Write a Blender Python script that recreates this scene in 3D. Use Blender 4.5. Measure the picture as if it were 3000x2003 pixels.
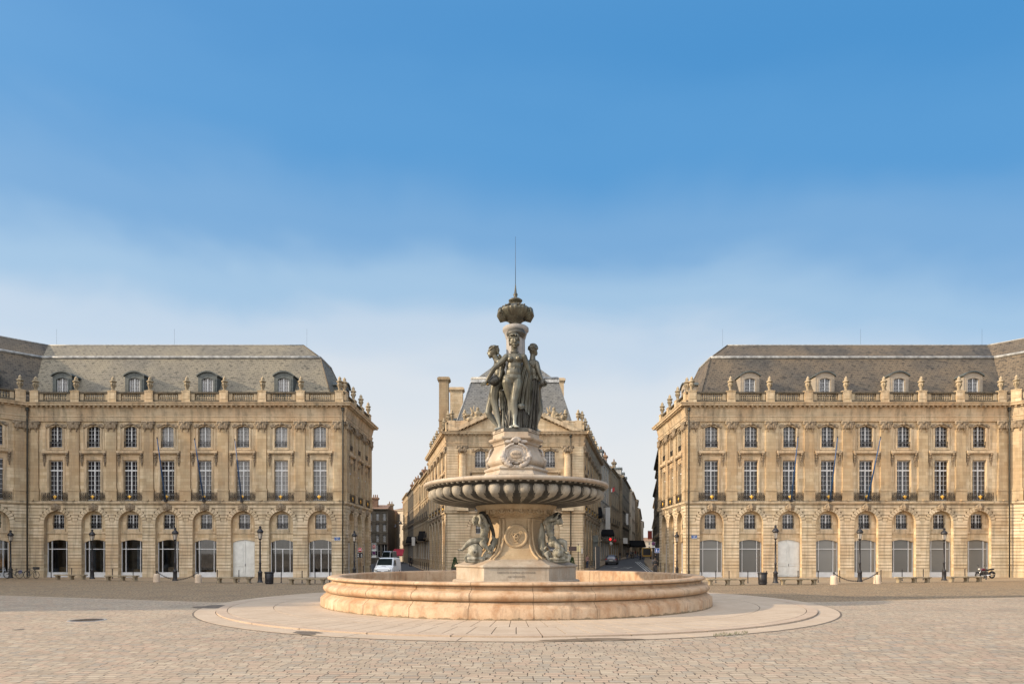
import bpy, bmesh, math, random
import numpy as np
from math import sin, cos, pi, radians as R_, sqrt, atan2
from mathutils import Vector, Matrix, Euler, geometry, noise
random.seed(7)
sc = bpy.context.scene
COL = sc.collection
for o in list(bpy.data.objects): bpy.data.objects.remove(o)

# ------------------------------------------------------------------ camera
EYE, F_, HY = 2.4, 1900.0, 1620.0            # eye height (m), focal length and horizon row in photo pixels
cam = bpy.data.cameras.new("camera"); co = bpy.data.objects.new("camera", cam); COL.objects.link(co)
co.location = (0, 0, EYE); co.rotation_euler = (R_(90), 0, 0)
cam.sensor_width = 36; cam.lens = 36 * F_ / 3000.0; cam.shift_y = (HY - 1001.5) / 3000.0
cam.clip_start = .1; cam.clip_end = 6000
sc.camera = co
def px(x, y, Y):                              # a photo pixel at distance Y
    return Vector(((x - 1500) * Y / F_, Y, EYE + (HY - y) * Y / F_))
def gpx(x, y):                                # a photo pixel on the ground
    Y = F_ * EYE / (y - HY); return Vector(((x - 1500) * Y / F_, Y, 0))

# ------------------------------------------------------------------ light
SUN_EL, SUN_DIR = R_(21.0), Vector((1, .17, 0)).normalized()      # horizontal direction the light travels in
w = bpy.data.worlds.new("World"); sc.world = w; w.use_nodes = True
nt = w.node_tree; nt.nodes.clear()
def wn(t, **k):
    n = nt.nodes.new(t)
    for a, b in k.items(): setattr(n, a, b)
    return n
wo = wn('ShaderNodeOutputWorld'); wb = wn('ShaderNodeBackground'); nt.links.new(wb.outputs[0], wo.inputs[0])
sky = wn('ShaderNodeTexSky', sky_type='NISHITA', sun_disc=False)
sky.sun_elevation = SUN_EL; sky.sun_rotation = atan2(-SUN_DIR.x, -SUN_DIR.y)
sky.air_density = 1.0; sky.dust_density = .6; sky.ozone_density = 1.6; sky.altitude = 20
SKY_K, SKY_STR = 1.0, .06
# thin veil of high haze low over the roofs
tc = wn('ShaderNodeTexCoord'); sep = wn('ShaderNodeSeparateXYZ'); nt.links.new(tc.outputs['Generated'], sep.inputs[0])
mpw = wn('ShaderNodeMapping'); mpw.inputs['Scale'].default_value = (1.1, 1.1, 2.4); nt.links.new(tc.outputs['Generated'], mpw.inputs[0])
nz = wn('ShaderNodeTexNoise'); nz.inputs['Scale'].default_value = 2.1; nz.inputs['Detail'].default_value = 4; nz.inputs['Roughness'].default_value = .52; nz.inputs['Distortion'].default_value = .35
nt.links.new(mpw.outputs[0], nz.inputs['Vector'])
sc1 = wn('ShaderNodeMath', operation='MULTIPLY_ADD'); nt.links.new(nz.outputs[0], sc1.inputs[0]); sc1.inputs[1].default_value = -.15; sx_ = wn('ShaderNodeMath', operation='MULTIPLY_ADD'); nt.links.new(sep.outputs[0], sx_.inputs[0]); sx_.inputs[1].default_value = .04; nt.links.new(sep.outputs[2], sx_.inputs[2]); sq_ = wn('ShaderNodeMath', operation='MULTIPLY'); nt.links.new(sep.outputs[0], sq_.inputs[0]); nt.links.new(sep.outputs[0], sq_.inputs[1]); sy_ = wn('ShaderNodeMath', operation='MULTIPLY_ADD'); nt.links.new(sq_.outputs[0], sy_.inputs[0]); sy_.inputs[1].default_value = .10; nt.links.new(sx_.outputs[0], sy_.inputs[2]); nt.links.new(sy_.outputs[0], sc1.inputs[2])
rmp = wn('ShaderNodeValToRGB'); nt.links.new(sc1.outputs[0], rmp.inputs[0])
cr = rmp.color_ramp; cr.interpolation = 'EASE'
GLOW_P, GLOW_C = 8.0, (31, 27.8, 23.8)
SKY_STOPS = [(0.0, (8.31, 8.31, 8.31, 1)), (0.077, (7.99, 8.15, 8.31, 1)), (0.16, (7.23, 7.76, 8.31, 1)), (0.225, (5.7, 6.86, 8.15, 1)), (0.285, (3.79, 5.7, 7.76, 1)), (0.36, (1.99, 4.15, 7.0, 1)), (0.445, (1.0, 3.34, 6.64, 1)), (0.56, (0.66, 2.89, 6.23, 1))]
while len(cr.elements) < len(SKY_STOPS): cr.elements.new(.5)
for e, (p, c) in zip(cr.elements, SKY_STOPS): e.position = p*1.0; e.color = [v / 10 for v in c[:3]] + [1]
sm = wn('ShaderNodeVectorMath', operation='SCALE'); nt.links.new(rmp.outputs[0], sm.inputs[0]); sm.inputs['Scale'].default_value = 10.0
mx = wn('ShaderNodeMix', data_type='RGBA'); mx.inputs[0].default_value = .92
nt.links.new(sky.outputs[0], mx.inputs[6]); nt.links.new(sm.outputs[0], mx.inputs[7])
# fill glow added to the unseen sky behind the viewer, lifting shaded façades
dt = wn('ShaderNodeVectorMath', operation='DOT_PRODUCT'); nt.links.new(tc.outputs['Generated'], dt.inputs[0])
dt.inputs[1].default_value = Vector((-.24, -.58, .78)).normalized()
h1 = wn('ShaderNodeMath', operation='MULTIPLY_ADD'); nt.links.new(dt.outputs['Value'], h1.inputs[0]); h1.inputs[1].default_value = .5; h1.inputs[2].default_value = .5
h2 = wn('ShaderNodeMath', operation='POWER'); nt.links.new(h1.outputs[0], h2.inputs[0]); h2.inputs[1].default_value = GLOW_P
hs = wn('ShaderNodeVectorMath', operation='SCALE'); hs.inputs[0].default_value = GLOW_C; nt.links.new(h2.outputs[0], hs.inputs['Scale'])
ha = wn('ShaderNodeVectorMath', operation='ADD'); nt.links.new(mx.outputs[2], ha.inputs[0]); nt.links.new(hs.outputs[0], ha.inputs[1])
nt.links.new(ha.outputs[0], wb.inputs[0]); wb.inputs[1].default_value = SKY_STR
sl = bpy.data.lights.new("sun", 'SUN'); so = bpy.data.objects.new("sun", sl); COL.objects.link(so)
sl.energy = 3.3; sl.angle = R_(1.0); sl.color = (1.0, .80, .56)
d = Vector((SUN_DIR.x * cos(SUN_EL), SUN_DIR.y * cos(SUN_EL), -sin(SUN_EL)))
so.rotation_euler = d.to_track_quat('-Z', 'Y').to_euler(); so.location = (-60, -20, 60)
sc.view_settings.view_transform = 'Standard'; sc.view_settings.look = 'None'
sc.view_settings.exposure = 0.8; sc.view_settings.gamma = 1.0
sc.render.engine = 'CYCLES'
sc.render.resolution_x, sc.render.resolution_y = 1024, 683

# ------------------------------------------------------------------ mesh helpers
class MB:
    def __init__(s): s.v = []; s.f = []; s.m = []; s.s = []
    def add(s, vs, fs, mi=0, sm=False):
        b = len(s.v); s.v.extend([tuple(p) for p in vs])
        for f in fs: s.f.append([b + i for i in f]); s.m.append(mi); s.s.append(sm)
        return s
    def box(s, x0, x1, y0, y1, z0, z1, mi=0):
        v = [(x0,y0,z0),(x1,y0,z0),(x1,y1,z0),(x0,y1,z0),(x0,y0,z1),(x1,y0,z1),(x1,y1,z1),(x0,y1,z1)]
        return s.add(v, [(0,3,2,1),(4,5,6,7),(0,1,5,4),(1,2,6,5),(2,3,7,6),(3,0,4,7)], mi)
    def cbox(s, c, size, rot=None, mi=0):
        a, b, h = size[0]/2, size[1]/2, size[2]/2
        v = [Vector(p) for p in [(-a,-b,-h),(a,-b,-h),(a,b,-h),(-a,b,-h),(-a,-b,h),(a,-b,h),(a,b,h),(-a,b,h)]]
        if rot is not None: v = [rot @ p for p in v]
        return s.add([p + Vector(c) for p in v], [(0,3,2,1),(4,5,6,7),(0,1,5,4),(1,2,6,5),(2,3,7,6),(3,0,4,7)], mi)
    def lathe(s, prof, c=(0,0,0), n=24, mi=0, sm=True, a0=0., a1=2*pi, fn=None, cap=False):
        full = abs(a1 - a0 - 2*pi) < 1e-6; k = n if full else n + 1; vs = []
        for j in range(len(prof)):
            r, z = prof[j][0], prof[j][1]
            for i in range(k):
                a = a0 + (a1 - a0) * i / n
                rr = fn(j, a, r) if fn else r
                vs.append((c[0] + rr*cos(a), c[1] + rr*sin(a), c[2] + z))
        fs = []
        for j in range(len(prof) - 1):
            for i in range(n):
                i2 = (i + 1) % k
                fs.append((j*k + i, j*k + i2, (j+1)*k + i2, (j+1)*k + i))
        if cap:
            fs.append(tuple(range(k - 1, -1, -1))); fs.append(tuple((len(prof)-1)*k + i for i in range(k)))
        return s.add(vs, fs, mi, sm)
    def hexloft(s, prof, c=(0,0,0), rot=0, n=6, mi=0, cap=True):
        return s.lathe(prof, c, n, mi, False, rot, rot + 2*pi, cap=cap)
    def tube(s, pts, rad, n=8, mi=0, cap=True, sm=True, flat=None):
        pts = [Vector(p) for p in pts]; m = len(pts)
        if not hasattr(rad, '__len__'): rad = [rad] * m
        up = None; vs = []
        for i, p in enumerate(pts):
            t = (pts[min(i+1, m-1)] - pts[max(i-1, 0)]).normalized()
            if up is None:
                up = Vector((0,0,1)) if abs(t.z) < .9 else Vector((1,0,0))
            a = t.cross(up).normalized(); b = a.cross(t).normalized(); up = b
            for k in range(n):
                q = 2*pi*k/n
                vs.append(p + (a*cos(q) + b*sin(q)*(flat or 1)) * rad[i])
        fs = [(i*n + k, i*n + (k+1) % n, (i+1)*n + (k+1) % n, (i+1)*n + k) for i in range(m-1) for k in range(n)]
        if cap: fs += [tuple(range(n-1, -1, -1)), tuple((m-1)*n + k for k in range(n))]
        return s.add(vs, fs, mi, sm)
    def ell(s, c, r, rot=None, nu=12, nv=8, mi=0):
        if not hasattr(r, '__len__'): r = (r, r, r)
        vs = [Vector((0,0,-r[2]))]
        for j in range(1, nv):
            t = -pi/2 + pi*j/nv
            for i in range(nu): a = 2*pi*i/nu; vs.append(Vector((r[0]*cos(t)*cos(a), r[1]*cos(t)*sin(a), r[2]*sin(t))))
        vs.append(Vector((0,0,r[2])))
        if rot is not None: vs = [rot @ p for p in vs]
        fs = [(0, 1+(i+1) % nu, 1+i) for i in range(nu)]
        for j in range(nv-2):
            for i in range(nu): a = 1+j*nu; fs.append((a+i, a+(i+1) % nu, a+nu+(i+1) % nu, a+nu+i))
        t = len(vs)-1; a = 1+(nv-2)*nu
        fs += [(a+i, a+(i+1) % nu, t) for i in range(nu)]
        return s.add([p + Vector(c) for p in vs], fs, mi, True)
    def torus(s, c, R, r, rot=None, n=20, k=8, mi=0, a0=0, a1=2*pi):
        full = abs(a1-a0-2*pi) < 1e-6; m = n if full else n+1; vs = []
        for i in range(m):
            a = a0 + (a1-a0)*i/n
            for j in range(k):
                b = 2*pi*j/k; v = Vector(((R+r*cos(b))*cos(a), (R+r*cos(b))*sin(a), r*sin(b)))
                if rot is not None: v = rot @ v
                vs.append(v + Vector(c))
        fs = [(i*k+j, ((i+1) % m)*k+j, ((i+1) % m)*k+(j+1) % k, i*k+(j+1) % k) for i in range(n) for j in range(k)]
        return s.add(vs, fs, mi, True)
    def prism(s, poly, y0, y1, mi=0, sm=False):           # polygon in x,z pulled from y0 to y1
        n = len(poly); vs = [(p[0], y0, p[1]) for p in poly] + [(p[0], y1, p[1]) for p in poly]
        fs = [tuple(range(n)), tuple(range(2*n-1, n-1, -1))]
        s.add(vs, fs, mi); s.add(vs, [(i, i+n, (i+1) % n+n, (i+1) % n) for i in range(n)], mi, sm); return s
    def flat(s, poly, z, mi=0): return s.add([(p[0], p[1], z) for p in poly], [tuple(range(len(poly)))], mi)
    def holed(s, outer, holes, y, depth=0, mi=0):         # wall sheet in x,z with holes and their reveals going back by depth
        loops = [outer] + holes
        tri = geometry.tessellate_polygon([[Vector((p[0], p[1], 0)) for p in l] for l in loops])
        allp = [p for l in loops for p in l]; fs = []
        for t in tri:
            a, b, c = [allp[i] for i in t]
            fs.append(tuple(t) if (b[0]-a[0])*(c[1]-a[1]) - (b[1]-a[1])*(c[0]-a[0]) > 0 else (t[0], t[2], t[1]))
        s.add([(p[0], y, p[1]) for p in allp], fs, mi)
        if depth:
            for h in holes: s.ring(h, y, depth, mi)
        return s
    def ring(s, h, y, depth, mi=0, closed=True):
        n = len(h); vs = [(p[0], y, p[1]) for p in h] + [(p[0], y+depth, p[1]) for p in h]
        return s.add(vs, [(i, (i+1) % n, (i+1) % n+n, i+n) for i in range(n if closed else n-1)], mi)
    def xf(s, M, start=0):
        for i in range(start, len(s.v)): s.v[i] = tuple(M @ Vector(s.v[i]))
        return s
    def mesh(s, name, mats):
        me = bpy.data.meshes.new(name); me.from_pydata(s.v, [], s.f)
        for m in (mats if isinstance(mats, (list, tuple)) else [mats]): me.materials.append(m)
        me.polygons.foreach_set('material_index', s.m); me.polygons.foreach_set('use_smooth', s.s)
        me.update()
        boxuv(me); return me
    def build(s, name, mats, parent=None, loc=(0,0,0), rz=0):
        return link(name, s.mesh(name, mats), parent, loc, rz)
def boxuv(me):
    uv = me.uv_layers.new(name='uv'); n = len(me.loops)
    if not n: return
    P = np.empty(len(me.vertices)*3); me.vertices.foreach_get('co', P); P = P.reshape(-1, 3)
    vi = np.empty(n, int); me.loops.foreach_get('vertex_index', vi)
    N = np.empty(len(me.polygons)*3); me.polygons.foreach_get('normal', N); N = N.reshape(-1, 3)
    lt = np.empty(len(me.polygons), int); me.polygons.foreach_get('loop_total', lt)
    N = np.repeat(N, lt, axis=0)
    T = np.stack([-N[:,1], N[:,0], 0*N[:,0]], 1); l = np.linalg.norm(T, axis=1); fl = l < .25
    T[fl] = (1, 0, 0); T /= np.linalg.norm(T, axis=1)[:,None]
    B = np.cross(N, T); B[fl] = (0, 1, 0)
    p = P[vi]; UV = np.stack([(p*T).sum(1), (p*B).sum(1)], 1)
    uv.data.foreach_set('uv', UV.ravel())
def link(name, me, parent=None, loc=(0,0,0), rz=0):
    o = bpy.data.objects.new(name, me); COL.objects.link(o); o.location = loc; o.rotation_euler = (0, 0, rz)
    if parent is not None: o.parent = parent
    return o
def tag(o, label=None, cat=None, group=None, kind=None):
    for k, v in (('label', label), ('category', cat), ('group', group), ('kind', kind)):
        if v: o[k] = v
    return o
def thing(name, label, cat, loc=(0,0,0), rz=0, group=None):
    o = link(name, None, None, loc, rz); o.empty_display_size = .3
    return tag(o, label, cat, group)
def copy_tree(o, parent=None, loc=None, rz=None):
    c = o.copy(); COL.objects.link(c); c.parent = parent
    if loc is not None: c.location = loc
    if rz is not None: c.rotation_euler = (0, 0, rz)
    for ch in list(o.children): copy_tree(ch, c)
    return c
def dup(o, loc, rz=0, label=None, group=None):
    c = copy_tree(o, None, loc, rz); tag(c, label, None, group); return c
def kill(o):
    for ch in list(o.children): kill(ch)
    bpy.data.objects.remove(o)
def evaluated(o, name):
    dg = bpy.context.evaluated_depsgraph_get(); dg.update()
    me = bpy.data.meshes.new_from_object(o.evaluated_get(dg)); me.name = name; return me
def sculpt(mb, name, mat, vox=.03, it=3, parent=None, loc=(0,0,0), rz=0, dec=None, raw=False):   # melt overlapping shapes into one surface
    me = mb.mesh('tmp', mat); o = bpy.data.objects.new('tmp', me); COL.objects.link(o)
    m = o.modifiers.new('r', 'REMESH'); m.mode = 'VOXEL'; m.voxel_size = vox
    if it:
        m = o.modifiers.new('s', 'SMOOTH'); m.iterations = it; m.factor = .5
    if dec:
        m = o.modifiers.new('d', 'DECIMATE'); m.ratio = dec
    out = evaluated(o, name); bpy.data.objects.remove(o); bpy.data.meshes.remove(me)
    out.materials.clear(); out.materials.append(mat)
    out.polygons.foreach_set('use_smooth', [True]*len(out.polygons)); out.update()
    return out if raw else link(name, out, parent, loc, rz)
def text_mesh(txt, size, mat, depth=.01, align='CENTER', space=1.0):     # letters standing in the x,z plane, facing -y
    cu = bpy.data.curves.new('t', 'FONT'); cu.body = txt; cu.size = size; cu.align_x = align; cu.align_y = 'CENTER'
    cu.extrude = depth/2; cu.space_line = space; cu.resolution_u = 2
    o = bpy.data.objects.new('t', cu); COL.objects.link(o); me = evaluated(o, 'lettering')
    bpy.data.objects.remove(o); bpy.data.curves.remove(cu)
    me.transform(Matrix.Rotation(pi/2, 4, 'X')); me.materials.clear(); me.materials.append(mat); return me
def arc(cx, cz, r, a0, a1, n): return [(cx + r*cos(a0+(a1-a0)*i/n), cz + r*sin(a0+(a1-a0)*i/n)) for i in range(n+1)]
def seg_arch(cx, hw, zs, rise, n=8):                     # points of a flat arch from right to left
    r = (hw*hw + rise*rise) / (2*rise); a = math.asin(hw / r)
    return [(cx + r*sin(a - 2*a*i/n), zs - (r - rise) + r*cos(a - 2*a*i/n)) for i in range(n+1)]

# ------------------------------------------------------------------ materials
class N:
    def __init__(s, name):
        s.m = bpy.data.materials.new(name); s.m.use_nodes = True; s.t = s.m.node_tree
        s.b = s.t.nodes['Principled BSDF']; s._o = None; s._u = None
    def n(s, t, **k):
        x = s.t.nodes.new(t)
        for a, b in k.items(): setattr(x, a, b)
        return x
    def l(s, a, b): s.t.links.new(a, b)
    def obj(s, scale=(1,1,1), src='Object'):
        t = s.n('ShaderNodeTexCoord'); m = s.n('ShaderNodeMapping'); m.inputs['Scale'].default_value = scale
        s.l(t.outputs[src], m.inputs[0]); return m.outputs[0]
    def noise(s, v, sc, det=4, rough=.55):
        x = s.n('ShaderNodeTexNoise'); x.inputs['Scale'].default_value = sc; x.inputs['Detail'].default_value = det
        x.inputs['Roughness'].default_value = rough; s.l(v, x.inputs['Vector']); return x.outputs[0]
    def ramp(s, v, stops):
        x = s.n('ShaderNodeValToRGB'); e = x.color_ramp
        while len(e.elements) < len(stops): e.elements.new(.5)
        for q, (p, c) in zip(e.elements, stops):
            q.position = p; q.color = (c, c, c, 1) if not hasattr(c, '__len__') else (*c[:3], 1)
        s.l(v, x.inputs[0]); return x.outputs[0]
    def mix(s, f, a, b, mode='MIX'):
        x = s.n('ShaderNodeMix', data_type='RGBA', blend_type=mode)
        for i, q in ((0, f), (6, a), (7, b)):
            if isinstance(q, (int, float)): x.inputs[i].default_value = q if i == 0 else (q, q, q, 1)
            elif isinstance(q, tuple): x.inputs[i].default_value = (*q[:3], 1)
            else: s.l(q, x.inputs[i])
        return x.outputs[2]
    def bump(s, h, st=.3, dist=.02):
        x = s.n('ShaderNodeBump'); x.inputs['Strength'].default_value = st; x.inputs['Distance'].default_value = dist
        s.l(h, x.inputs['Height']); s.l(x.outputs[0], s.b.inputs['Normal'])
    def out(s, col, rough=.8, metal=0, spec=None):
        if isinstance(col, tuple): s.b.inputs['Base Color'].default_value = (*col[:3], 1)
        else: s.l(col, s.b.inputs['Base Color'])
        if isinstance(rough, (int, float)): s.b.inputs['Roughness'].default_value = rough
        else: s.l(rough, s.b.inputs['Roughness'])
        s.b.inputs['Metallic'].default_value = metal
        if spec is not None: s.b.inputs['Specular IOR Level'].default_value = spec
        return s.m
    def brick(s, v, bw, rh, mort, c1, c2, cm, off=.5, bias=0, sq=1, smooth=.1):
        x = s.n('ShaderNodeTexBrick'); x.offset = off; x.squash = sq
        x.inputs['Scale'].default_value = 1; x.inputs['Brick Width'].default_value = bw; x.inputs['Row Height'].default_value = rh
        x.inputs['Mortar Size'].default_value = mort; x.inputs['Mortar Smooth'].default_value = smooth; x.inputs['Bias'].default_value = bias
        for k, c in (('Color1', c1), ('Color2', c2), ('Mortar', cm)): x.inputs[k].default_value = (*c, 1)
        s.l(v, x.inputs['Vector']); return x
def simple(name, col, rough=.6, metal=0, var=.12, sc=6, spec=None):
    k = N(name); v = k.obj(); n = k.noise(v, sc, 3)
    c = k.mix(k.ramp(n, [(.35, 0), (.65, 1)]), tuple(x*(1-var) for x in col), tuple(min(1, x*(1+var)) for x in col))
    return k.out(c, rough, metal, spec)
def stone(name, a, b, dirt, bw=.75, rh=.33, mort=.006, dirtamt=.55, mcol=.55, lines=True, ledge=0):
    k = N(name); uv = k.obj(src='UV'); ob = k.obj()
    dn = k.n('ShaderNodeVectorMath', operation='ADD'); k.l(uv, dn.inputs[0]); dn.inputs[1].default_value = (.13, .004, 0)
    br = k.brick(dn.outputs[0], bw, rh, mort if lines else 0, (0,0,0), (1,1,1), (.5,.5,.5))
    br2 = k.brick(dn.outputs[0], bw*2, rh*3, 0, (0,0,0), (1,1,1), (.5,.5,.5), off=.35)
    t = k.mix(.3, br.outputs[0], br2.outputs[0])
    t2 = k.mix(.25, t, k.noise(ob, .5, 5, .6))
    c = k.mix(t2, a, b)
    big = k.noise(ob, .22, 4, .6)
    c = k.mix(k.ramp(big, [(.4, 0), (.72, .5)]), c, tuple(x*y for x, y in zip(a, (1.15, .86, .66))))
    st = k.noise(k.obj((2.2, 2.2, .22)), 1.0, 6, .65)
    c = k.mix(k.ramp(st, [(.46, 0), (.72, dirtamt)]), c, dirt)
    fine = k.noise(ob, 9, 4, .6)
    c = k.mix(.30, c, k.mix(k.ramp(fine, [(.3, .55), (.7, 1.3)]), c, c, 'MIX')) if False else k.mix(k.ramp(fine, [(.42, .0), (.75, .35)]), c, tuple(x*.62 for x in b))
    if lines: c = k.mix(br.outputs['Fac'], c, k.mix(1.0, c, (mcol, mcol*.95, mcol*.9), 'MULTIPLY'))
    if ledge:                                              # soot and lichen settled on the tops of ledges
        ge = k.n('ShaderNodeNewGeometry'); sz = k.n('ShaderNodeSeparateXYZ'); k.l(ge.outputs['Normal'], sz.inputs[0])
        c = k.mix(k.mix(1.0, k.ramp(sz.outputs[2], [(.3, 0), (.6, ledge)]), k.ramp(k.noise(ob, 1.7, 4), [(.25, .35), (.6, 1)]), 'MULTIPLY'), c, tuple(x*.5 for x in dirt))
    h = k.mix(.5, fine, k.noise(ob, 3, 3))
    if lines:
        h = k.mix(br.outputs['Fac'], h, 0.0)
    k.bump(h, .35, .02)
    return k.out(c, .88, 0, .2)
M = {}
M['stone'] = stone('limestone', (.40, .29, .16), (.75, .625, .44), (.17, .135, .095), dirtamt=.75)
M['stone_side'] = M['stone']
M['trim'] = stone('limestone_trim', (.46, .36, .235), (.64, .53, .375), (.10, .088, .07), 1.6, .6, .004, .75, ledge=.75)
M['rust'] = stone('rusticated_limestone', (.43, .33, .20), (.75, .64, .475), (.17, .14, .10), 1.15, .335, .004, .7)
M['joint'] = stone('recessed_joint_stone', (.17, .13, .085), (.24, .19, .125), (.07, .06, .045), .7, .33, 0, .6, lines=False)
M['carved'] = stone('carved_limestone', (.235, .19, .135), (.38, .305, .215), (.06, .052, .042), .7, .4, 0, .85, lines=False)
M['dirty'] = stone('weathered_limestone', (.17, .145, .11), (.33, .27, .19), (.035, .033, .028), .9, .35, .005, .95, ledge=.8)
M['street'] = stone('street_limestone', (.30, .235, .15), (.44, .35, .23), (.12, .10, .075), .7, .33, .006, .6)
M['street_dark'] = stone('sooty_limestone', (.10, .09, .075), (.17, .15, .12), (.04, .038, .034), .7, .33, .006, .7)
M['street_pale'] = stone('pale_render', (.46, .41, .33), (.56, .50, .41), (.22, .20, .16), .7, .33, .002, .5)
def slate(name, a, b, lich, amt):
    k = N(name); uv = k.obj(src='UV'); ob = k.obj()
    br = k.brick(uv, .42, .27, .012, (0,0,0), (1,1,1), (.3,.3,.3))
    c = k.mix(k.mix(.5, br.outputs[0], k.noise(ob, 1.3, 5, .7)), a, b)
    c = k.mix(k.ramp(k.noise(ob, .16, 5, .62), [(.36, 0), (.60, amt)]), c, lich)
    sp = k.noise(k.obj((1.6, 1.6, 3.4)), 1.5, 3, .5)
    c = k.mix(k.ramp(sp, [(.57, 0), (.63, .68)]), c, tuple(x*.42 for x in a))
    str_ = k.noise(k.obj((1.5, .4, .25)), 1.2, 5, .65)
    c = k.mix(k.ramp(str_, [(.5, 0), (.8, .45)]), c, tuple(x*.6 for x in a))
    c = k.mix(br.outputs['Fac'], c, tuple(x*.5 for x in a))
    k.bump(k.mix(.4, br.outputs[0], k.noise(ob, 5, 3)), .5, .03); return k.out(c, .7, 0, .3)
M['slate'] = slate('lichened_slate', (.10, .094, .08), (.20, .18, .145), (.255, .22, .155), .7)
M['slate_dark'] = slate('grey_slate', (.042, .040, .038), (.11, .098, .082), (.185, .138, .088), .75)
M['slate_grey'] = slate('blue_grey_slate', (.10, .105, .11), (.21, .21, .205), (.22, .20, .16), .35)
M['stone_pale'] = stone('pale_limestone', (.47, .36, .22), (.74, .62, .445), (.24, .19, .13), dirtamt=.5)
M['rust_pale'] = stone('pale_rusticated_limestone', (.48, .38, .245), (.74, .63, .46), (.24, .19, .135), 1.15, .335, .004, .5)
M['rail'] = stone('blackened_rail_stone', (.085, .074, .056), (.20, .165, .115), (.03, .028, .024), .9, .35, .005, .95, ledge=.8)
M['pilaster'] = stone('pilaster_limestone', (.335, .245, .14), (.56, .45, .30), (.18, .14, .10))
M['tile'] = slate('clay_tile', (.25, .14, .09), (.36, .21, .13), (.20, .16, .11), .4)
M['lead'] = simple('lead_sheet', (.30, .30, .29), .6, .1, .35, 3)
M['dormer'] = simple('dark_zinc', (.085, .095, .09), .6, .1, .25, 3)
M['dormer_stone'] = stone('dormer_stone', (.30, .265, .22), (.40, .35, .28), (.16, .15, .13), .7, .33, .004)
M['white'] = simple('white_paint', (.54, .545, .55), .5, 0, .06, 3)
M['grey_paint'] = simple('pale_grey_paint', (.60, .60, .57), .55, 0, .08, 2.5)
M['iron'] = simple('black_iron', (.022, .021, .024), .45, .3, .3, 8)
M['iron_brown'] = simple('wrought_iron', (.055, .045, .035), .55, .3, .3, 8)
M['pipe'] = simple('dark_drainpipe', (.05, .048, .04), .6, .2, .3, 1.5)
M['gold'] = simple('gilding', (.72, .42, .08), .35, .7, .2, 12)
M['blue'] = simple('blue_paint', (.012, .055, .15), .4, 0, .2, 3)
def glass(name, a, b, sc=.4, rough=.06):
    k = N(name); ob = k.obj(); n = k.noise(ob, sc, 2)
    k.bump(k.noise(ob, 1.1, 2), .05, .05)
    oi = k.n('ShaderNodeObjectInfo')
    c = k.mix(k.ramp(n, [(.4, 0), (.6, 1)]), a, b)
    x = k.n('ShaderNodeMath', operation='MULTIPLY'); k.l(oi.outputs['Random'], x.inputs[0]); x.inputs[1].default_value = .75
    c = k.mix(x.outputs[0], c, tuple(q*.45 for q in a))
    return k.out(c, rough, 0, .6)
M['glass'] = glass('dark_window_glass', (.018, .018, .024), (.045, .045, .05))
M['glass_grey'] = glass('curtain_and_sky_grey_glass', (.16, .16, .165), (.30, .29, .28), .8)  # grey tone stands for curtains and, on upper panes, painted sky reflection
M['glass_mid'] = glass('half_curtained_glass', (.05, .05, .06), (.15, .145, .14), .7)
M['screen'] = glass('grey_screened_glass', (.18, .18, .17), (.23, .225, .21), .25, .12)
k = N('shop_glass'); tr = k.n('ShaderNodeBsdfTransparent'); tr.inputs[0].default_value = (.62, .64, .64, 1)
gl = k.n('ShaderNodeBsdfGlossy'); gl.inputs['Roughness'].default_value = .02
fr = k.n('ShaderNodeFresnel'); fr.inputs[0].default_value = 2.0
ms = k.n('ShaderNodeMixShader'); k.l(fr.outputs[0], ms.inputs[0]); k.l(tr.outputs[0], ms.inputs[1]); k.l(gl.outputs[0], ms.inputs[2])
k.l(ms.outputs[0], k.t.nodes['Material Output'].inputs[0]); M['shop_glass'] = k.m
M['room'] = simple('shop_interior', (.16, .14, .115), .9, 0, .4, .8)
M['wood'] = simple('pale_wood', (.38, .26, .13), .6, 0, .2, 4)
M['cloth_grey'] = simple('grey_curtain', (.20, .20, .22), .9, 0, .3, 5)
# bronze: dark with pale runoff patina on what the water wets
def bronze(name, a, b, pale, lo, hi):
    k = N(name); ob = k.obj(); n = k.noise(ob, 2.2, 5, .6); n2 = k.noise(k.obj((3, 3, .5)), 1.6, 5, .6)
    c = k.mix(k.ramp(n, [(.35, 0), (.68, 1)]), a, b)
    c = k.mix(k.ramp(n2, [(lo, 0), (hi, .85)]), c, pale)
    sp = k.n('ShaderNodeTexCoord'); se = k.n('ShaderNodeSeparateXYZ'); k.l(sp.outputs['Object'], se.inputs[0])
    zz = k.mix(.25, se.outputs[2], n2)
    return k, c, se
k, c, se = bronze('statue_bronze', (.065, .06, .043), (.14, .128, .095), (.28, .28, .24), .58, .9)
ad = k.n('ShaderNodeMath', operation='MULTIPLY_ADD'); k.l(k.noise(k.obj((2, 2, .6)), 1.5, 4), ad.inputs[0]); ad.inputs[1].default_value = 1.6; k.l(se.outputs[2], ad.inputs[2])
c = k.mix(k.ramp(ad.outputs[0], [(.35, .0), (.75, .0), (.9, .0)]) if False else k.ramp(k.noise(k.obj((1.2, 1.2, .35)), 2.0, 4), [(.55, 0), (.72, .55)]), c, (.17, .18, .14))
lo_ = k.n('ShaderNodeMapRange'); k.l(ad.outputs[0], lo_.inputs[0]); lo_.inputs[1].default_value = 2.3; lo_.inputs[2].default_value = .9; lo_.inputs[3].default_value = 0; lo_.inputs[4].default_value = .8
c = k.mix(lo_.outputs[0], c, (.40, .41, .37))
k.bump(k.noise(k.obj(), 14, 3), .12, .02); M['bronze'] = k.out(c, .42, .35, .5)
k, c, se = bronze('cloth_bronze', (.045, .042, .036), (.11, .104, .088), (.24, .24, .21), .58, .9)
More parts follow.
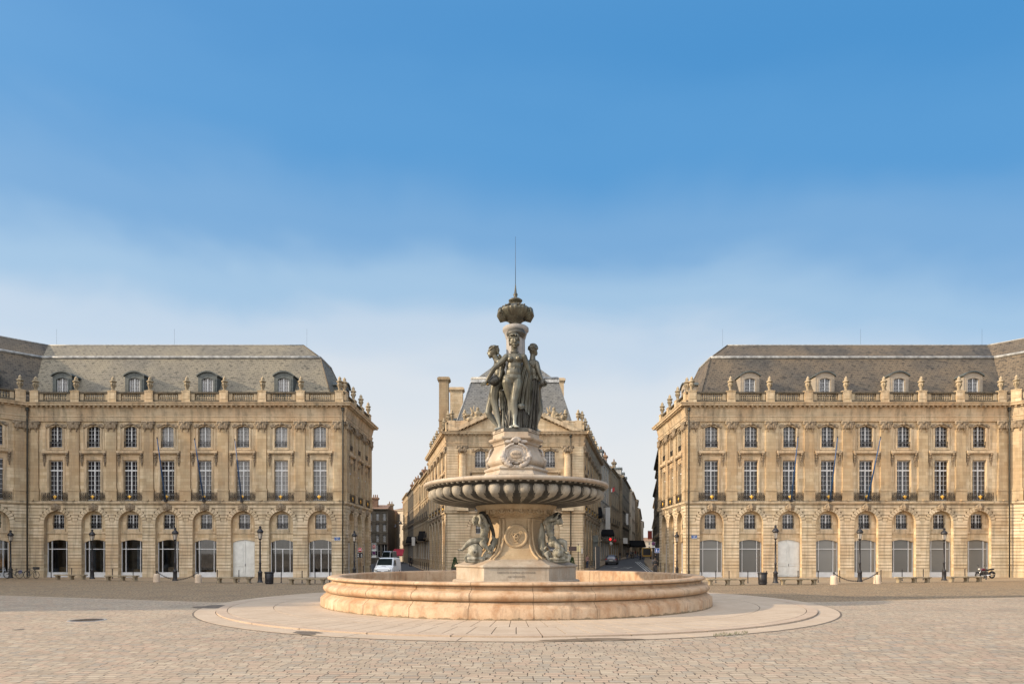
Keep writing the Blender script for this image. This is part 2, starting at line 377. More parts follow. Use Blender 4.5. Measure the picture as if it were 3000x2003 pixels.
k.bump(k.noise(k.obj(), 14, 3), .12, .02); M['bronze_dark'] = k.out(c, .5, .3, .5)
k, c, se = bronze('washed_bronze', (.095, .09, .068), (.26, .245, .195), (.52, .485, .40), .44, .72)
k.bump(k.noise(k.obj(), 12, 3), .2, .02); M['bronze_pale'] = k.out(c, .6, .15, .4)
M['bronze_black'] = simple('sooty_bronze', (.035, .033, .028), .6, .2, .5, 3)
def fstone(name, a, b, stain, amt, sc=1.2, dark=(.10, .085, .06), damt=.6):
    k = N(name); ob = k.obj()
    c = k.mix(k.ramp(k.noise(ob, sc, 6, .65), [(.3, 0), (.7, 1)]), a, b)
    c = k.mix(k.ramp(k.noise(k.obj((1, 1, .55)), .8, 6, .7), [(.45, 0), (.70, amt)]), c, stain)
    c = k.mix(k.ramp(k.noise(k.obj((2.5, 2.5, .5)), 1.1, 6, .7), [(.56, 0), (.82, damt)]), c, dark)
    f = k.noise(ob, 14, 4, .6); c = k.mix(k.ramp(f, [(.45, 0), (.8, .3)]), c, tuple(x*.6 for x in a))
    k.bump(k.mix(.5, f, k.noise(ob, 4, 4)), .3, .02); return k.out(c, .75, 0, .3)
M['basin'] = fstone('rosy_basin_stone', (.42, .285, .17), (.56, .42, .29), (.36, .195, .095), .9, 1.1, (.15, .105, .065), .85)
k = N('rosy_basin_stone_blocks'); ob = k.obj(); ge = k.n('ShaderNodeNewGeometry')
c = k.mix(k.ramp(k.noise(ob, 1.1, 6, .65), [(.3, 0), (.7, 1)]), (.40, .275, .165), (.57, .435, .305))
c = k.mix(k.ramp(ge.outputs['Random Per Island'], [(0, 0), (1, .45)]), c, (.50, .30, .165))
c = k.mix(k.ramp(k.noise(k.obj((1, 1, .7)), 1.6, 6, .7), [(.47, 0), (.66, .9)]), c, (.33, .175, .085))
c = k.mix(k.ramp(k.noise(k.obj((3, 3, .45)), 1.1, 6, .7), [(.52, 0), (.74, .75)]), c, (.17, .125, .085))
zs = k.n('ShaderNodeSeparateXYZ'); tcb = k.n('ShaderNodeTexCoord'); k.l(tcb.outputs['Object'], zs.inputs[0])
fo = k.n('ShaderNodeMath', operation='MULTIPLY_ADD'); k.l(k.noise(ob, 3.5, 5, .7), fo.inputs[0]); fo.inputs[1].default_value = -.34; zo = k.n('ShaderNodeMath', operation='ADD'); k.l(zs.outputs[2], zo.inputs[0]); zo.inputs[1].default_value = .13; k.l(zo.outputs[0], fo.inputs[2])
c = k.mix(k.ramp(fo.outputs[0], [(0, .7), (.02, .0)]), c, (.10, .085, .05))                    # damp moss creeping up from the foot
f = k.noise(ob, 16, 4, .6); c = k.mix(k.ramp(f, [(.45, 0), (.8, .35)]), c, (.24, .16, .095)); k.bump(k.mix(.5, f, k.noise(ob, 4, 4)), .4, .025); M['basin_blocks'] = k.out(c, .75, 0, .3)
M['fstone'] = fstone('fountain_limestone', (.33, .275, .215), (.50, .425, .335), (.34, .23, .145), .75, 1.4, (.10, .09, .078), .9)
M['fcarved'] = fstone('carved_fountain_stone', (.40, .30, .185), (.52, .40, .26), (.33, .215, .115), .7, 1.6, (.13, .10, .07), .65)
M['column_stone'] = fstone('grey_column_stone', (.30, .28, .26), (.42, .39, .36), (.22, .20, .18), .6, 1.0, (.10, .09, .08), .6)
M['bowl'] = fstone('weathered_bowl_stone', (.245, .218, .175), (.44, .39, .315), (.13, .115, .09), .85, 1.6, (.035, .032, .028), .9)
M['bowl_dark'] = fstone('stained_shaded_bowl_underside', (.045, .042, .036), (.11, .10, .085), (.03, .03, .026), .7, 1.3, (.015, .015, .012), .7)  # stains, with the shade under the bowl painted in as well
M['cart'] = fstone('cartouche_stone', (.36, .32, .28), (.50, .44, .38), (.16, .12, .09), .8, 2.5, (.07, .06, .05), .7)
M['ink_faint'] = simple('worn_letters', (.19,.16,.125), .9)
M['ink'] = simple('incised_letters', (.10, .085, .075), .9)
# ------------------------------------------------------------------ ground
def paving(name, bw, rh, mort, cols, joint, warp=.05, bias=0, rough=.75, big=None, sq=1.2):
    k = N(name); ob = k.obj()
    wv = k.n('ShaderNodeTexNoise'); wv.inputs['Scale'].default_value = .55; wv.inputs['Detail'].default_value = 3; k.l(ob, wv.inputs['Vector'])
    wv2 = k.n('ShaderNodeTexNoise'); wv2.inputs['Scale'].default_value = 4; k.l(ob, wv2.inputs['Vector'])
    a = k.n('ShaderNodeVectorMath', operation='SCALE'); k.l(wv.outputs['Color'], a.inputs[0]); a.inputs['Scale'].default_value = warp * 5
    a2 = k.n('ShaderNodeVectorMath', operation='SCALE'); k.l(wv2.outputs['Color'], a2.inputs[0]); a2.inputs['Scale'].default_value = warp
    s1 = k.n('ShaderNodeVectorMath', operation='ADD'); k.l(ob, s1.inputs[0]); k.l(a.outputs[0], s1.inputs[1])
    s2 = k.n('ShaderNodeVectorMath', operation='ADD'); k.l(s1.outputs[0], s2.inputs[0]); k.l(a2.outputs[0], s2.inputs[1])
    sp = k.n('ShaderNodeSeparateXYZ'); k.l(s2.outputs[0], sp.inputs[0])          # every course gets its own shift and stone length
    def mth(op, a_, b_=None, c_=None):
        m_ = k.n('ShaderNodeMath', operation=op)
        for i_, q_ in enumerate((a_, b_, c_)):
            if q_ is None: continue
            if isinstance(q_, (int, float)): m_.inputs[i_].default_value = q_
            else: k.l(q_, m_.inputs[i_])
        return m_.outputs[0]
    wn_ = k.n('ShaderNodeTexWhiteNoise', noise_dimensions='1D'); k.l(mth('FLOOR', mth('DIVIDE', sp.outputs[1], rh)), wn_.inputs['W'])
    xx = mth('MULTIPLY_ADD', sp.outputs[0], mth('MULTIPLY_ADD', wn_.outputs[0], .45, .78), mth('MULTIPLY', wn_.outputs[0], 37.0))
    cb = k.n('ShaderNodeCombineXYZ'); k.l(xx, cb.inputs[0]); k.l(sp.outputs[1], cb.inputs[1]); v = cb.outputs[0]
    b1 = k.brick(v, bw, rh, mort, (0,0,0), (1,1,1), (.5,.5,.5), off=0, smooth=.3)
    # a second, independent tint per stone: same bond, other seed through a shifted copy
    sh = k.n('ShaderNodeVectorMath', operation='ADD'); k.l(v, sh.inputs[0]); sh.inputs[1].default_value = (bw*36, rh*84, 0)
    b2 = k.brick(sh.outputs[0], bw, rh, mort, (0,0,0), (1,1,1), (.5,.5,.5), off=0, smooth=.3)
    c = k.mix(b1.outputs[0], cols[0], cols[1]); c = k.mix(k.ramp(b2.outputs[0], [(.55, 0), (.95, .8)]), c, cols[2])
    c = k.mix(k.ramp(b2.outputs[0], [(.05, .7), (.3, 0)]), c, cols[3])
    c = k.mix(k.ramp(k.noise(ob, .09, 5, .6), [(.4, 0), (.68, .5)]), c, big or cols[1])
    c = k.mix(k.ramp(k.noise(ob, .8, 5, .65), [(.5, 0), (.8, .4)]), c, tuple(x*.6 for x in cols[0]))
    c = k.mix(k.ramp(k.noise(ob, .35, 6, .7), [(.52, 0), (.70, .42)]), c, tuple(x*.55 for x in cols[3]))
    f = k.noise(ob, 30, 3); c = k.mix(k.ramp(f, [(.4, 0), (.8, .3)]), c, tuple(x*.5 for x in cols[0]))
    c = k.mix(b1.outputs['Fac'], c, joint)
    inv = k.mix(b1.outputs['Fac'], k.mix(.5, f, b1.outputs[0]), 0.0)
    k.bump(inv, .6, .02)
    return k.out(c, rough, 0, .3)
M['pavers'] = paving('beige_setts', .30, .19, .012, [(.36,.275,.19), (.49,.395,.285), (.45,.31,.22), (.29,.26,.215)], (.10,.075,.052), .10)
M['cobbles'] = paving('brown_cobbles', .24, .19, .02, [(.25,.18,.105), (.44,.335,.21), (.36,.24,.135), (.19,.155,.115)], (.09,.062,.04), .08, big=(.37,.25,.14))
M['flags'] = paving('brown_flagstones', .8, .5, .008, [(.29,.21,.13), (.37,.28,.18), (.32,.225,.14), (.24,.19,.135)], (.14,.105,.07), .01)
k = N('asphalt'); ob = k.obj(); c = k.mix(k.noise(ob, .5, 5, .65), (.045,.045,.05), (.085,.083,.085)); c = k.mix(k.ramp(k.noise(ob, 60, 2), [(.4,0),(.7,.4)]), c, (.12,.12,.12)); k.bump(k.noise(ob, 80, 2), .3, .01); M['asphalt'] = k.out(c, .8, 0, .3)
M['kerb'] = simple('granite_kerb', (.26, .25, .235), .8, 0, .25, 5)
M['slab'] = fstone('pale_paving_slab', (.44, .34, .245), (.51, .405, .30), (.38, .285, .20), .65, .5, (.24, .17, .11), .45)
M['slab2'] = fstone('rosy_paving_slab', (.43, .325, .235), (.48, .37, .275), (.37, .27, .20), .6, .6, (.22, .15, .10), .45)
M['marking'] = simple('worn_road_paint', (.5, .5, .48), .7, 0, .3, 3)
M['stain'] = simple('wet_sand_stain', (.17, .12, .072), .6, 0, .25, 5)
M['manhole'] = simple('rusty_cast_iron', (.075, .06, .048), .7, .3, .35, 9)
M['dark_setts'] = simple('dark_setts', (.13, .10, .072), .8, 0, .35, 7)
def struct(name, mb, mat, kind='structure'): return tag(mb.build(name, mat), kind=kind)
def sheet(name, poly, z, mat): return struct(name, MB().flat(poly, z), mat)
def rise_r(Y): return max(0, .02*(min(Y, 110)-62)) + max(0, .01*(Y-110))
def rise_l(Y): return 0.0
sheet('ground', [(-3000,-3000),(3000,-3000),(3000,3000),(-3000,3000)], -.03, simple('bare_ground', (.24,.19,.14), .9, 0, .2, .05))
PB = [(-75,53),(-29,36.8),(-14.7,31.7),(15.6,31.9),(27.9,35.3),(75,48)]
sheet('plaza_cobbles', [(-75,52.9),(-29,36.7),(-14.7,31.6),(15.6,31.8),(27.9,35.2),(75,47.9),(75,90),(-75,90)], -.004, M['cobbles'])
sheet('plaza_paving', [(-75,-60),(75,-60)] + PB[::-1], 0, M['pavers'])
mb = MB()
for a, b in zip(PB, PB[1:]):
    d_ = (Vector((*b,0))-Vector((*a,0))).normalized()*.0; mb.add([(a[0],a[1]-.14,.004),(b[0],b[1]-.14,.004),(b[0],b[1]+.1,.004),(a[0],a[1]+.1,.004)], [(0,1,2,3)])
struct('paving_border', mb, M['slab'])
PE = [(-70,68),(-46,61),(-19,51.8),(-9,51.2),(-9,66)]
sheet('pavement_west', [(-70,68),(-46,61),(-19,51.8),(-15.2,51.6),(-15.2,82),(-70,82)], 0, M['flags'])
sheet('pavement_east', [(16.2,82),(16.2,49),(31.4,53),(41.5,55.6),(72,66),(72,82)], 0, M['flags'])
sheet('pavement_centre', [(-7.2,72),(9.6,72),(9.6,84),(-7.2,84)], 0, M['flags'])
def edge(poly, w=.25, z=.004):
    mb = MB()
    for a, b in zip(poly, poly[1:]):
        a, b = Vector((*a, z)), Vector((*b, z)); t = (b-a).normalized(); nn = Vector((-t.y, t.x, 0))*w
        mb.add([a, b, b+nn, a+nn], [(0,1,2,3)])
    return mb
struct('pavement_edge', edge([(-70,68),(-46,61),(-19,51.8),(-15.2,51.6)]).add(edge([(16.2,49),(31.4,53),(41.5,55.6),(72,66)]).v, edge([(16.2,49),(31.4,53),(41.5,55.6),(72,66)]).f), M['dark_setts'])
def strip(Ys, XL, XR, rise, z, step=4.0):
    mb = MB(); L = np.arange(Ys[0], Ys[-1]+.01, step); vs = []
    for Y in L:
        vs += [(np.interp(Y, Ys, XL), Y, rise(Y)+z), (np.interp(Y, Ys, XR), Y, rise(Y)+z)]
    return mb.add(vs, [(2*i, 2*i+1, 2*i+3, 2*i+2) for i in range(len(L)-1)])
def kerbed(name, Ys, XL, XR, rise, h, mat):           # a raised pavement with kerb faces
    mb = strip(Ys, XL, XR, rise, h)
    t = len(mb.v)//2; b = list(mb.v); mb2 = MB().add(b, [], 0); mb.add([(x, y, z-h-.3) for x, y, z in b], [])
    n = 2*t
    mb.f += [[2*i, 2*i+2, n+2*i+2, n+2*i] for i in range(t-1)] + [[2*i+3, 2*i+1, n+2*i+1, n+2*i+3] for i in range(t-1)] + [[0, 1, n+1, n]]
    k_ = len(mb.f)-len(mb.m); mb.m += [0]*k_; mb.s += [False]*k_
    return struct(name, mb, mat)
YR = [62, 81, 110, 170, 220, 353, 520]; WL = [6.0, 8.9, 14.9, 30.4, 42.2, 71.7, 109]    # west wall of the right street
struct('asphalt_road', strip(YR, [6.4,9.6,16.7,32.4,44.4,74,111], [16.1,16.6,22.6,35.2,45.8,73.4+4,115], rise_r, .01), M['asphalt'])
kerbed('street_pavement', YR[1:], [8.5,14.4,30,42,71.5,109], [10.4,17.0,32.6,44.6,74.2,111], rise_r, .13, M['flags'])
kerbed('street_pavement', YR[1:], [17.2,22.4,35.0,45.5,73.2,113], [20.5,26.5,39,49.5,77,117], rise_r, .10, M['flags'])
YL = [62, 86, 103, 182, 300]
struct('asphalt_road', strip(YL, [-15.2,-19,-24,-52,-100], [-7.6,-11.6,-15.1,-30.2,-53], rise_l, .01), M['asphalt'])
kerbed('street_pavement', YL[1:], [-11.6,-15.1,-30.2,-53], [-8.5,-12.6,-30.0,-52.7], rise_l, .13, M['flags'])
kerbed('street_pavement', [64,86], [-17.0,-17.0], [-15.3,-15.9], rise_l, .12, M['flags'])
mb = MB()
for (x0, x1, y) in [(1819,1829,0),(1836,1846,0),(1853,1863,0),(1871,1881,0)]:
    Y = 150.; mb.flat([((x0-1500)*Y/F_, Y),((x1-1500)*Y/F_, Y),((x1-1500)*Y/F_, Y+2.5),((x0-1500)*Y/F_, Y+2.5)], rise_r(Y)+.06)
for cx, Y in ((13.6, 86), (14.6, 82.5), (15.6, 86)):
    mb.flat([(cx-.75, Y+1.6), (cx, Y-.8), (cx+.75, Y+1.6), (cx+.45, Y+1.6), (cx, Y+.6), (cx-.45, Y+1.6)], rise_r(Y)+.06)
Y0, Y1 = 75, 110
for o_ in (0, .35, .7): mb.add([(15.55+o_,Y0,rise_r(Y0)+.03),(15.67+o_,Y0,rise_r(Y0)+.03),(20.97+o_,Y1,rise_r(Y1)+.03),(20.85+o_,Y1,rise_r(Y1)+.03)], [(0,1,2,3)])
struct('road_markings', mb, M['marking'])
# paved circle round the fountain
FX, FY = .2, 31.8
def ringsheet(r0, r1, z, n=160): 
    vs = [(FX+r*cos(2*pi*i/n), FY+r*sin(2*pi*i/n), z) for r in (r0, r1) for i in range(n)]
    return MB().add(vs, [(i, (i+1) % n, n+(i+1) % n, n+i) for i in range(n)])
def slabring(r0, r1, n, z, off, h=.05, gap=.018, wedge=()):
    mb = MB()
    for i in range(n):
        g = gap/r1; a0 = off+2*pi*i/n+g; a1 = off+2*pi*(i+1)/n-g; q = 4
        vs = [(FX+r*cos(a0+(a1-a0)*j/q), FY+r*sin(a0+(a1-a0)*j/q), zz) for zz in (z-h, z) for r in (r0+gap, r1-gap) for j in range(q+1)]
        m = q+1; fs = []
        for j in range(q): fs += [(2*m+j, 3*m+j, 3*m+j+1, 2*m+j+1), (m+j, m+j+1, 3*m+j+1, 3*m+j), (j+1, j, 2*m+j, 2*m+j+1)]
        fs += [(0, m, 3*m, 2*m), (m+q, q, 2*m+q, 3*m+q)]
        mb.add(vs, fs)
    return mb
struct('circle_joint_bed', ringsheet(8.5, 13.38, .042).add(ringsheet(13.0, 14.25, .006).v, ringsheet(13.0, 14.25, .006).f), M['dark_setts'])
mb = slabring(9.0, 11.16, 112, .06, .03, gap=.014)
mb2 = slabring(11.16, 12.97, 112, .06, .05, gap=.016); mb.add(mb2.v, mb2.f)
struct('paved_circle', mb, M['slab'])
struct('circle_step', slabring(12.97, 13.4, 32, .06, .05, .09), M['slab2'])
struct('outer_paved_circle', slabring(13.4, 14.2, 26, .014, .0, .02), M['slab'])
# stains, drain covers and tufts
def blot(name, cx, cy, rx, ry, z, mat, seed, ang=0, n=40, rough=.35):
    rnd = random.Random(seed); ph = [rnd.random()*6.28 for _ in range(5)]; pts = []
    for i in range(n):
        a = 2*pi*i/n; r = 1 + rough*sum(sin((j+2)*a+ph[j])/(j+2) for j in range(5))
        x, y = rx*r*cos(a), ry*r*sin(a); pts.append((cx+x*cos(ang)-y*sin(ang), cy+x*sin(ang)+y*cos(ang)))
    return struct(name, MB().flat(pts, z), mat)
p_ = gpx(1727, 1877); blot('water_stain', p_.x+.05, 17.98, 1.15, .30, .0185, M['stain'], 3, .14)
for (x, y, rx, ry, a, s) in ((905,1853,.55,.32,.5,5), (618,1777,.75,.9,.5,8)):
    q = gpx(x, y); dv = Vector((q.x-FX, q.y-FY)); dv = dv.normalized()*13.85
    blot('gravel_patch', FX+dv.x, FY+dv.y, rx, ry, .0185, M['dark_setts'], s, atan2(dv.y, dv.x)+pi/2)
q = gpx(57, 1843); blot('dark_spot', q.x, q.y, .14, .22, .004, M['dark_setts'], 11)
q = gpx(255, 1816); mc = MB().lathe([(0,.012),(.36,.012),(.37,.018),(.5,.018),(.52,.002)], (q.x, q.y, 0), 28)
for i in range(-3, 4): mc.box(q.x-.3, q.x+.3, q.y+i*.09-.012, q.y+i*.09+.012, .012, .022)
mh = thing('manhole_cover', 'round dark iron manhole cover set in the beige paving left of the fountain', 'manhole cover', (q.x, q.y, 0))
mc.xf(Matrix.Translation((-q.x, -q.y, 0))).build('cover_plate', M['manhole'], mh); 
MB().lathe([(.52,.0),(.53,.014),(.60,.014),(.61,.0)], (0,0,0), 28).build('cover_ring', M['kerb'], mh)
rnd = random.Random(4); mb = MB()
for i in range(170):
    t = rnd.random(); q = gpx(2090+t*100, 1862-t*8+rnd.gauss(0, 2.2)); h = .03+.07*rnd.random(); a = rnd.random()*6.28; x, y = q.x, q.y
    mb.add([(x-.008*cos(a), y-.008*sin(a), .01), (x+.008*cos(a), y+.008*sin(a), .01), (x+rnd.gauss(0,.03), y+rnd.gauss(0,.03), h)], [(0,1,2)])
tag(mb.build('grass_tufts', simple('grass_blades', (.11,.12,.055), .7, 0, .4, 9)), kind='stuff')
# ------------------------------------------------------------------ façade kit (local frame: x along the wall, -y outwards, z up)
CACHE = {}
def cached(key, fn):
    if key not in CACHE: CACHE[key] = fn()
    return CACHE[key]
def window_mesh(w, h, cols, rows, trans=0, trows=2):
    mb = MB(); f = .065; y0, y1 = -.045, .045
    for a, b in ((-w/2, -w/2+f), (w/2-f, w/2)): mb.box(a, b, y0, y1, 0, h)
    mb.box(-w/2+f, w/2-f, y0, y1, 0, f*1.6); mb.box(-w/2+f, w/2-f, y0, y1, h-f, h); mb.box(-.055, .055, y0-.015, y1, f*1.6, h-f)
    zt = h-f
    if trans:
        mb.box(-w/2+f, -.055, y0-.01, y1, trans-.07, trans+.07); mb.box(.055, w/2-f, y0-.01, y1, trans-.07, trans+.07)
    bw = .03
    for sx in (-1, 1):
        xa, xb = (.055, w/2-f) if sx > 0 else (-w/2+f, -.055)
        for (za, zb, nr) in (((f*1.6, trans-.07, rows), (trans+.07, zt, trows)) if trans else ((f*1.6, zt, rows),)):
            for i in range(1, nr): z = za+(zb-za)*i/nr; mb.box(xa, xb, -.012, .02, z-bw/2, z+bw/2)
            for i in range(1, cols): x = xa+(xb-xa)*i/cols; mb.box(x-bw/2, x+bw/2, -.016, .02, za, zb)
    return mb.mesh('window', M['white'])
def pane_mesh(w, h, mat): return MB().add([(-w/2, .03, 0), (w/2, .03, 0), (w/2, .03, h), (-w/2, .03, h)], [(0,1,2,3)]).mesh('pane', M[mat])
WIN = {'first': (1.50, 3.95, 2, 6, 3.0, 2), 'upper': (1.42, 2.2, 2, 5), 'mezz': (1.28, 1.5, 2, 4), 'dormer': (1.05, 1.75, 2, 4), 'small': (.95, 1.7, 2, 3), 'tall': (1.0, 2.3, 2, 4)}
def window(kind, root, loc, rz, g='glass'):
    a = WIN[kind]; o = link('window', cached(('w', kind), lambda: window_mesh(*a)), root, loc, rz)
    link('pane', cached(('p', kind, g), lambda: pane_mesh(a[0]-.1, a[1]-.05, g)), o); return o
def extr(mb, prof, x0, x1, m0=0., m1=0., mi=0):         # moulding profile (out, z) run along x with mitred ends
    n = len(prof); vs = [(x0 - p[0]*m0, -p[0], p[1]) for p in prof] + [(x1 + p[0]*m1, -p[0], p[1]) for p in prof]
    return mb.add(vs, [(i, i+n, (i+1) % n+n, (i+1) % n) for i in range(n)] + [tuple(range(n-1, -1, -1)), tuple(range(n, 2*n))], mi)
def mask_mesh():
    mb = MB(); r_ = random.Random(3)
    mb.ell((0,-.16,0), (.2,.17,.27)); mb.ell((0,-.33,-.02), (.045,.07,.08)); mb.ell((0,-.27,-.15), (.09,.06,.035))
    for s in (-1, 1):
        mb.ell((s*.08,-.29,.06), (.05,.04,.03)); mb.ell((s*.1,-.26,-.07), (.07,.06,.07)); mb.ell((s*.24,-.1,.02), (.08,.08,.13))
        for i in range(5): a = .5+i*.5; mb.ell((s*.3*sin(a), -.12, .30*cos(a)+.04), (.1,.09,.08), Matrix.Rotation(r_.random()*3, 3, 'Y'))
        mb.ell((s*.36,-.06,-.12), (.12,.07,.1)); mb.ell((s*.42,-.05,.12), (.1,.06,.12))
    mb.ell((0,-.14,.34), (.14,.12,.12)); mb.ell((0,-.2,-.28), (.12,.1,.11)); mb.ell((0,-.02,0), (.34,.05,.42))
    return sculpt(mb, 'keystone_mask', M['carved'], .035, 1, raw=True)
def garland_mesh():
    mb = MB(); r_ = random.Random(8)
    for s in (-1, 1):
        for i in range(9):
            t = i/8; mb.ell((s*(.12+t*.85), -.06, .10*cos(t*4)-.18*t*t), (.1+.02*r_.random(),.08,.07), Matrix.Rotation(r_.random()*3, 3, 'Y'), 8, 6)
        mb.torus((s*.95,-.05,-.16), .09, .04, Matrix.Rotation(pi/2, 3, 'X'), 10, 6)
    mb.ell((0,-.08,.05), (.17,.1,.17)); mb.ell((0,-.14,.02), (.08,.07,.1)); mb.ell((0,-.08,.2), (.1,.08,.07)); mb.box(-.95,.95,-.02,.05,-.05,.1)
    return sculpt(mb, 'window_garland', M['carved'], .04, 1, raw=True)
def capital_mesh():
    mb = MB(); r_ = random.Random(2); mb.box(-.5,.5,-.24,0,.0,.55)
    for s in (-1, 1):
        mb.torus((s*.52,-.22,.52), .13, .065, Matrix.Rotation(pi/2, 3, 'X'), 14, 6); mb.ell((s*.52,-.24,.52), (.09,.09,.09))
        mb.ell((s*.25,-.26,.4), (.16,.1,.2)); mb.ell((s*.3,-.24,-.2), (.07,.06,.14)); mb.ell((s*.28,-.24,-.02), (.1,.08,.12))
    for i in range(5): mb.ell((-.42+.21*i, -.27, .14), (.11,.09,.17)); mb.ell((-.4+.2*i, -.32, .27), (.06,.06,.05))
    mb.ell((0,-.27,.6), (.14,.1,.13)); mb.box(-.62,.62,-.34,0,.64,.76); mb.box(-.5,.5,-.28,0,.54,.66)
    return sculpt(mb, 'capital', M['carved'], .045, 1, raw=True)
def console_verts(mb, x, z):
    for (dy, dz, r) in ((.19,0,.13),(.12,-.28,.1),(.08,-.5,.075)):
        mb.ell((x,-dy,z+dz-.12), (.13,r,.15), None, 8, 6)
    mb.box(x-.13, x+.13, -.1, 0, z-.85, z); 
    for i in range(3): mb.ell((x,-.1,z-.95-.13*i), (.09-.02*i,.07,.08), None, 8, 6)
def console_mesh():
    mb = MB(); console_verts(mb, 0, 0); return mb.mesh('console', M['carved'])
def urn_mesh():
    p = [(.17,0),(.19,.05),(.14,.09),(.12,.14),(.15,.2),(.19,.36),(.235,.62),(.25,.72),(.19,.76),(.18,.80),(.30,.83),(.33,.90),(.28,.95),(.2,1.02),(.14,1.06),(.17,1.14),(.13,1.27),(.06,1.38),(.03,1.44),(0,1.45)]
    mb = MB().box(-.24,.24,-.24,.24,-.06,.0); mb.lathe(p, (0,0,0), 14)
    for i in range(8): a = pi/4*i; mb.ell((.235*cos(a),.235*sin(a),.55), (.05,.05,.14), None, 6, 5)
    for i in range(4): a = pi/2*i+.4; mb.ell((.12*cos(a),.12*sin(a),1.2), (.05,.05,.12), None, 6, 5)
    return mb.mesh('urn', M['dirty_urn'])
M['dirty_urn'] = stone('urn_limestone', (.36, .295, .20), (.50, .41, .28), (.05, .048, .035), .9, .35, 0, .95, lines=False)
def baluster(mb, x, y, z, h=.62):
    p = [(.085,0),(.085,.05),(.055,.08),(.05,.11),(.095,.2),(.10,.25),(.075,.36),(.045,.47),(.045,.52),(.07,.55),(.085,.57),(.085,.62)]
    mb.lathe([(r, q*h/.62) for r, q in p], (x, y, z), 8)
def railing_mesh(w, h=.86):
    mb = MB(); t = .018
    mb.box(-w/2, w/2, -.03, .03, h-.04, h); mb.box(-w/2, w/2, -.02, .02, .04, .07); mb.box(-w/2, w/2, -.015, .015, h-.16, h-.13)
    n = 7; pw = w/n; Rx = Matrix.Rotation(pi/2, 3, 'X')
    for i in range(n+1): x = -w/2+pw*i; mb.box(x-t, x+t, -.016, .016, .07, h-.04)
    for i in range(n):
        x = -w/2+pw*(i+.5)
        if i == n//2: continue
        mb.torus((x, 0, .26), pw*.30, .022, Rx, 12, 5); mb.torus((x, 0, .53), pw*.24, .022, Rx, 12, 5)
        mb.box(x-.012, x+.012, -.012, .012, .07, h-.16); mb.torus((x-pw*.2, 0, .42), pw*.16, .018, Rx, 8, 4); mb.torus((x+pw*.2, 0, .42), pw*.16, .018, Rx, 8, 4)
    mb.torus((0, 0, .36), .17, .03, Rx, 14, 6); mb.torus((0, 0, .36), .08, .02, Rx, 10, 5)
    return mb.mesh('balcony_railing', M['iron_brown'])
def ornament_mesh():
    mb = MB(); mb.ell((0,-.05,.40), (.115,.07,.155)); mb.ell((0,-.05,.24), (.055,.05,.07)); mb.ell((0,-.05,.57), (.06,.05,.05))
    for s in (-1,1): mb.ell((s*.13,-.04,.45), (.05,.04,.09))
    return mb.mesh('gilded_ornament', M['gold'])
def guard_mesh(w):
    mb = MB(); mb.box(-w/2-.12, w/2+.12, -.02, .02, .55, .6); mb.box(-w/2-.05, w/2+.05, -.015, .015, .42, .45); mb.box(-w/2, w/2, -.015, .015, .08, .11)
    for i in range(9): x = -w/2+w*(i+.5)/9; mb.box(x-.012, x+.012, -.012, .012, .08, .55)
    return mb.mesh('window_rail', M['iron'])
def shop_mesh(hw, door):
    mb = MB(); y0, y1 = -.04, .05; f = .07
    mb.box(-hw, -hw+f, y0, y1, .5, 4.0); mb.box(hw-f, hw, y0, y1, .5, 4.0)
    for x in (-hw*.62, hw*.62): mb.box(x-.03, x+.03, y0-.012, y1, .5, 4.0)
    mb.box(-hw+f, hw-f, y0-.006, y1, 2.80, 2.87)
    if door: mb.box(-.04, .04, y0-.012, y1, .5, 2.80)
    mb.box(-hw, hw, -.1, .06, 0.12, .5); mb.box(-hw-.05, hw+.05, -.16, .06, .0, .12)
    return mb.mesh('shop_window', M['white'])
def door_mesh(hw):
    mb = MB()
    for s in (-1, 1):
        a, b = (.01, hw) if s > 0 else (-hw, -.01)
        mb.box(a, b, -.03, .05, .05, 4.0); mb.box(a+.12, b-.12, -.055, -.03, 1.28, 3.35); mb.box(a+.2, b-.2, -.075, -.055, 1.38, 3.25)
        mb.box(a+.12, b-.12, -.06, -.03, .18, 1.02)
        for i in range(5):
            x = a+.2+(b-a-.4)*i/4; mb.cbox((x, -.065, .6), (.035, .02, .62), Matrix.Rotation(.6*s, 3, 'Y'))
        mb.box(a+.1, b-.1, -.085, -.03, 1.10, 1.17)
    mb.box(-.06, .06, -.085, -.03, .1, 3.9); return mb.mesh('double_door', M['grey_paint'])
RD = .36                     # depth of the arcade recess
HW, ZS = 1.2, 5.45          # arch half width and springing
H_BELT, H_TOP = 7.37, 17.2
ENT = [(0,15.62),(.15,15.62),(.15,15.80),(.19,15.80),(.19,15.98),(.25,16.02),(.25,16.08),(.13,16.10),(.13,16.80),(.22,16.84),(.26,16.94),(.30,16.96)]
COR = [(0,16.965),(.30,16.965),(.30,17.09),(.70,17.10),(.72,17.24),(.80,17.32),(.82,17.40),(0,17.46)]
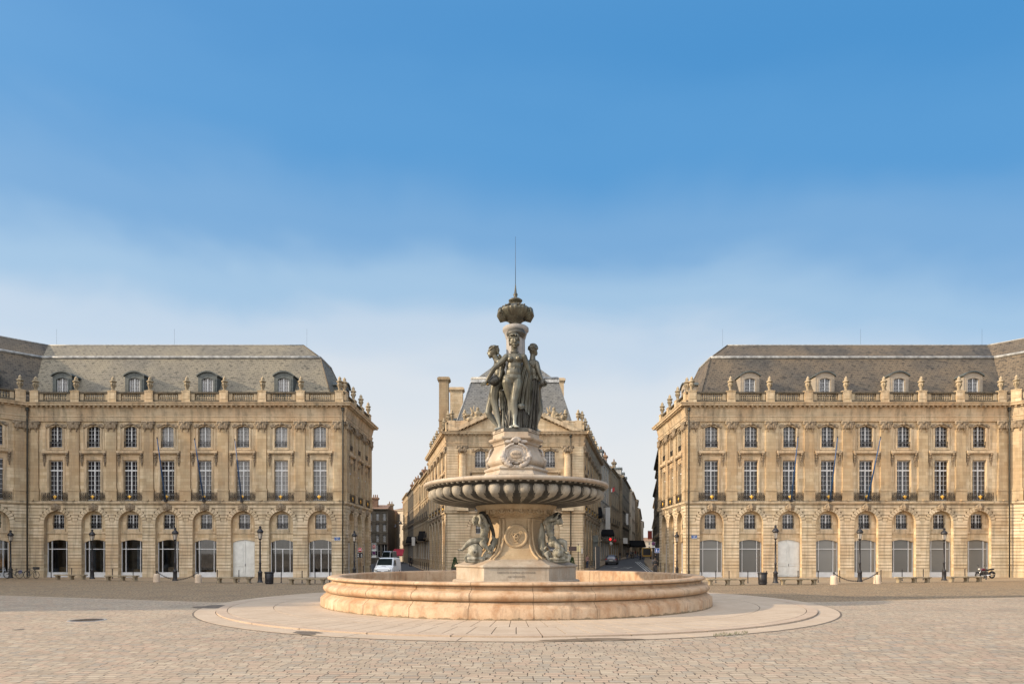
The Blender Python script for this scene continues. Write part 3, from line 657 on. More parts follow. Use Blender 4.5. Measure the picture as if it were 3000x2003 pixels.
def rust_blocks(mb, L, centers, e0, e1, z0=.55, rows=20, rh=.335, out=.075, hws=HW):
    g = .05; edges = [(e0, None)] + [(c, c) for c in centers] + [(L-e1, None)]; Ro = hws+.46
    for k in range(rows):
        za, zb = z0+k*rh+g/2, z0+(k+1)*rh-g/2
        if zb > H_BELT-.1: zb = H_BELT-.1
        if zb-za < .1: continue
        zm = (za+zb)/2
        for i in range(len(edges)-1):
            l, lc = edges[i]; r, rc = edges[i+1]
            def lim(c, s):
                if zm < ZS: return c + s*hws
                dz = zm-ZS
                return c + s*(sqrt(Ro*Ro-dz*dz) if dz < Ro else .42)
            xa = l if lc is None else lim(lc, 1); xb = r if rc is None else lim(rc, -1)
            if xb-xa > .08: mb.box(xa+.004, xb-.004, -out, 0, za, zb)
    n = 15
    for c in centers:
        for j in range(n):
            if j == n//2: continue
            a0, a1 = pi*j/n+.017, pi*(j+1)/n-.017; r0, r1 = hws+.004, hws+.42
            q = [(c+r0*cos(a0), ZS+r0*sin(a0)), (c+r1*cos(a0), ZS+r1*sin(a0)), (c+r1*cos(a1), ZS+r1*sin(a1)), (c+r0*cos(a1), ZS+r0*sin(a1))]
            mb.prism(q, -out-.004, 0)
def facade(root, o, ang, L, centers, kinds, gl, m0=1., m1=1., style='pilaster', dz=0, balu=True, urns=True, ends=(.55,.55), masks=True, detail=True, urn_skip=(), e=(0,0), sm='stone', rustm='rust', pilm='pilaster'):
    r0 = root.location; loc = (o[0]-r0.x, o[1]-r0.y, dz); B = [0] + [(a+b)/2 for a, b in zip(centers, centers[1:])] + [L]
    def at(x, y, z): return (loc[0]+x*cos(ang)-y*sin(ang), loc[1]+x*sin(ang)+y*cos(ang), dz+z)
    part = lambda n, mb, m: mb.build(n, m, root, loc, ang)
    wall, trim, rust = MB(), MB(), MB()
    for i, c in enumerate(centers):
        a, b = B[i], B[i+1]
        outl = [(a,0),(c-HW,0)] + arc(c, ZS, HW, pi, 0, 18) + [(c+HW,0),(b,0),(b,H_BELT),(a,H_BELT)]
        h1 = [(c-.68,7.7),(c+.68,7.7),(c+.68,11.7),(c-.68,11.7)]
        h2 = [(c-.64,13.02),(c+.64,13.02)] + seg_arch(c, .64, 14.93, .2)
        wall.holed(outl, [], 0, 0, 1); wall.holed([(a,H_BELT),(b,H_BELT),(b,H_TOP),(a,H_TOP)], [h1, h2], 0, .28); wall.ring([(c-HW,0)] + arc(c, ZS, HW, pi, 0, 18) + [(c+HW,0)], -.07, RD+.07, closed=False)
        ow = 1.185; rec = [(c-HW,0),(c-ow,0)] + seg_arch(c, ow, 3.5, .27)[::-1] + [(c+ow,0),(c+HW,0)] + arc(c, ZS, HW, 0, pi, 18)
        hz = [(c-.56,4.84),(c+.56,4.84)] + seg_arch(c, .56, 6.22, .16)
        wall.holed(rec, [hz], RD, .2); wall.ring([(c-ow,0)] + seg_arch(c, ow, 3.5, .27)[::-1] + [(c+ow,0)], RD, .2, closed=False)
        trim.box(c-HW+.003, c+HW-.003, RD-.08, RD, 4.40, 4.60); trim.box(c-.7, c+.7, RD-.1, RD, 4.60, 4.82)
        for s in (-1, 1):
            trim.box(c+s*.64-.06, c+s*.64+.06, RD-.04, RD, 4.82, 6.2)
        # first-floor surround, consoles, sill band, upper surround
        pw = min(1.32, (b-a)/2-.5) if style == 'pilaster' else 1.32
        for s in (-1, 1):
            trim.box(c+s*.80-.10, c+s*.80+.10, -.06, 0, 7.9, 11.78); trim.box(c+s*.76-.05, c+s*.76+.05, -.09, -.06, 7.9, 11.75)
            trim.box(c+s*.75-.10, c+s*.75+.10, -.06, 0, 12.9, 15.0); trim.box(c+s*.70-.05, c+s*.70+.05, -.085, -.06, 12.98, 14.95)
            trim.box(c+s*1.02-.05, c+s*1.02+.05, -.04, 0, 12.75, 15.35)
            link('console', cached('cons', console_mesh), root, at(c+s*1.16, 0, 12.42), ang)
        trim.box(c-.9, c+.9, -.06, 0, 11.78, 11.98); trim.box(c-.94, c+.94, -.085, 0, 11.98, 12.08)
        trim.box(c-.85, c+.85, -.06, 0, 12.78, 12.9)
        sp = seg_arch(c, .85, 14.98, .22, 10); si = seg_arch(c, .64, 14.95, .2, 10)
        trim.prism(sp + si[::-1], -.062, 0); trim.box(c-.52, c+.52, -.03, 0, 12.72, 12.78)
        trim.box(c-pw, c+pw, -.26, 0, 12.44, 12.66); trim.box(c-pw+.03, c+pw-.03, -.2, 0, 12.36, 12.44)
        window('first', root, at(c, .22, 7.72), ang, gl[1][i % len(gl[1])]); window('upper', root, at(c, .22, 13.0), ang, gl[0][i % len(gl[0])])
        window('mezz', root, at(c, RD+.14, 4.82), ang, gl[2][i % len(gl[2])])
        link('window_garland', cached('garl', garland_mesh), root, at(c, -.04, 15.27), ang)
        if masks: link('keystone_mask', cached('mask', mask_mesh), root, at(c, -.05, 6.98), ang)
        link('window_rail', cached('guard', lambda: guard_mesh(1.3)), root, at(c, -.05, 13.0), ang)
        link('window_rail', cached('guard2', lambda: guard_mesh(1.0)), root, at(c, RD-.04, 4.82), ang)
        rl = 2*min(c-a, b-c)-1.1
        key = round(rl, 1); bl = link('balcony_railing', cached(('rail', key), lambda: railing_mesh(key)), root, at(c, -.16, 7.62), ang)
        link('gilded_ornament', cached('orn', ornament_mesh), bl)
        kd = kinds[i % len(kinds)]
        if kd == 'door':
            d = link('double_door', cached('door', lambda: door_mesh(1.19)), root, at(c, RD+.12, 0), ang)
            link('door_handle', cached('knob', lambda: MB().ell((.07,-.11,1.22), (.035,.05,.035)).box(.05,.09,-.09,-.07,1.1,1.36).mesh('door_handle', M['iron'])), d)
        elif kd != 'none':
            sh = link('shop_window', cached(('shop', kd[-1]), lambda: shop_mesh(1.19, kd[-1] == 'd')), root, at(c, RD+.12, 0), ang)
            g = 'shop_glass' if kd.startswith('open') else ('screen' if kd.startswith('screen') else 'glass')
            link('pane', cached(('sp', g), lambda: MB().add([(-1.15,.03,.5),(1.15,.03,.5),(1.15,.03,3.95),(-1.15,.03,3.95)], [(0,1,2,3)]).mesh('pane', M[g])), sh)
            if kd.startswith('open'):
                rm = MB(); x0, x1, yb = c-1.6, c+1.6, 4.2
                rm.add([(x0,.76,.1),(x1,.76,.1),(x1,yb,.1),(x0,yb,.1),(x0,.76,4.1),(x1,.76,4.1),(x1,yb,4.1),(x0,yb,4.1)], [(0,1,2,3),(7,6,5,4),(3,2,6,7),(0,3,7,4),(2,1,5,6)])
                q = kd[4]
                if q == 'a': rm.box(c-.6, c+.5, 1.3, 1.9, .1, 1.0, 1); rm.box(c-.35, c+.95, 2.6, 2.7, .1, 3.4, 1)
                if q == 'b': rm.box(c+.1, c+.9, 1.2, 1.8, .1, .85, 1); rm.box(c+.5, c+1.1, 1.0, 1.06, .5, 3.6, 2)
                if q == 'c': rm.box(c-.4, c+.8, 1.2, 1.9, .1, .8, 1); rm.box(c-.1, c+.2, 1.3, 1.6, .8, 3.0, 2)
                if q in 'def':
                    for s in (-1, 1):
                        for t in range(4): rm.box(c+s*(1.04-.09*t)-.035, c+s*(1.04-.09*t)+.035, .84+.03*(t % 2), .9+.03*(t % 2), .5, 3.9, 2)
                if q == 'e': rm.box(c-.9, c+1.2, 2.2, 2.9, .1, .7, 1)
                rm.build('shop_interior', [M['room'], M['wood'], M['cloth_grey']], root, loc, ang)
    rust_blocks(rust, L, centers, e[0], e[1])
    rust.box(.0, centers[0]-HW-.01, -.095, 0, 0, .55)
    for a, b in zip(centers, centers[1:]): rust.box(a+HW+.01, b-HW-.01, -.095, 0, 0, .55)
    rust.box(centers[-1]+HW+.01, L, -.095, 0, 0, .55)
    part('wall', wall, [M[sm], M['joint']]); part('rustication', rust, M[rustm]); part('trim', trim, M['trim'])
    mb = MB(); extr(mb, [(0,7.28),(.1,7.28),(.12,7.37),(.24,7.40),(.26,7.58),(.2,7.62),(0,7.64)], 0, L, m0, m1); part('belt_course', mb, M['trim'])
    mb = MB(); extr(mb, ENT, 0, L, m0, m1); extr(mb, COR, 0, L, m0, m1)
    n = int(L/.47)
    for i in range(n): x = L*(i+.5)/n; mb.box(x-.1, x+.1, -.58, -.29, 16.955, 17.085)
    part('cornice', mb, M['trim'])
    pil = [ends[0]] + B[1:-1] + [L-ends[1]]
    for j, x in enumerate(pil):
        if style == 'pilaster' or (style == 'none'):
            mb = MB(); mb.box(x-.56, x+.56, -.22, 0, 7.63, 8.62); mb.box(x-.60, x+.60, -.26, 0, 8.62, 8.74); mb.box(x-.53, x+.53, -.2, 0, 8.74, 8.9)
            mb.box(x-.48, x+.48, -.17, 0, 8.9, 14.9); mb.box(x-.1, x+.1, -.36, -.22, 7.63, 7.78)
            p = part('pilaster', mb, M[pilm]); link('capital', cached('cap', capital_mesh), p, (x, -.02, 14.86))
    if balu:
        mb = MB(); pl = [(-.42,17.44),(.05,17.44),(.05,17.72),(.0,17.76),(-.38,17.76),(-.42,17.72)]
        extr(mb, pl, 0, L, m0, m1)
        rail = [(-.40,18.40),(.02,18.40),(.05,18.46),(.05,18.54),(-.0,18.6),(-.38,18.6),(-.43,18.54),(-.43,18.46)]
        extr(mb, rail, 0, L, m0, m1); part('balustrade_rail', mb, M['rail'])
        for a, b in zip(pil, pil[1:]):
            bal = MB(); xa, xb = a+.86, b-.86; nb = max(2, int((xb-xa)/.215))
            for i in range(nb): baluster(bal, xa+(xb-xa)*(i+.5)/nb, .19, 17.76, .64)
            bal.box(a+.5, a+.84, .02, .36, 17.76, 18.4); bal.box(b-.84, b-.5, .02, .36, 17.76, 18.4)
            part('balusters', bal, M['dirty_urn'])
        pm = MB()
        for j, x in enumerate(pil):
            pm.box(x-.42, x+.42, -.1, .44, 17.5, 18.62); pm.box(x-.46, x+.46, -.14, .48, 18.62, 18.70); pm.box(x-.3, x+.3, -.125, -.1, 17.85, 18.45)
            if urns and j not in urn_skip: link('urn', cached('urn', urn_mesh), root, at(x, .17, 18.76), ang)
        part('balustrade_pedestals', pm, M['stone'])
    return at
def pipe(root, x, y, z0, z1, r=.075, off=(0,-1)):
    r0 = root.location; mb = MB().tube([(0,0,z0),(0,0,z1-.6),(0,0,z1)], r, 8)
    mb.lathe([(r,0),(.16,.12),(.16,.35),(0,.36)], (0,0,z1-.35), 8)
    for z in np.arange(z0+1.2, z1, 2.4): mb.lathe([(r,0),(r+.03,.01),(r+.03,.08),(r,.09)], (0,0,z), 8)
    return mb.build('drainpipe', M['pipe'], root, (x-r0.x, y-r0.y, 0))
def dormer(root, loc, rz, wallmat, depth=2.6, g='glass_mid'):
    def mk():
        mb = MB(); hw, h = .97, 2.05
        hole = [(-.55,.1),(.55,.1)] + seg_arch(0, .55, 1.62, .16)
        mb.holed([(-hw,0),(hw,0),(hw,h)] + seg_arch(0, hw, h, .38)[1:-1] + [(-hw,h)], [hole], 0, .18)
        mb.add([(-hw,0,0),(-hw,depth,0),(-hw,depth,h),(-hw,0,h)], [(0,1,2,3)]); mb.add([(hw,0,0),(hw,depth,0),(hw,depth,h),(hw,0,h)], [(3,2,1,0)])
        for s in (-1,1): mb.box(s*.68-.1, s*.68+.1, -.05, 0, 0, 1.75)
        mb.prism(seg_arch(0,.78,1.72,.2) + seg_arch(0,.58,1.64,.17)[::-1], -.05, 0)
        return mb.mesh('dormer', wallmat)
    def rf():
        mb = MB(); hw, h = 1.1, 2.02
        mb.prism(seg_arch(0,hw,h+.06,.46,12) + seg_arch(0,hw-.02,h-.06,.44,12)[::-1], -.16, depth, 0, True); return mb.mesh('dormer_roof', M['dormer'])
    d = link('dormer', cached(('dorm', wallmat.name), mk), root, loc, rz); link('dormer_roof', cached('drf', rf), d)
    window('dormer', d, (0, .12, .06), 0, g); return d
def mansard(root, loc, ang, prof, x0, x1, s0, s1, slate_m, back=None, cap=True):
    """prof: (depth, z) front eave, break, ridge, back break, back eave; s0/s1 give the end inset at each of them"""
    n = len(prof); mb = MB()
    vs = [(x0+s0[i], prof[i][0], prof[i][1]) for i in range(n)] + [(x1-s1[i], prof[i][0], prof[i][1]) for i in range(n)]
    mb.add(vs, [(i, i+n, i+n+1, i+1) for i in range(n-1)])
    return mb, vs
# ------------------------------------------------------------------ the palaces round the square
WY = 65.1; MP = WY / F_
def wx(p): return (p - 1500) * MP
def roof(root, loc, ang, prof, x0, x1, s0, s1, mat, hip0=False, hip1=False):
    mb, vs = mansard(root, loc, ang, prof, x0, x1, s0, s1, mat)
    n = len(prof)
    if hip1: mb.add([vs[n+i] for i in (0,1,3,4)], [(3,2,1,0)]); mb.add([vs[n+i] for i in (1,2,3)], [(2,1,0)])
    if hip0: mb.add([vs[i] for i in (0,1,3,4)], [(0,1,2,3)]); mb.add([vs[i] for i in (1,2,3)], [(0,1,2)])
    r = mb.build('roof', mat, root, loc, ang)
    c = MB(); V = [Vector(v) for v in vs]
    def bead(a, b, r_): c.tube([a + (b-a)*t for t in np.linspace(0, 1, 12)], r_, 6)
    bead(V[1]+Vector((0,-.05,.0)), V[n+1]+Vector((0,-.05,.0)), .17); bead(V[3], V[n+3], .17); bead(V[2], V[n+2], .09)
    d = (V[n+1]-V[1]); 
    c.add([V[1]+Vector((0,-.03,-.1)), V[n+1]+Vector((0,-.03,-.1)), V[n+1]+Vector((0,-.22,-.42)), V[1]+Vector((0,-.22,-.42))], [(3,2,1,0)])
    h_ = MB()
    def hb(a, b, r_): h_.tube([a, b], r_, 6)
    if hip1: hb(V[n], V[n+1], .08); hb(V[n+1], V[n+2], .07); bead(V[n+1], V[n+3], .13); hb(V[n+3], V[n+2], .07); hb(V[n+4], V[n+3], .08)
    if hip0: hb(V[0], V[1], .08); hb(V[1], V[2], .07); bead(V[1], V[3], .13); hb(V[3], V[2], .07); hb(V[4], V[3], .08)
    if h_.v: link('hip_flashing', h_.mesh('hip_flashing', M['slate_dark']), r)
    link('ridge_flashing', c.mesh('ridge_flashing', M['lead']), r)
    return r
PROF = [(.95,17.9),(4.3,23.3),(6.4,25.3),(8.4,23.3),(11.5,17.9)]
def rods(root, xs, y, z):
    r0 = root.location; mb = MB()
    for x in xs: mb.tube([(x-r0.x, y-r0.y, z),(x-r0.x, y-r0.y, z+1.9)], .008, 5)
    return mb.build('lightning_rods', M['iron'], root)
# west palace (left)
LX0, LX1 = wx(85), wx(1010)
LC = [wx(p)-LX0 for p in (165,275,383,491,600,712,824,937)]
west = thing('stone_palace', 'long limestone palace left of the fountain, eight bays, grey slate mansard with dark zinc dormers', 'palace', ((LX0+LX1)/2, WY, 0), 0, 'palaces facing the square')
facade(west, (LX0, WY), 0, LX1-LX0, LC, ['openas','openbs','opencs','openas','openes','door','opendd','openfd'],
       [['glass','glass','glass','glass_grey','glass_grey','glass_grey','glass_grey','glass_grey'], ['glass','glass','glass','glass','glass_mid','glass_grey','glass_grey','glass_grey'], ['glass','glass','glass','glass','glass_mid','glass_mid','glass_mid','glass_mid']], -.414, 1.)
SIDE = 11.9
facade(west, (LX1, WY), pi/2, SIDE, [2.45,5.95,9.45], ['dark','dark','dark'], [['glass'],['glass'],['glass']], 1., 1., dz=.004, e=(.12,.12))
r0 = west.location
rl = (LX0-r0.x, WY-r0.y, 0)
rt = roof(west, rl, 0, PROF, 0, LX1-LX0, [-.414*p[0] for p in PROF], [1.5,3.7,6.2,3.7,1.5], M['slate'], hip1=True)
for p in (182,394,608,831): X = (p-1500)*66.35/F_; dormer(west, (X-r0.x, 66.35-r0.y, 18.5), 0, M['dormer'], g='glass_grey')
dormer(west, (LX1-1.25-r0.x, WY+5.95-r0.y, 18.5), pi/2, M['dormer'])
pipe(west, LX1-.1, WY-.38, 0, 16.9); pipe(west, LX0+.12, WY-.40, 0, 16.9)
MB().box(-.4,.4,-.5,.5,0,1).build('roof_hatch', M['lead'], west, (LX1-5.0-r0.x, WY+8.2-r0.y, 23.2))
rods(west, [(p-1500)*71.5/F_ for p in (166,511,899)], 71.5, 25.2)
mb = MB().box(LX0-r0.x-8, LX1-r0.x-.02, SIDE-.6, SIDE-.1, 0, 17.3); mb.add([(LX0-r0.x-8,.5,17.42),(LX1-r0.x-.5,.5,17.42),(LX1-r0.x-.5,SIDE-.4,17.42),(LX0-r0.x-8,SIDE-.4,17.42)],[(0,1,2,3)]); mb.build('rear_wall', M['stone'], west)
# east palace (right)
RX0, RX1 = wx(2012), wx(2952)
RC = [wx(p)-RX0 for p in (2084,2200,2313,2425,2537,2647,2757,2868)]
east = thing('stone_palace', 'long limestone palace right of the fountain, eight bays, grey slate mansard with stone sided dormers', 'palace', ((RX0+RX1)/2, WY, 0), 0, 'palaces facing the square')
facade(east, (RX0, WY), 0, RX1-RX0, RC, ['screens','screens','door'] + ['screens']*5,
       [['glass_mid','glass_mid','glass_mid','glass','glass','glass','glass','glass'], ['glass','glass','glass','glass','glass','glass_mid','glass','glass_mid'], ['glass_mid','glass','glass_mid','glass','glass','glass_mid','glass','glass']], 1., -.414)
facade(east, (RX0, WY+SIDE), -pi/2, SIDE, [2.45,5.95,9.45], ['dark','dark','dark'], [['glass_mid'],['glass_mid'],['glass']], 1., 1., dz=.004, e=(.12,.12))
r0 = east.location
roof(east, (RX0-r0.x, WY-r0.y, 0), 0, PROF, 0, RX1-RX0, [1.5,3.7,6.2,3.7,1.5], [-.414*p[0] for p in PROF], M['slate_dark'], hip0=True)
for p in (2197,2417,2634,2851): X = (p-1500)*66.35/F_; dormer(east, (X-r0.x, 66.35-r0.y, 18.5), 0, M['dormer_stone'])
dormer(east, (RX0+1.25-r0.x, WY+5.95-r0.y, 18.5), -pi/2, M['dormer_stone'])
pipe(east, RX0+.1, WY-.38, 0, 16.9); pipe(east, RX1-.12, WY-.40, 0, 16.9)
rods(east, [(p-1500)*71.5/F_ for p in (2117,2521,2877)], 71.5, 25.2)
mb = MB().box(RX0-r0.x+.02, RX1-r0.x+8, SIDE-.6, SIDE-.1, 0, 17.3); mb.add([(RX0-r0.x+.5,.5,17.42),(RX1-r0.x+8,.5,17.42),(RX1-r0.x+8,SIDE-.4,17.42),(RX0-r0.x+.5,SIDE-.4,17.42)],[(0,1,2,3)]); mb.build('rear_wall', M['stone'], east)
# canted corner wings running out of the frame towards the viewer
def wing(sgn, corner, label, long_bays):
    cx, cy = corner; c_ = cos(pi/4); Lc = 12.6; th = thing('corner_wing', label, 'palace wing', (cx - sgn*-1*0 , cy, 0), 0, 'palaces facing the square')
    cents = [2.75, 6.55, 10.35]
    P2 = (cx + sgn*Lc*c_, cy - Lc*c_)
    gls = [['glass','glass_mid'],['glass'],['glass','glass_mid']]
    LL = long_bays*3.77 + 1.6; cl = [2.68+3.77*i for i in range(long_bays)]
    t2 = .414; back = [(p[0], p[1]) for p in PROF]; sk = [-.414*p[0] for p in PROF]
    if sgn < 0:
        facade(th, P2, pi/4, Lc, [Lc-x for x in cents[::-1]], ['openas'], gls, -.414, -.414, ends=(.5,.7))
        roof(th, (P2[0]-cx, P2[1]-cy, 0), pi/4, PROF, 0, Lc, sk, sk, M['slate_dark'])
        P3 = (P2[0], P2[1]-LL); facade(th, P3, pi/2, LL, [LL-x for x in cl[::-1]], ['dark','dark','door'], gls, 1., -.414)
        roof(th, (P3[0]-cx, P3[1]-cy, 0), pi/2, PROF, 0, LL, [1.5,3.7,6.2,3.7,1.5], sk, M['slate_dark'], hip0=True)
        dormer(th, (P2[0]-cx+(Lc-3.2)*c_-1.25*c_, P2[1]-cy+(Lc-3.2)*c_+1.25*c_, 18.5), pi/4, M['dormer'])
        mb = MB().box(P3[0]-cx-13.6, P3[0]-cx-.02, P3[1]-cy-.1, P3[1]-cy+.0, 0, 17.3); mb.build('end_wall', M['stone'], th)
        MB().add([(P3[0]-cx-13, P3[1]-cy+.2, 17.42),(P3[0]-cx-.5, P3[1]-cy+.2, 17.42),(P3[0]-cx-.5, P2[1]-cy, 17.42),(-.5,-.2,17.42),(-3,13,17.42),(P3[0]-cx-13, 6, 17.42)],[(0,1,2,3,4,5)]).build('roof_gutter', M['lead'], th)
    else:
        facade(th, (cx, cy), -pi/4, Lc, cents, ['screens'], gls, -.414, -.414, ends=(.7,.5))
        roof(th, (0,0,0), -pi/4, PROF, 0, Lc, sk, sk, M['slate_dark'])
        facade(th, P2, -pi/2, LL, cl, ['dark','dark','door'], gls, -.414, 1.)
        roof(th, (P2[0]-cx, P2[1]-cy, 0), -pi/2, PROF, 0, LL, sk, [1.5,3.7,6.2,3.7,1.5], M['slate_dark'], hip1=True)
    return th
wing(-1, (LX0, WY), 'angled end of the limestone ranges at the far left edge, parked bicycles in front', 9)
wing(1, (RX1, WY), 'angled end of the limestone ranges at the far right edge, beside the motorcycle', 4)
# central pavilion
CY = 80.5; CX0, CX1 = (1310-1500)*CY/F_, (1708-1500)*CY/F_; CW = CX1-CX0; cm = CW/2
cen = thing('stone_pavilion', 'tall limestone pavilion behind the fountain with a pediment, steep slate roof and stone chimneys', 'pavilion', ((CX0+CX1)/2, CY, 0))
r0 = cen.location
facade(cen, (CX0, CY), 0, CW, [cm-4.32, cm, cm+4.32], ['dark','door','dark'], [['glass_mid'],['glass_mid'],['glass_mid']], 1., 1., style='columns', balu=False, e=(.03,.03), sm='stone_pale', rustm='rust_pale')
mb = MB()
for x in (-6.48,-2.16,2.16,6.48):
    col = MB(); col.box(x-.72, x+.72, -.8, 0, 7.64, 8.7); col.lathe([(.62,8.7),(.64,8.8),(.54,8.9),(.55,8.98),(.49,9.05),(.48,11),(.42,14.9)], (x,-.28,0), 20)
    p = col.build('column', M['stone_pale'], cen); q = link('capital', cached('cap', capital_mesh), p, (x,-.62,14.86)); q.scale = (1.15,1.3,1)
for s in (-1,1):
    qm = MB(); xa, xb = (CX0-r0.x, CX0-r0.x+1.35) if s < 0 else (CX1-r0.x-1.35, CX1-r0.x)
    for k in range(25): qm.box(xa-(.05 if s < 0 else 0), xb+(.05 if s > 0 else 0), -.12, 0, 7.72+k*.32+.015, 7.72+(k+1)*.32-.015)
    qm.build('quoins', M['rust_pale'], cen)
# pediment
PH, pz, pw = 3.35, 17.46, 7.35
tym = MB(); tym.prism([(-pw+.5,pz),(pw-.5,pz),(0,pz+PH-.25)], -.30, 3.0); tym.build('tympanum', M['stone_pale'], cen)
rk = MB(); a = atan2(PH, pw)
for s in (-1,1):
    rk.prism([(s*(pw+.75),pz),(0,pz+PH+.34),(0,pz+PH-.06),(s*(pw-.3),pz)][::s], -.85, 2.2)
    for i in range(15): t = (i+.7)/15.5; x = s*pw*(1-t)*.96; z = pz+PH*t*.985-.03; rk.cbox((x,-.6,z), (.2,.3,.13), Matrix.Rotation(s*a, 3, 'Y'))
rk.build('raking_cornice', M['trim'], cen)
def trophy(seed):
    mb = MB(); r_ = random.Random(seed)
    mb.ell((0,0,.3), (1.5,.5,.4)); mb.ell((.1,-.05,.9), (.45,.4,.7)); mb.ell((.1,-.15,1.65), (.2,.22,.26)); mb.tube([(.4,-.1,1.2),(.8,-.3,.9),(1.1,-.3,1.2)], [.16,.13,.09]); mb.tube([(-.2,-.1,1.2),(-.6,-.3,1.3),(-.8,-.3,1.8)], [.16,.13,.1])
    mb.tube([(.0,-.2,.5),(.7,-.4,.45),(1.2,-.35,.1)], [.25,.2,.12]); mb.tube([(-.9,0,.4),(-.5,-.2,1.2),(-.35,-.1,2.1)], [.2,.14,.05])
    for i in range(22): mb.ell((r_.uniform(-1.5,1.5), r_.uniform(-.4,.1), r_.uniform(.1,1.1)), (r_.uniform(.12,.32), .2, r_.uniform(.12,.32)), Matrix.Rotation(r_.random()*3, 3, 'Y'), 8, 6)
    return sculpt(mb, 'trophy_sculpture', M['dirty_urn'], .06, 1, raw=True)
for s, sd in ((-1,4),(1,9)): link('trophy_sculpture', trophy(sd), cen, (s*4.75, .6, 18.75), 0)
mb = MB()
for s in (-1,1):
    xa, xb = (CX0-r0.x+.05, -3.1) if s < 0 else (3.1, CX1-r0.x-.05)
    mb.box(xa, xb, .25, .8, 17.47, 18.75); mb.box(xa-.02, xb+.02, .2, .85, 18.75, 18.86)
    for x in ((xa+.5, xa+2.1) if s < 0 else (xb-.5, xb-2.1)): mb.box(x-.4, x+.4, .12, .22, 17.5, 18.9)
    for x in ((xa+.5, xa+2.1) if s < 0 else (xb-.5, xb-2.1)): link('urn', cached('urn', urn_mesh), cen, (x, .5, 18.92))
mb.build('parapet', M['stone_pale'], cen)
# pavilion roof: steep slate frustum, low pyramid above
bx0, bx1, tx0, tx1 = -7.9, 7.7, -5.6, 5.6
rf = MB(); A = [(bx0,1.3,17.5),(bx1,1.3,17.5),(bx1,15.5,17.5),(bx0,15.5,17.5)]; T = [(tx0,4.6,25.3),(tx1,4.6,25.3),(tx1,12.5,25.3),(tx0,12.5,25.3)]; U = [(tx0+.5,5.0,25.4),(tx1-.5,5.0,25.4),(tx1-.5,12.1,25.4),(tx0+.5,12.1,25.4)]
rf.add(A+T, [(0,1,5,4),(1,2,6,5),(2,3,7,6),(3,0,4,7)]); rf.add(U+[((tx0+tx1)/2,8.6,30.2)], [(0,1,4),(1,2,4),(2,3,4),(3,0,4)])
rr = rf.build('roof', M['slate_grey'], cen)
fl = MB()
for a, b in zip(T, T[1:]+T[:1]): fl.tube([a,b], .22, 6)
for a, b in list(zip(A, T))[:1]: fl.tube([a,b], .07, 6)
fl.add([(tx0-.2,4.4,25.15),(tx1+.2,4.4,25.15),(tx1+.2,4.2,24.7),(tx0-.2,4.2,24.7)], [(3,2,1,0)])
link('ridge_flashing', fl.mesh('ridge_flashing', M['lead']), rr)
def chimney(root, x, y, z0, z1, w, d, mat, pots=0):
    mb = MB().box(x-w/2, x+w/2, y-d/2, y+d/2, z0, z1-.55); mb.box(x-w/2-.1, x+w/2+.1, y-d/2-.1, y+d/2+.1, z1-.55, z1-.4); mb.box(x-w/2-.22, x+w/2+.22, y-d/2-.22, y+d/2+.22, z1-.4, z1-.12); mb.box(x-w/2-.08, x+w/2+.08, y-d/2-.08, y+d/2+.08, z1-.12, z1)
    mb.box(x-w/2-.06, x+w/2+.06, y-d/2-.06, y+d/2+.06, z0+(z1-z0)*.32, z0+(z1-z0)*.32+.25)
    c = mb.build('chimney', mat, root)
    if pots:
        p = MB()
        for i in range(pots): p.lathe([(.13,z1),(.15,z1+.1),(.11,z1+.6),(.13,z1+.65),(0,z1+.66)], (x-w/2+w*(i+.5)/pots, y, 0), 8)
        link('chimney_pots', p.mesh('chimney_pots', M['tile']), c)
    return c
def cenx(p, Y): return (p-1500)*Y/F_-r0.x
chimney(cen, cenx(1301,88), 88-CY, 17.4, 2.4+513*88/F_, 1.25, 1.2, M['street'])
chimney(cen, cenx(1338,92), 92-CY, 17.4, 2.4+483*92/F_, 1.75, 1.2, M['stone_pale'])
chimney(cen, cenx(1643,95), 95-CY, 17.4, 2.4+510*95/F_, .8, 1.2, M['stone'])
for p, Y in ((1334,86),(1690,86)): MB().box(-.85,.85,0,1.4,17.4,19.75).box(-.95,.95,-.05,1.45,19.75,19.85).build('roof_lantern', M['slate_dark'], cen, (cenx(p,Y), Y-CY, 0))
# pavilion flanks along the two streets
LFL, RFL = 23.0, 28.5
v = Vector((-.2237,1)).normalized(); la = atan2(-v.y, -v.x); Pl = (CX0+v.x*LFL, CY+v.y*LFL)
facade(cen, Pl, la, LFL, [2.9+4.3*i for i in range(5)], ['dark'], [['glass'],['glass'],['glass']], 0, 1.2, dz=.004, urn_skip=(), e=(.1,.1), sm='stone_pale', rustm='rust_pale', pilm='stone_pale')
v2 = Vector((.2095,1)).normalized()
facade(cen, (CX1, CY), atan2(v2.y, v2.x), RFL, [2.6+4.4*i for i in range(6)], ['dark'], [['glass'],['glass_mid'],['glass']], 1.2, 0, dz=.004, e=(.1,.1))
pipe(cen, CX1-1.55, CY-.42, 0, 17)
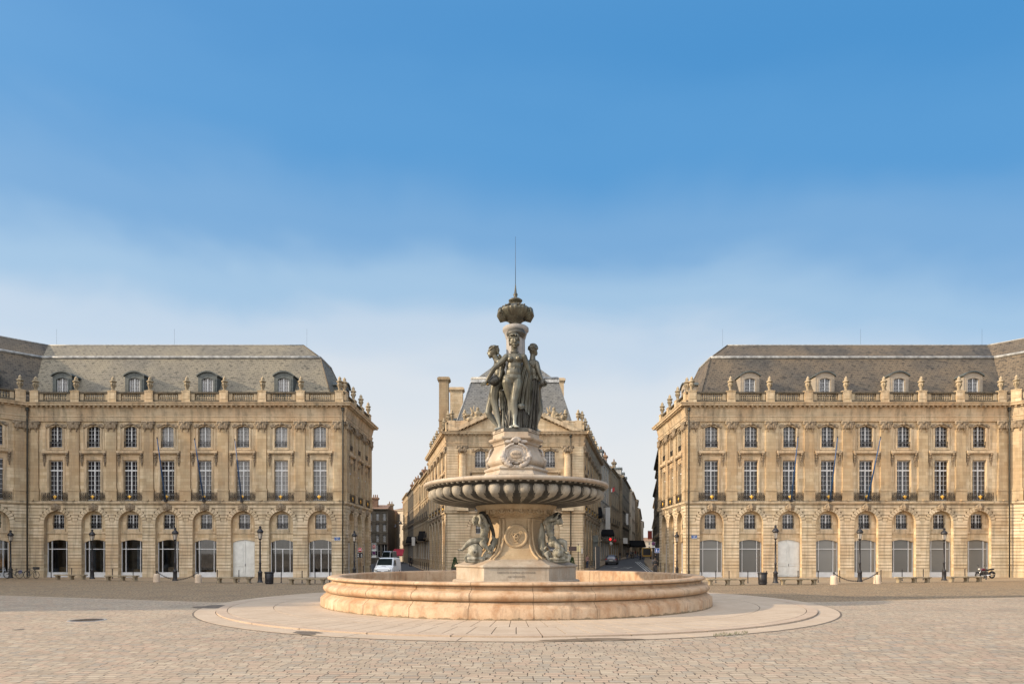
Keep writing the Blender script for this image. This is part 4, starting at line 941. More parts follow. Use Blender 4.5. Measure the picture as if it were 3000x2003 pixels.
# the deep body behind the pavilion: low slate roofs above both flanks
mb = MB(); zl = 17.5
q0 = Vector((CX0+v.x*LFL-r0.x, v.y*LFL)); q1 = Vector((CX1+v2.x*RFL-r0.x, v2.y*RFL))
aL, bL = Vector((CX0-r0.x+.9, 1.2)), q0+Vector((.9,0)); aR, bR = Vector((CX1-r0.x-.9, 1.2)), q1-Vector((.9,0))
mb.add([(aL.x,15,zl),(bL.x,bL.y,zl),(bL.x+5,bL.y,zl+4.5),(aL.x+4,15,zl+4.5)], [(0,1,2,3)]); mb.add([(aR.x,15,zl),(bR.x,bR.y,zl),(bR.x-5,bR.y,zl+4.5),(aR.x-4,15,zl+4.5)], [(3,2,1,0)])
mb.add([(aL.x-.2,14.5,zl),(aR.x+.2,14.5,zl),(aR.x-4,15,zl+4.5),(aL.x+4,15,zl+4.5)], [(0,1,2,3)])
mb.build('rear_roof', M['slate_dark'], cen)
for Yd, sx in ((88.5,-1),(94.5,-1),(92,1),(99,1)):
    if sx < 0: dormer(cen, (CX0+v.x*(Yd-CY)/v.y+1.0-r0.x, Yd-CY, 18.3), -pi/2+.22, M['dormer_stone'])
    else: dormer(cen, (CX1+v2.x*(Yd-CY)/v2.y-1.0-r0.x, Yd-CY, 18.3), pi/2-.2, M['dormer_stone'])
MB().add([(Pl[0]-r0.x, Pl[1]-CY, 0),(CX1+v2.x*RFL-r0.x, v2.y*RFL, 0),(CX1+v2.x*RFL-r0.x, v2.y*RFL, 18),(Pl[0]-r0.x, Pl[1]-CY, 18)], [(0,1,2,3)]).build('rear_wall', M['street'], cen)
# doorway shrubs, flagpoles and name plates come with the street furniture
# ------------------------------------------------------------------ fountain
ft = thing('fountain', 'great round stone fountain with a fluted upper bowl and three bronze women on top', 'fountain', (FX, FY, .06))
Z0 = .06
def fz(prof): return [(r, z-Z0) for r, z in prof]
# lower basin: moulded wall of 25 stones with open joints
bp = fz([(8.25,.55),(8.27,1.36),(8.33,1.425),(8.45,1.44),(8.78,1.44),(8.86,1.42),(8.90,1.37),(8.89,1.32),(8.80,1.29),(8.72,1.26),(8.70,1.19),(8.74,1.13),(8.84,1.10),(8.88,1.08),(8.98,1.05),(9.06,.99),(9.09,.90),(9.07,.82),(9.0,.75),(8.9,.71),(8.88,.69),(8.96,.67),(8.97,.62),(9.06,.58),(9.14,.50),(9.20,.46),(9.21,.05)])
bp = [(r, (z+.01)*.95-.01) for r, z in bp]
bs = MB(); NS = 25; ng = 7
for i in range(NS):
    g = .0012*random.uniform(.6, 1.6); a0 = -pi/2+R_(3.5)+2*pi*i/NS+g; a1 = -pi/2+R_(3.5)+2*pi*(i+1)/NS-g
    tw = [random.uniform(-.006,.006) for _ in bp]; st = len(bs.v)
    bs.lathe(bp, (0,0,0), ng, 0, True, a0, a1)
    m = ng+1; n = len(bp)
    bs.add([bs.v[st+j*m] for j in range(n)], [tuple(range(n))]); bs.add([bs.v[st+j*m+ng] for j in range(n)], [tuple(range(n-1,-1,-1))])
bo = bs.build('basin', M['basin_blocks'], ft)
jc = MB().lathe([(r-.03 if k > 2 else r+.03, z-.02) for k, (r, z) in enumerate(bp)], (0,0,0), 120); link('basin_joints', jc.mesh('basin_joints', M['stain']), bo)
MB().lathe(fz([(8.3,.62),(0,.60)]), (0,0,0), 60).build('basin_floor', M['bowl'], ft)
# hexagonal base block
HR = -pi/2+pi/6
MB().hexloft(fz([(3.12,.5),(3.12,1.10),(3.04,1.14),(2.93,1.15),(2.93,1.72),(2.96,1.735),(3.01,1.77),(3.01,1.82),(2.96,1.86),(2.86,1.88),(2.2,2.12)]), (0,0,0), HR).build('base_block', M['fstone'], ft)
SH = [(2.3,2.06),(2.22,2.10),(2.16,2.16),(1.86,2.30),(1.62,2.52),(1.45,2.82),(1.36,3.2),(1.33,3.6),(1.35,3.95),(1.39,4.06),(1.50,4.09),(1.52,4.17),(1.60,4.19)]
MB().hexloft(fz(SH), (0,0,0), HR, 6).build('pedestal', M['fcarved'], ft)
cp = MB().lathe(fz([(1.45,4.14),(1.58,4.19),(1.60,4.24),(1.68,4.30),(1.82,4.42),(1.93,4.55),(1.98,4.64),(1.98,4.70),(1.5,4.71)]), (0,0,0), 72)
for i in range(26):
    a = 2*pi*i/26; ca, sa = cos(a), sin(a); Rz = Matrix.Rotation(a, 3, 'Z')
    cp.ell((1.80*ca, 1.80*sa, 4.38-Z0), (.09,.11,.15), Rz, 8, 6); cp.torus((1.84*ca, 1.84*sa, 4.40-Z0), .16, .03, Rz @ Matrix.Rotation(pi/2-.5, 3, 'Y'), 12, 5); a += pi/26; cp.ell((1.82*cos(a), 1.82*sin(a), 4.36-Z0), (.05,.03,.16), Rz, 6, 5)
for i in range(60): a = 2*pi*i/60; cp.box(1.56*cos(a)-.03, 1.56*cos(a)+.03, 1.56*sin(a)-.03, 1.56*sin(a)+.03, 4.15-Z0, 4.20-Z0)
cp.build('carved_capital', M['fcarved'], ft)
for kx in range(6):
    a = HR+kx*pi/3
    for off in (-.10, .10):
        MB().tube([((r+.0)*cos(a+off/max(r,1)*1.0), (r)*sin(a+off/max(r,1)), z-Z0) for r, z in SH[1:-3]], [.06]*(len(SH)-4), 6).build('corner_moulding', M['fcarved'], ft)
apo = lambda R: R*cos(pi/6)
for kx in range(3):
    a = -pi/2+kx*2*pi/3; med = MB(); Rm = Matrix.Rotation(pi/2, 3, 'X')
    med.torus((0,0,0), .50, .075, Rm, 40, 8); med.torus((0,.01,0), .36, .04, Rm, 36, 8)
    med.lathe([(0,.0),(.36,.0),(.44,.04),(.52,.05),(.56,-.2)], (0,0,0), 40); n0 = len(med.v)-5*40
    for i in range(n0, n0+200):
        x, y, z = med.v[i]; med.v[i] = (x, -z, y)
    cres = MB()
    for j in range(3):
        b = pi/2+j*2*pi/3; c_ = (.12*cos(b), .12*sin(b))
        pts = []; rad = []
        for t in np.linspace(-1, 1, 15):
            q = b+pi+t*2.15; pts.append((c_[0]+.19*cos(q), -.035-.015*sin(3*q), c_[1]+.19*sin(q))); rad.append(.010+.034*(1-t*t))
        cres.tube(pts, rad, 6)
    zc = 3.20; d_ = apo(1.36)+.14
    m_ = med.build('medallion', M['fcarved'], ft, (d_*cos(a), d_*sin(a), zc-Z0), a+pi/2); link('crescents', cres.mesh('crescents', M['fcarved']), m_)
def lettering(txt, size, mat, parent, loc, rz, sp=1.0):
    o = link('lettering', text_mesh(txt, size, mat, .008, space=sp), parent, loc, rz); return o
lettering("EXECUTE D'APRES LES DESSINS\nDE VISCONTI", .125, M['ink_faint'], ft, (0, -apo(2.93)-.004, 1.43-Z0), 0, 1.5)
# the fluted bowl
BP = [(0,5.36,0),(2.0,5.38,0),(3.6,5.42,0),(4.0,5.50,0),(4.13,5.66,0),(4.2,5.71,0),(4.40,5.725,0),(4.47,5.70,0),(4.50,5.65,0),(4.50,5.60,0),(4.47,5.55,0),(4.40,5.52,0)]
bw = MB(); bw.lathe(fz([(r, z) for r, z, _ in BP]), (0,0,0), 120); bw.build('bowl_rim', M['fstone'], ft)
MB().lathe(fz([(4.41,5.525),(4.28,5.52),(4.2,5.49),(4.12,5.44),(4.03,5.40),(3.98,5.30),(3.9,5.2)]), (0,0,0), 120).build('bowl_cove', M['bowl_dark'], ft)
gd = [(3.92,5.41,.02),(4.06,5.41,.10),(4.18,5.38,.16),(4.26,5.31,.22),(4.29,5.2,.27),(4.28,5.1,.30),(4.22,5.0,.32),(4.10,4.92,.31),(3.9,4.855,.29),(3.5,4.79,.24),(3.0,4.745,.20),(2.5,4.71,.15),(2.0,4.685,.09),(1.7,4.67,.03),(1.4,4.665,0)]
NL = 40
def lobes(j, a, r):
    u = (a*NL/(2*pi)) % 1.0 - .5
    f = sqrt(max(0, 1-(abs(u)/.37)**2.2)) if abs(u) < .37 else (.32*(1-((abs(u)-.5)/.09)**2) if abs(u) > .41 else 0)
    return r - gd[j][2]*(1-f)
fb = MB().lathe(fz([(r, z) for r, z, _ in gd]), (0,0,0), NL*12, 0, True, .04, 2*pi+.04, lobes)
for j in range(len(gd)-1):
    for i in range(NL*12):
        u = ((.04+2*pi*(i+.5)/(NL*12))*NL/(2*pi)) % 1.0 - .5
        if abs(u) > .33 or (j > 5 and abs(u) > .33-.045*(j-5)) or j > 10: fb.m[j*NL*12+i] = 1  # grime in the grooves; the underside's shade is painted dark too
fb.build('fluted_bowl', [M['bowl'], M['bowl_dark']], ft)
bd = MB()
for i in range(84): a = 2*pi*(i+.5)/84; bd.ell((4.33*cos(a), 4.33*sin(a), 5.50-Z0), (.075,.075,.045), None, 7, 5)
for i in range(NL):
    a = 2*pi*i/NL+pi/NL*0+.0
    for q in (-.022, .022): bd.ell((4.10*cos(a+q+2*pi/NL*0), 4.10*sin(a+q), 5.20-Z0), (.03,.03,.14), None, 6, 5)
bd.build('bowl_beading', M['bowl'], ft)
# upper pedestal
UP = [(1.66,5.3),(1.66,6.13),(1.60,6.17),(1.52,6.30),(1.50,6.33),(1.55,6.36),(1.58,6.42),(1.55,6.47),(1.44,6.50),(1.36,6.55),(1.27,6.60),(1.25,6.62),(1.32,6.66),(1.39,6.73),(1.42,6.81),(1.40,6.90),(1.33,7.02),(1.23,7.18),(1.14,7.34),(1.09,7.48),(1.08,7.58),(1.14,7.62),(1.14,7.70),(1.20,7.76),(1.29,7.80),(1.34,7.86),(1.34,7.93),(1.28,7.95),(1.14,7.97),(1.13,8.18),(1.0,8.2)]
us = MB().hexloft(fz(UP), (0,0,0), HR); us.build('upper_pedestal', M['fstone'], ft)
ub = MB().hexloft(fz([(1.12,8.18),(1.14,8.19),(1.14,8.35),(1.10,8.37)]), (0,0,0), HR); ub.build('statue_plinth', M['bronze_dark'], ft)
for tx, a in (('FASTIVVM', -pi/3), ('BALLARS', pi/3)):
    pl = MB().box(-.54,.54,-.012,.012,-.07,.07); d_ = apo(1.14)+.012; x, y = d_*sin(a), -d_*cos(a)
    p_ = pl.build('inscription_band', M['fstone'], ft, (x, y, 8.27-Z0), a); lettering(tx, .135, M['ink'], p_, (0, -.016, 0), 0)
# cartouche with shell and garland on each wide face
ca = MB(); Rm = Matrix.Rotation(pi/2, 3, 'X'); rr_ = random.Random(5)
ca.ell((0,.02,0), (.40,.10,.36), None, 20, 12); 
for t in range(30):
    b = 2*pi*t/30; ca.ell((.44*cos(b), -.02, .40*sin(b)), (.07,.06,.07), None, 6, 5)
for t in np.linspace(-.5, .5, 9): ca.tube([(0,-.04,.55),(.20*sin(t*2.6),-.13,.62+.16*cos(t*2.6)),(.25*sin(t*2.6),-.05,.66+.17*cos(t*2.6))], [.03,.045,.02], 6)
for s in (-1,1):
    ca.tube([(s*.1,-.08,.50),(s*.3,-.1,.44),(s*.5,-.07,.30),(s*.56,-.02,.05),(s*.52,-.06,-.15)], [.06,.06,.06,.07,.09], 7)
    for i in range(7): t = i/6; ca.ell((s*(.62-.34*t+.04*rr_.random()), -.10-.10*t, -.12-.42*t*(1.6-.6*t)), (.12+.03*rr_.random(),.11,.11), None, 8, 6)
    ca.ell((s*.6,-.06,-.02), (.11,.1,.12)); ca.ell((s*.62,-.03,.12), (.07,.06,.09)); ca.ell((s*.36,-.03,.62), (.2,.04,.08)); ca.ell((s*.18,-.1,-.36), (.12,.06,.04), Matrix.Rotation(s*.4, 3, 'Y'))
for i in range(34): b = pi+pi*rr_.random(); q = .30+.22*rr_.random(); ca.ell((1.1*q*cos(b), -.20-.05*rr_.random(), -.16+1.0*q*sin(b)), (.045,.04,.05), None, 6, 5)
cme = sculpt(ca, 'cartouche', M['cart'], .022, 1, raw=True)
for kx, tx in ((0, 'AGLA\u00c9'), (1, None), (2, None)):
    a = -pi/2+kx*2*pi/3; d_ = apo(1.25)+.06; c_ = link('cartouche', cme, ft, (d_*cos(a), d_*sin(a), 7.06-Z0), a+pi/2)
    ov = MB().ell((0,-.10,0), (.28,.05,.2), None, 20, 12); ov = link('cartouche_field', ov.mesh('cartouche_field', M['fstone']), c_)
    if tx: lettering(tx, .145, M['ink'], c_, (0, -.155, .01), 0)
# column and crowning shell vase
BZ = 8.36-Z0
cl = MB(); cl.lathe([(.46,0),(.46,4.6)], (-.02,.1,BZ), 24); cl.lathe([(.34,0),(.32,4.6)], (.0,-.24,BZ), 20)
cl.lathe([(.46,4.50),(.48,4.55),(.52,4.70),(.58,4.88),(.64,4.94),(.64,5.08),(.57,5.10),(.57,5.14),(0,5.15)], (-.02,.1,BZ), 28)
cl.build('column', M['column_stone'], ft)
MB().lathe([(.33,4.48),(.37,4.50),(.37,4.53),(.44,4.60),(.47,4.66),(.47,4.70),(.45,4.72),(.46,4.76),(.40,4.78),(.40,4.86),(.30,4.88),(.24,4.95),(0,4.96)], (.0,-.26,BZ), 26).build('front_capital', M['bronze_dark'], ft)
vs_ = [(0,4.86),(.26,4.86),(.24,4.93),(.15,5.02),(.13,5.14),(.14,5.24),(.2,5.27),(.24,5.32),(.40,5.37),(.60,5.47),(.74,5.62),(.79,5.74),(.78,5.80),(.70,5.86),(.58,5.95),(.46,6.02),(.30,6.06),(.20,6.10),(.17,6.16),(.26,6.20),(.33,6.26),(.34,6.30),(.26,6.36),(.14,6.40),(.08,6.46),(.10,6.55),(.11,6.60),(.06,6.68),(.05,6.80),(.03,6.95),(.02,7.1),(0,7.12)]
def ribs(j, a, r): return r*(1+.035*cos(24*a)) if 7 < j < 16 else r
sv = MB(); sv.lathe(vs_, (-.03,-.12,BZ+.07), 96, 0, True, 0, 2*pi, ribs)
for kx in range(3):
    a = pi/6*0+R_(0)+kx*2*pi/3+(0 if kx == 0 else 0); a = [0, pi, pi/2][kx]
    for t in np.linspace(-1, 1, 13):
        b = a+t*.5; hgt = 5.62-.30*(1-t*t)
        sv.tube([(-.03+.45*cos(b), .45*sin(b)-.12, BZ+.07+5.42-.06*(1-t*t)), (-.03+.72*cos(b), .72*sin(b)-.12, BZ+.07+hgt-.02), (-.03+.85*cos(b), .85*sin(b)-.12, BZ+.07+5.55+.02*abs(t)), (-.03+.82*cos(b), .82*sin(b)-.12, BZ+.07+5.82)], [.05,.075,.07,.045], 6)
for i in range(40): a = rr_.random()*2*pi; q = .62+.2*rr_.random(); sv.ell((-.03+q*cos(a), q*sin(a)-.12, BZ+.07+5.84+.03*rr_.random()), (.05,.05,.04), None, 6, 5)
sv.build('shell_vase', M['bronze'], ft)
MB().tube([(-.03,-.12,BZ+7.1),(-.03,-.12,BZ+9.5)], [.016,.006], 6).build('spike', M['iron'], ft)
# ------------------------------------------------------------------ the three bronze women
K_ = .00468
KZ = RS = 1.0
def P(cx, cy, y): return Vector(((cx-392)*K_, y, (1505-cy)*K_*KZ))
def limb(mb, pts, n=10):
    ps = [P(*p[:3]) for p in pts]; rs = [p[3]*RS for p in pts]
    q = []; r = []
    for i in range(len(ps)-1):
        for t in (0, .25, .5, .75): q.append(ps[i].lerp(ps[i+1], t)); r.append(rs[i]+(rs[i+1]-rs[i])*t)
    q.append(ps[-1]); r.append(rs[-1]); mb.tube(q, r, n); mb.ell(ps[0], rs[0]); mb.ell(ps[-1], rs[-1])
def hand(mb, base, d, side, curl=.5, L=.42, w=.11):          # palm, four bent fingers and a thumb
    base, d, side = Vector(base), Vector(d).normalized(), Vector(side).normalized(); nn = d.cross(side).normalized()
    R = Matrix((side, d, nn)).transposed()
    mb.ell(base+d*L*.24, (w*.9, L*.27, w*.42), R)
    for i, (o_, l_) in enumerate(((-.75,.40),(-.27,.47),(.25,.45),(.72,.36))):
        a = base+d*L*.42+side*w*o_; b = a+d*L*l_*.55+nn*L*.06*curl; c = b+d*L*l_*.42*(1-curl*.5)+nn*L*.26*curl
        mb.tube([a, b, c], [.036,.032,.024], 6)
    a = base+d*L*.12-side*w*.8; b = a-side*w*.55+d*L*.18; mb.tube([a, b, b+d*L*.16+nn*.03], [.042,.036,.028], 6)
def foot(mb, ankle, d, L=.44):
    ankle, d = Vector(ankle), Vector(d).normalized(); s = Vector((-d.y, d.x, 0))
    mb.tube([ankle+Vector((0,0,.03))-d*.06, ankle+d*.14+Vector((0,0,-.03)), ankle+d*.30+Vector((0,0,-.07))], [.095,.085,.07], 8)
    for i in range(5): mb.tube([ankle+d*.28+s*(.075-.038*i)+Vector((0,0,-.085)), ankle+d*(.40-.012*i*i)+s*(.085-.042*i)+Vector((0,0,-.10))], [.034-.003*i,.026-.002*i], 6)
def lerpP(poly, u):
    n = len(poly)-1; f = min(u*n, n-1e-6); i = int(f); return Vector(poly[i]).lerp(Vector(poly[i+1]), f-i)
def cloth(mb, A, B, nf, amp, nu=64, nv=14, sag=0., out=Vector((0,-1,0)), seed=0, th=.03):
    rn = random.Random(seed); ph = [rn.random()*6.28 for _ in range(4)]; front = []; back = []
    for j in range(nv+1):
        v = j/nv
        for i in range(nu+1):
            u = i/nu; p = lerpP(A, u).lerp(lerpP(B, u), v)
            w_ = 2*pi*nf*u+ph[0]+.9*sin(4*u+ph[1]+1.3*v); d_ = amp*((abs(sin(w_/2))*2-1)*.8+.35*sin(2.3*w_+ph[2]+2*v))*(.35+.65*min(1, v*2+.2)) - sag*sin(pi*v)
            q = p + out*d_; front.append(q); back.append(q - out*th)
    n = nu+1; fs = [(j*n+i, (j+1)*n+i, (j+1)*n+i+1, j*n+i+1) for j in range(nv) for i in range(nu)]; o = len(front)
    fs += [tuple(o+k for k in f[::-1]) for f in fs]
    for j in range(nv): fs += [(j*n, (j+1)*n, o+(j+1)*n, o+j*n)[::-1], (j*n+nu, (j+1)*n+nu, o+(j+1)*n+nu, o+j*n+nu)]
    for i in range(nu): fs += [(i, i+1, o+i+1, o+i)[::-1], (nv*n+i, nv*n+i+1, o+nv*n+i+1, o+nv*n+i)]
    mb.add(front+back, fs, 0, True)
BASE = (.0, 0, BZ)
# front figure
KZ = 1.018; RS = 1.16
g = MB(); y = -.72
g.ell(P(378,812,y), (.365,.25,.36)); g.ell(P(378,772,y+.02), (.455,.19,.15)); g.ell(P(374,880,y), (.345,.235,.40)); g.ell(P(368,945,y-.02), (.385,.255,.32)); g.ell(P(358,1000,y), (.455,.285,.29))
g.ell(P(302,1010,y+.03), (.23,.26,.30)); g.ell(P(414,1005,y+.03), (.23,.26,.30)); g.ell(P(362,1035,y-.03), (.27,.21,.17)); g.ell(P(357,1000,y+.15), (.40,.2,.28))
g.ell(P(334,818,y-.20), (.14,.115,.14)); g.ell(P(416,809,y-.20), (.14,.115,.14)); g.ell(P(330,815,y-.315), .024); g.ell(P(421,803,y-.315), .024)
limb(g, [(303,1040,y,.235),(312,1110,y+.02,.205),(326,1180,y+.05,.158),(331,1222,y+.06,.132),(336,1270,y+.1,.135),(341,1310,y+.13,.13),(347,1370,y+.15,.1),(353,1430,y+.14,.072),(356,1468,y+.12,.07)])
limb(g, [(408,1045,y,.24),(398,1110,y-.06,.222),(382,1180,y-.13,.172),(373,1222,y-.17,.148),(371,1262,y-.15,.138),(375,1310,y-.1,.148),(379,1365,y-.08,.115),(377,1425,y-.1,.078),(376,1466,y-.1,.075)])
foot(g, P(354,1480,y+.1), (-.35,-1,0), .5); foot(g, P(378,1480,y-.1), (.25,-1,0), .5)
limb(g, [(288,785,y,.135),(245,832,y-.02,.130),(205,868,y-.05,.115),(172,898,y-.08,.105),(140,945,y-.06,.096),(112,988,y-.04,.078),(92,1022,y-.02,.06)]); hand(g, P(90,1026,y-.02), P(66,1060,0)-P(90,1026,0)+Vector((0,-.05,0)), (1,.2,.2), .7, .44, .13)
limb(g, [(470,785,y,.138),(494,840,y+.05,.132),(512,905,y+.12,.115),(524,960,y+.2,.1),(540,1020,y+.3,.08)]); hand(g, P(540,1020,y+.3), (.4,.3,-1), (1,0,0), .8, .40, .13)
limb(g, [(376,756,y+.02,.14),(374,715,y-.01,.128),(372,680,y-.04,.13)])
g.ell(P(371,628,y-.05), (.215,.245,.30)); g.ell(P(375,664,y-.12), (.155,.145,.165)); g.ell(P(378,692,y-.19), (.07,.07,.055)); g.ell(P(345,655,y-.12), (.08,.08,.09)); g.ell(P(404,655,y-.12), (.08,.08,.09))
g.tube([P(380,616,y-.29),P(383,650,y-.345)], [.026,.044], 6); g.ell(P(382,653,y-.335), (.052,.045,.034)); g.ell(P(380,673,y-.285), (.068,.034,.02)); g.ell(P(380,680,y-.27), (.055,.034,.018))
for s_ in (-1,1): g.ell(P(379+s_*19,622,y-.25), (.06,.045,.026)); g.ell(P(379+s_*19,609,y-.262), (.08,.04,.02)); g.ell(P(373+s_*46,640,y-.03), (.034,.055,.065))
g.ell(P(376,905,y-.25), (.03,.02,.03))
front = sculpt(g, 'bronze_woman', M['bronze'], .019, 6, ft, BASE)
h = MB(); rn = random.Random(12)
for i in range(150):
    a = rn.random()*2*pi; e_ = rn.uniform(.0, 1.45); r_ = .235
    q = P(370,616,y-.03)+Vector((r_*cos(e_)*cos(a), 1.12*r_*cos(e_)*sin(a), .1+r_*sin(e_)*.95))
    if q.y < y-.2 and q.z < P(0,585,0).z: continue
    h.ell(q, (.055,.055,.045), None, 7, 5)
h.ell(P(370,606,y+.02), (.225,.24,.24)); h.torus(P(370,596,y-.05), .215, .04, Matrix.Rotation(.18,3,'X'), 20, 6)
for s_ in (-1,1):
    for i in range(6): h.ell(P(371+s_*(49-i),612+i*9,y-.07+.03*i), .05, None, 7, 5)
h.ell(P(371,640,y+.2), (.15,.1,.14))
sculpt(h, 'hair', M['bronze'], .014, 1, front)
nk = MB()
for i in range(24): a = 2*pi*i/24; nk.ell(P(375,735,y-.03)+Vector((.185*cos(a), .175*sin(a)+.01, .05*sin(a))), .025, None, 6, 4)
nk.build('necklace', M['bronze_dark'], front)
# left figure in profile
KZ = 1.075; RS = 1.14
g = MB(); y = -.05
g.ell(P(216,872,y), (.30,.34,.30)); g.ell(P(204,840,y), (.21,.40,.15)); g.ell(P(222,945,y), (.275,.29,.32)); g.ell(P(208,1010,y), (.33,.34,.30)); g.ell(P(198,1065,y), (.33,.36,.29)); g.ell(P(172,897,y-.1), (.15,.13,.14)); g.ell(P(172,897,y+.14), (.15,.13,.14)); g.ell(P(250,850,y), (.18,.3,.2))
limb(g, [(182,1080,y-.08,.265),(166,1150,y-.1,.24),(165,1205,y-.12,.195),(175,1262,y-.14,.155),(186,1310,y-.12,.155),(203,1375,y-.1,.122),(219,1440,y-.1,.078),(226,1472,y-.1,.075)]); foot(g, P(228,1482,y-.1), (-.9,-.5,0), .5)
limb(g, [(175,1090,y+.14,.24),(140,1180,y+.22,.2),(110,1265,y+.28,.165),(100,1312,y+.3,.148),(125,1348,y+.36,.135),(165,1390,y+.42,.11),(205,1440,y+.46,.075)]); foot(g, P(214,1462,y+.46), (.4,-.9,-.3))
limb(g, [(218,850,y-.28,.13),(246,905,y-.36,.12),(240,950,y-.42,.102),(228,995,y-.44,.08),(214,1030,y-.44,.06)]); hand(g, P(214,1032,y-.44), (-.75,-.2,-.35), (.1,.9,.3), .6, .42, .13)
limb(g, [(190,850,y+.26,.125),(145,890,y+.3,.11),(128,945,y+.2,.09),(130,1000,y+.0,.07)])
limb(g, [(200,830,y,.15),(182,800,y,.13),(168,772,y,.13)])
g.ell(P(154,728,y), (.265,.205,.275)); g.ell(P(128,760,y), (.15,.14,.15)); g.ell(P(119,786,y), (.06,.06,.055)); g.tube([P(103,722,y),P(91,752,y)], [.03,.044], 6); g.ell(P(104,770,y), (.036,.06,.02)); g.ell(P(104,714,y), (.036,.1,.024)); g.ell(P(112,727,y-.1), (.03,.05,.026))
left = sculpt(g, 'bronze_woman', M['bronze'], .019, 6, ft, BASE)
h = MB(); h.ell(P(164,716,y), (.265,.225,.255)); rn = random.Random(6)
for i in range(30): t = i/29; h.tube([P(106+30*t,702-28*t,y-.17*(1-abs(t-.5))),P(166+14*t,688+22*t,y-.24),P(196+20*t,735+18*t,y-.20+.34*t),P(218+16*t,780+16*t,y-.14+.28*t)], [.026,.036,.038,.026], 5)
h.ell(P(222,785,y), (.10,.14,.14)); h.ell(P(236,822,y+.02), (.08,.12,.14)); h.torus(P(157,703,y), .265, .026, Matrix.Rotation(-.5,3,'Y'), 20, 6)
sculpt(h, 'hair', M['bronze'], .014, 1, left)
vz = MB(); ax = (P(92,1064,0)-P(175,1022,0)+Vector((0,-.28,0))).normalized(); Rv = ax.to_track_quat('Z','Y').to_matrix()
vz.lathe([(0,-.28),(.13,-.26),(.21,-.16),(.215,-.13),(.235,-.1),(.24,0),(.225,.03),(.22,.12),(.15,.22),(.10,.28),(.095,.34),(.14,.42),(.135,.44),(.07,.36),(0,.30)], (0,0,0), 20); vz.xf(Matrix.Translation(P(166,1034,-.48)) @ Rv.to_4x4())
vz.tube([P(188,1004,-.40),P(192,978,-.46),P(160,990,-.54),P(135,1030,-.6)], .032, 6); vo = link('vase', vz.mesh('vase', M['bronze_dark']), left)
spt = MB().ell(P(90,1070,-.66)+Vector((0,-.03,-.03)), (.07,.05,.05)); link('vase_mouth', spt.mesh('vase_mouth', M['gold']), left)
# right figure from behind
RS = 1.2
g = MB(); y = .0
g.ell(P(563,862,y), (.31,.26,.32)); g.ell(P(563,834,y), (.335,.22,.15)); g.ell(P(575,940,y), (.275,.25,.34)); g.ell(P(590,1010,y), (.32,.34,.31)); g.ell(P(594,1060,y), (.32,.36,.28)); g.ell(P(540,860,y-.1), (.15,.18,.24))
limb(g, [(604,850,y-.12,.122),(616,900,y-.22,.115),(630,948,y-.28,.098),(648,995,y-.32,.078),(666,1030,y-.34,.058)]); hand(g, P(666,1032,y-.34), (.4,-.2,-.9), (.9,.1,.3), .6, .42, .13)
limb(g, [(600,1090,y+.1,.22),(618,1180,y+.2,.185),(640,1262,y+.22,.145),(643,1300,y+.22,.13),(628,1345,y+.22,.122),(608,1405,y+.2,.098),(594,1455,y+.16,.07),(592,1478,y+.15,.066)]); foot(g, P(592,1484,y+.15), (.5,-.8,0), .48)
limb(g, [(575,1090,y-.08,.21),(570,1200,y-.1,.16),(560,1300,y-.1,.14),(566,1440,y-.1,.075)])
limb(g, [(563,818,y,.14),(566,780,y,.115),(568,750,y,.115)])
g.ell(P(571,712,y), (.205,.23,.265)); g.ell(P(596,738,y+.05), (.11,.13,.14))
right = sculpt(g, 'bronze_woman', M['bronze'], .019, 6, ft, BASE)
h = MB(); rn = random.Random(4); h.ell(P(569,698,y-.02), (.22,.24,.225))
for i in range(80): a = rn.random()*2*pi; e_ = rn.uniform(-.3,1.4); h.ell(P(569,698,y-.02)+Vector((.22*cos(e_)*cos(a), .24*cos(e_)*sin(a), .225*sin(e_))), (.05,.045,.034), None, 6, 5)
h.torus(P(566,704,y-.20), .10, .045, Matrix.Rotation(pi/2,3,'X'), 14, 6); h.ell(P(566,704,y-.22), .06)
sculpt(h, 'hair', M['bronze'], .014, 1, right)
vz = MB(); vz.ell(P(668,1052,-.38), (.15,.15,.17)); vz.torus(P(692,1045,-.45), .10, .04, Matrix.Rotation(1.1,3,'Y'), 14, 6); rn = random.Random(2)
for i in range(20): vz.ell(P(690+rn.gauss(0,9),1062+rn.gauss(0,14),-.42), (.04,.04,.06), None, 6, 5)
vz.tube([P(655,1020,-.36),P(640,1060,-.36),P(655,1095,-.36)], .05, 6); link('vase', vz.mesh('vase', M['bronze_dark']), right)
# cloths hanging between and behind them
KZ = 1.0; RS = 1.0
dr = MB()
A = [(.55*cos(a), .1+.55*sin(a), 2.75) for a in np.linspace(pi*.98, pi*2.02, 9)]; Bc = [(.86*cos(a), .05+.80*sin(a), .0) for a in np.linspace(pi*.98, pi*2.02, 9)]
cloth(dr, A, Bc, 6, .12, 110, 14, 0, Vector((0,-1,0)), 3); dr.build('drapery', M['bronze_dark'], ft, BASE)
dr = MB(); cloth(dr, [P(468,800,-.50),P(510,800,-.64),P(562,846,-.42)], [P(402,1205,-.74),P(430,1262,-.82),P(476,1286,-.62)], 2.4, .13, 64, 24, -.10, Vector((-.25,-1,0)).normalized(), 5, .05)
cloth(dr, [P(474,905,-.60),P(520,900,-.62),P(562,930,-.40)], [P(462,1270,-.62),P(500,1340,-.60),P(548,1380,-.42)], 2.2, .10, 48, 18, -.03, Vector((.1,-1,0)).normalized(), 6, .05)
dr.ell(P(438,1276,-.80), (.18,.15,.13)); dr.tube([P(404,1255,-.8),P(436,1290,-.92),P(474,1272,-.78)], [.05,.075,.05], 8); dr.tube([P(400,1275,-.8),P(438,1306,-.9),P(470,1290,-.78)], [.04,.06,.04], 8); dr.build('drapery', M['bronze'], ft, BASE)
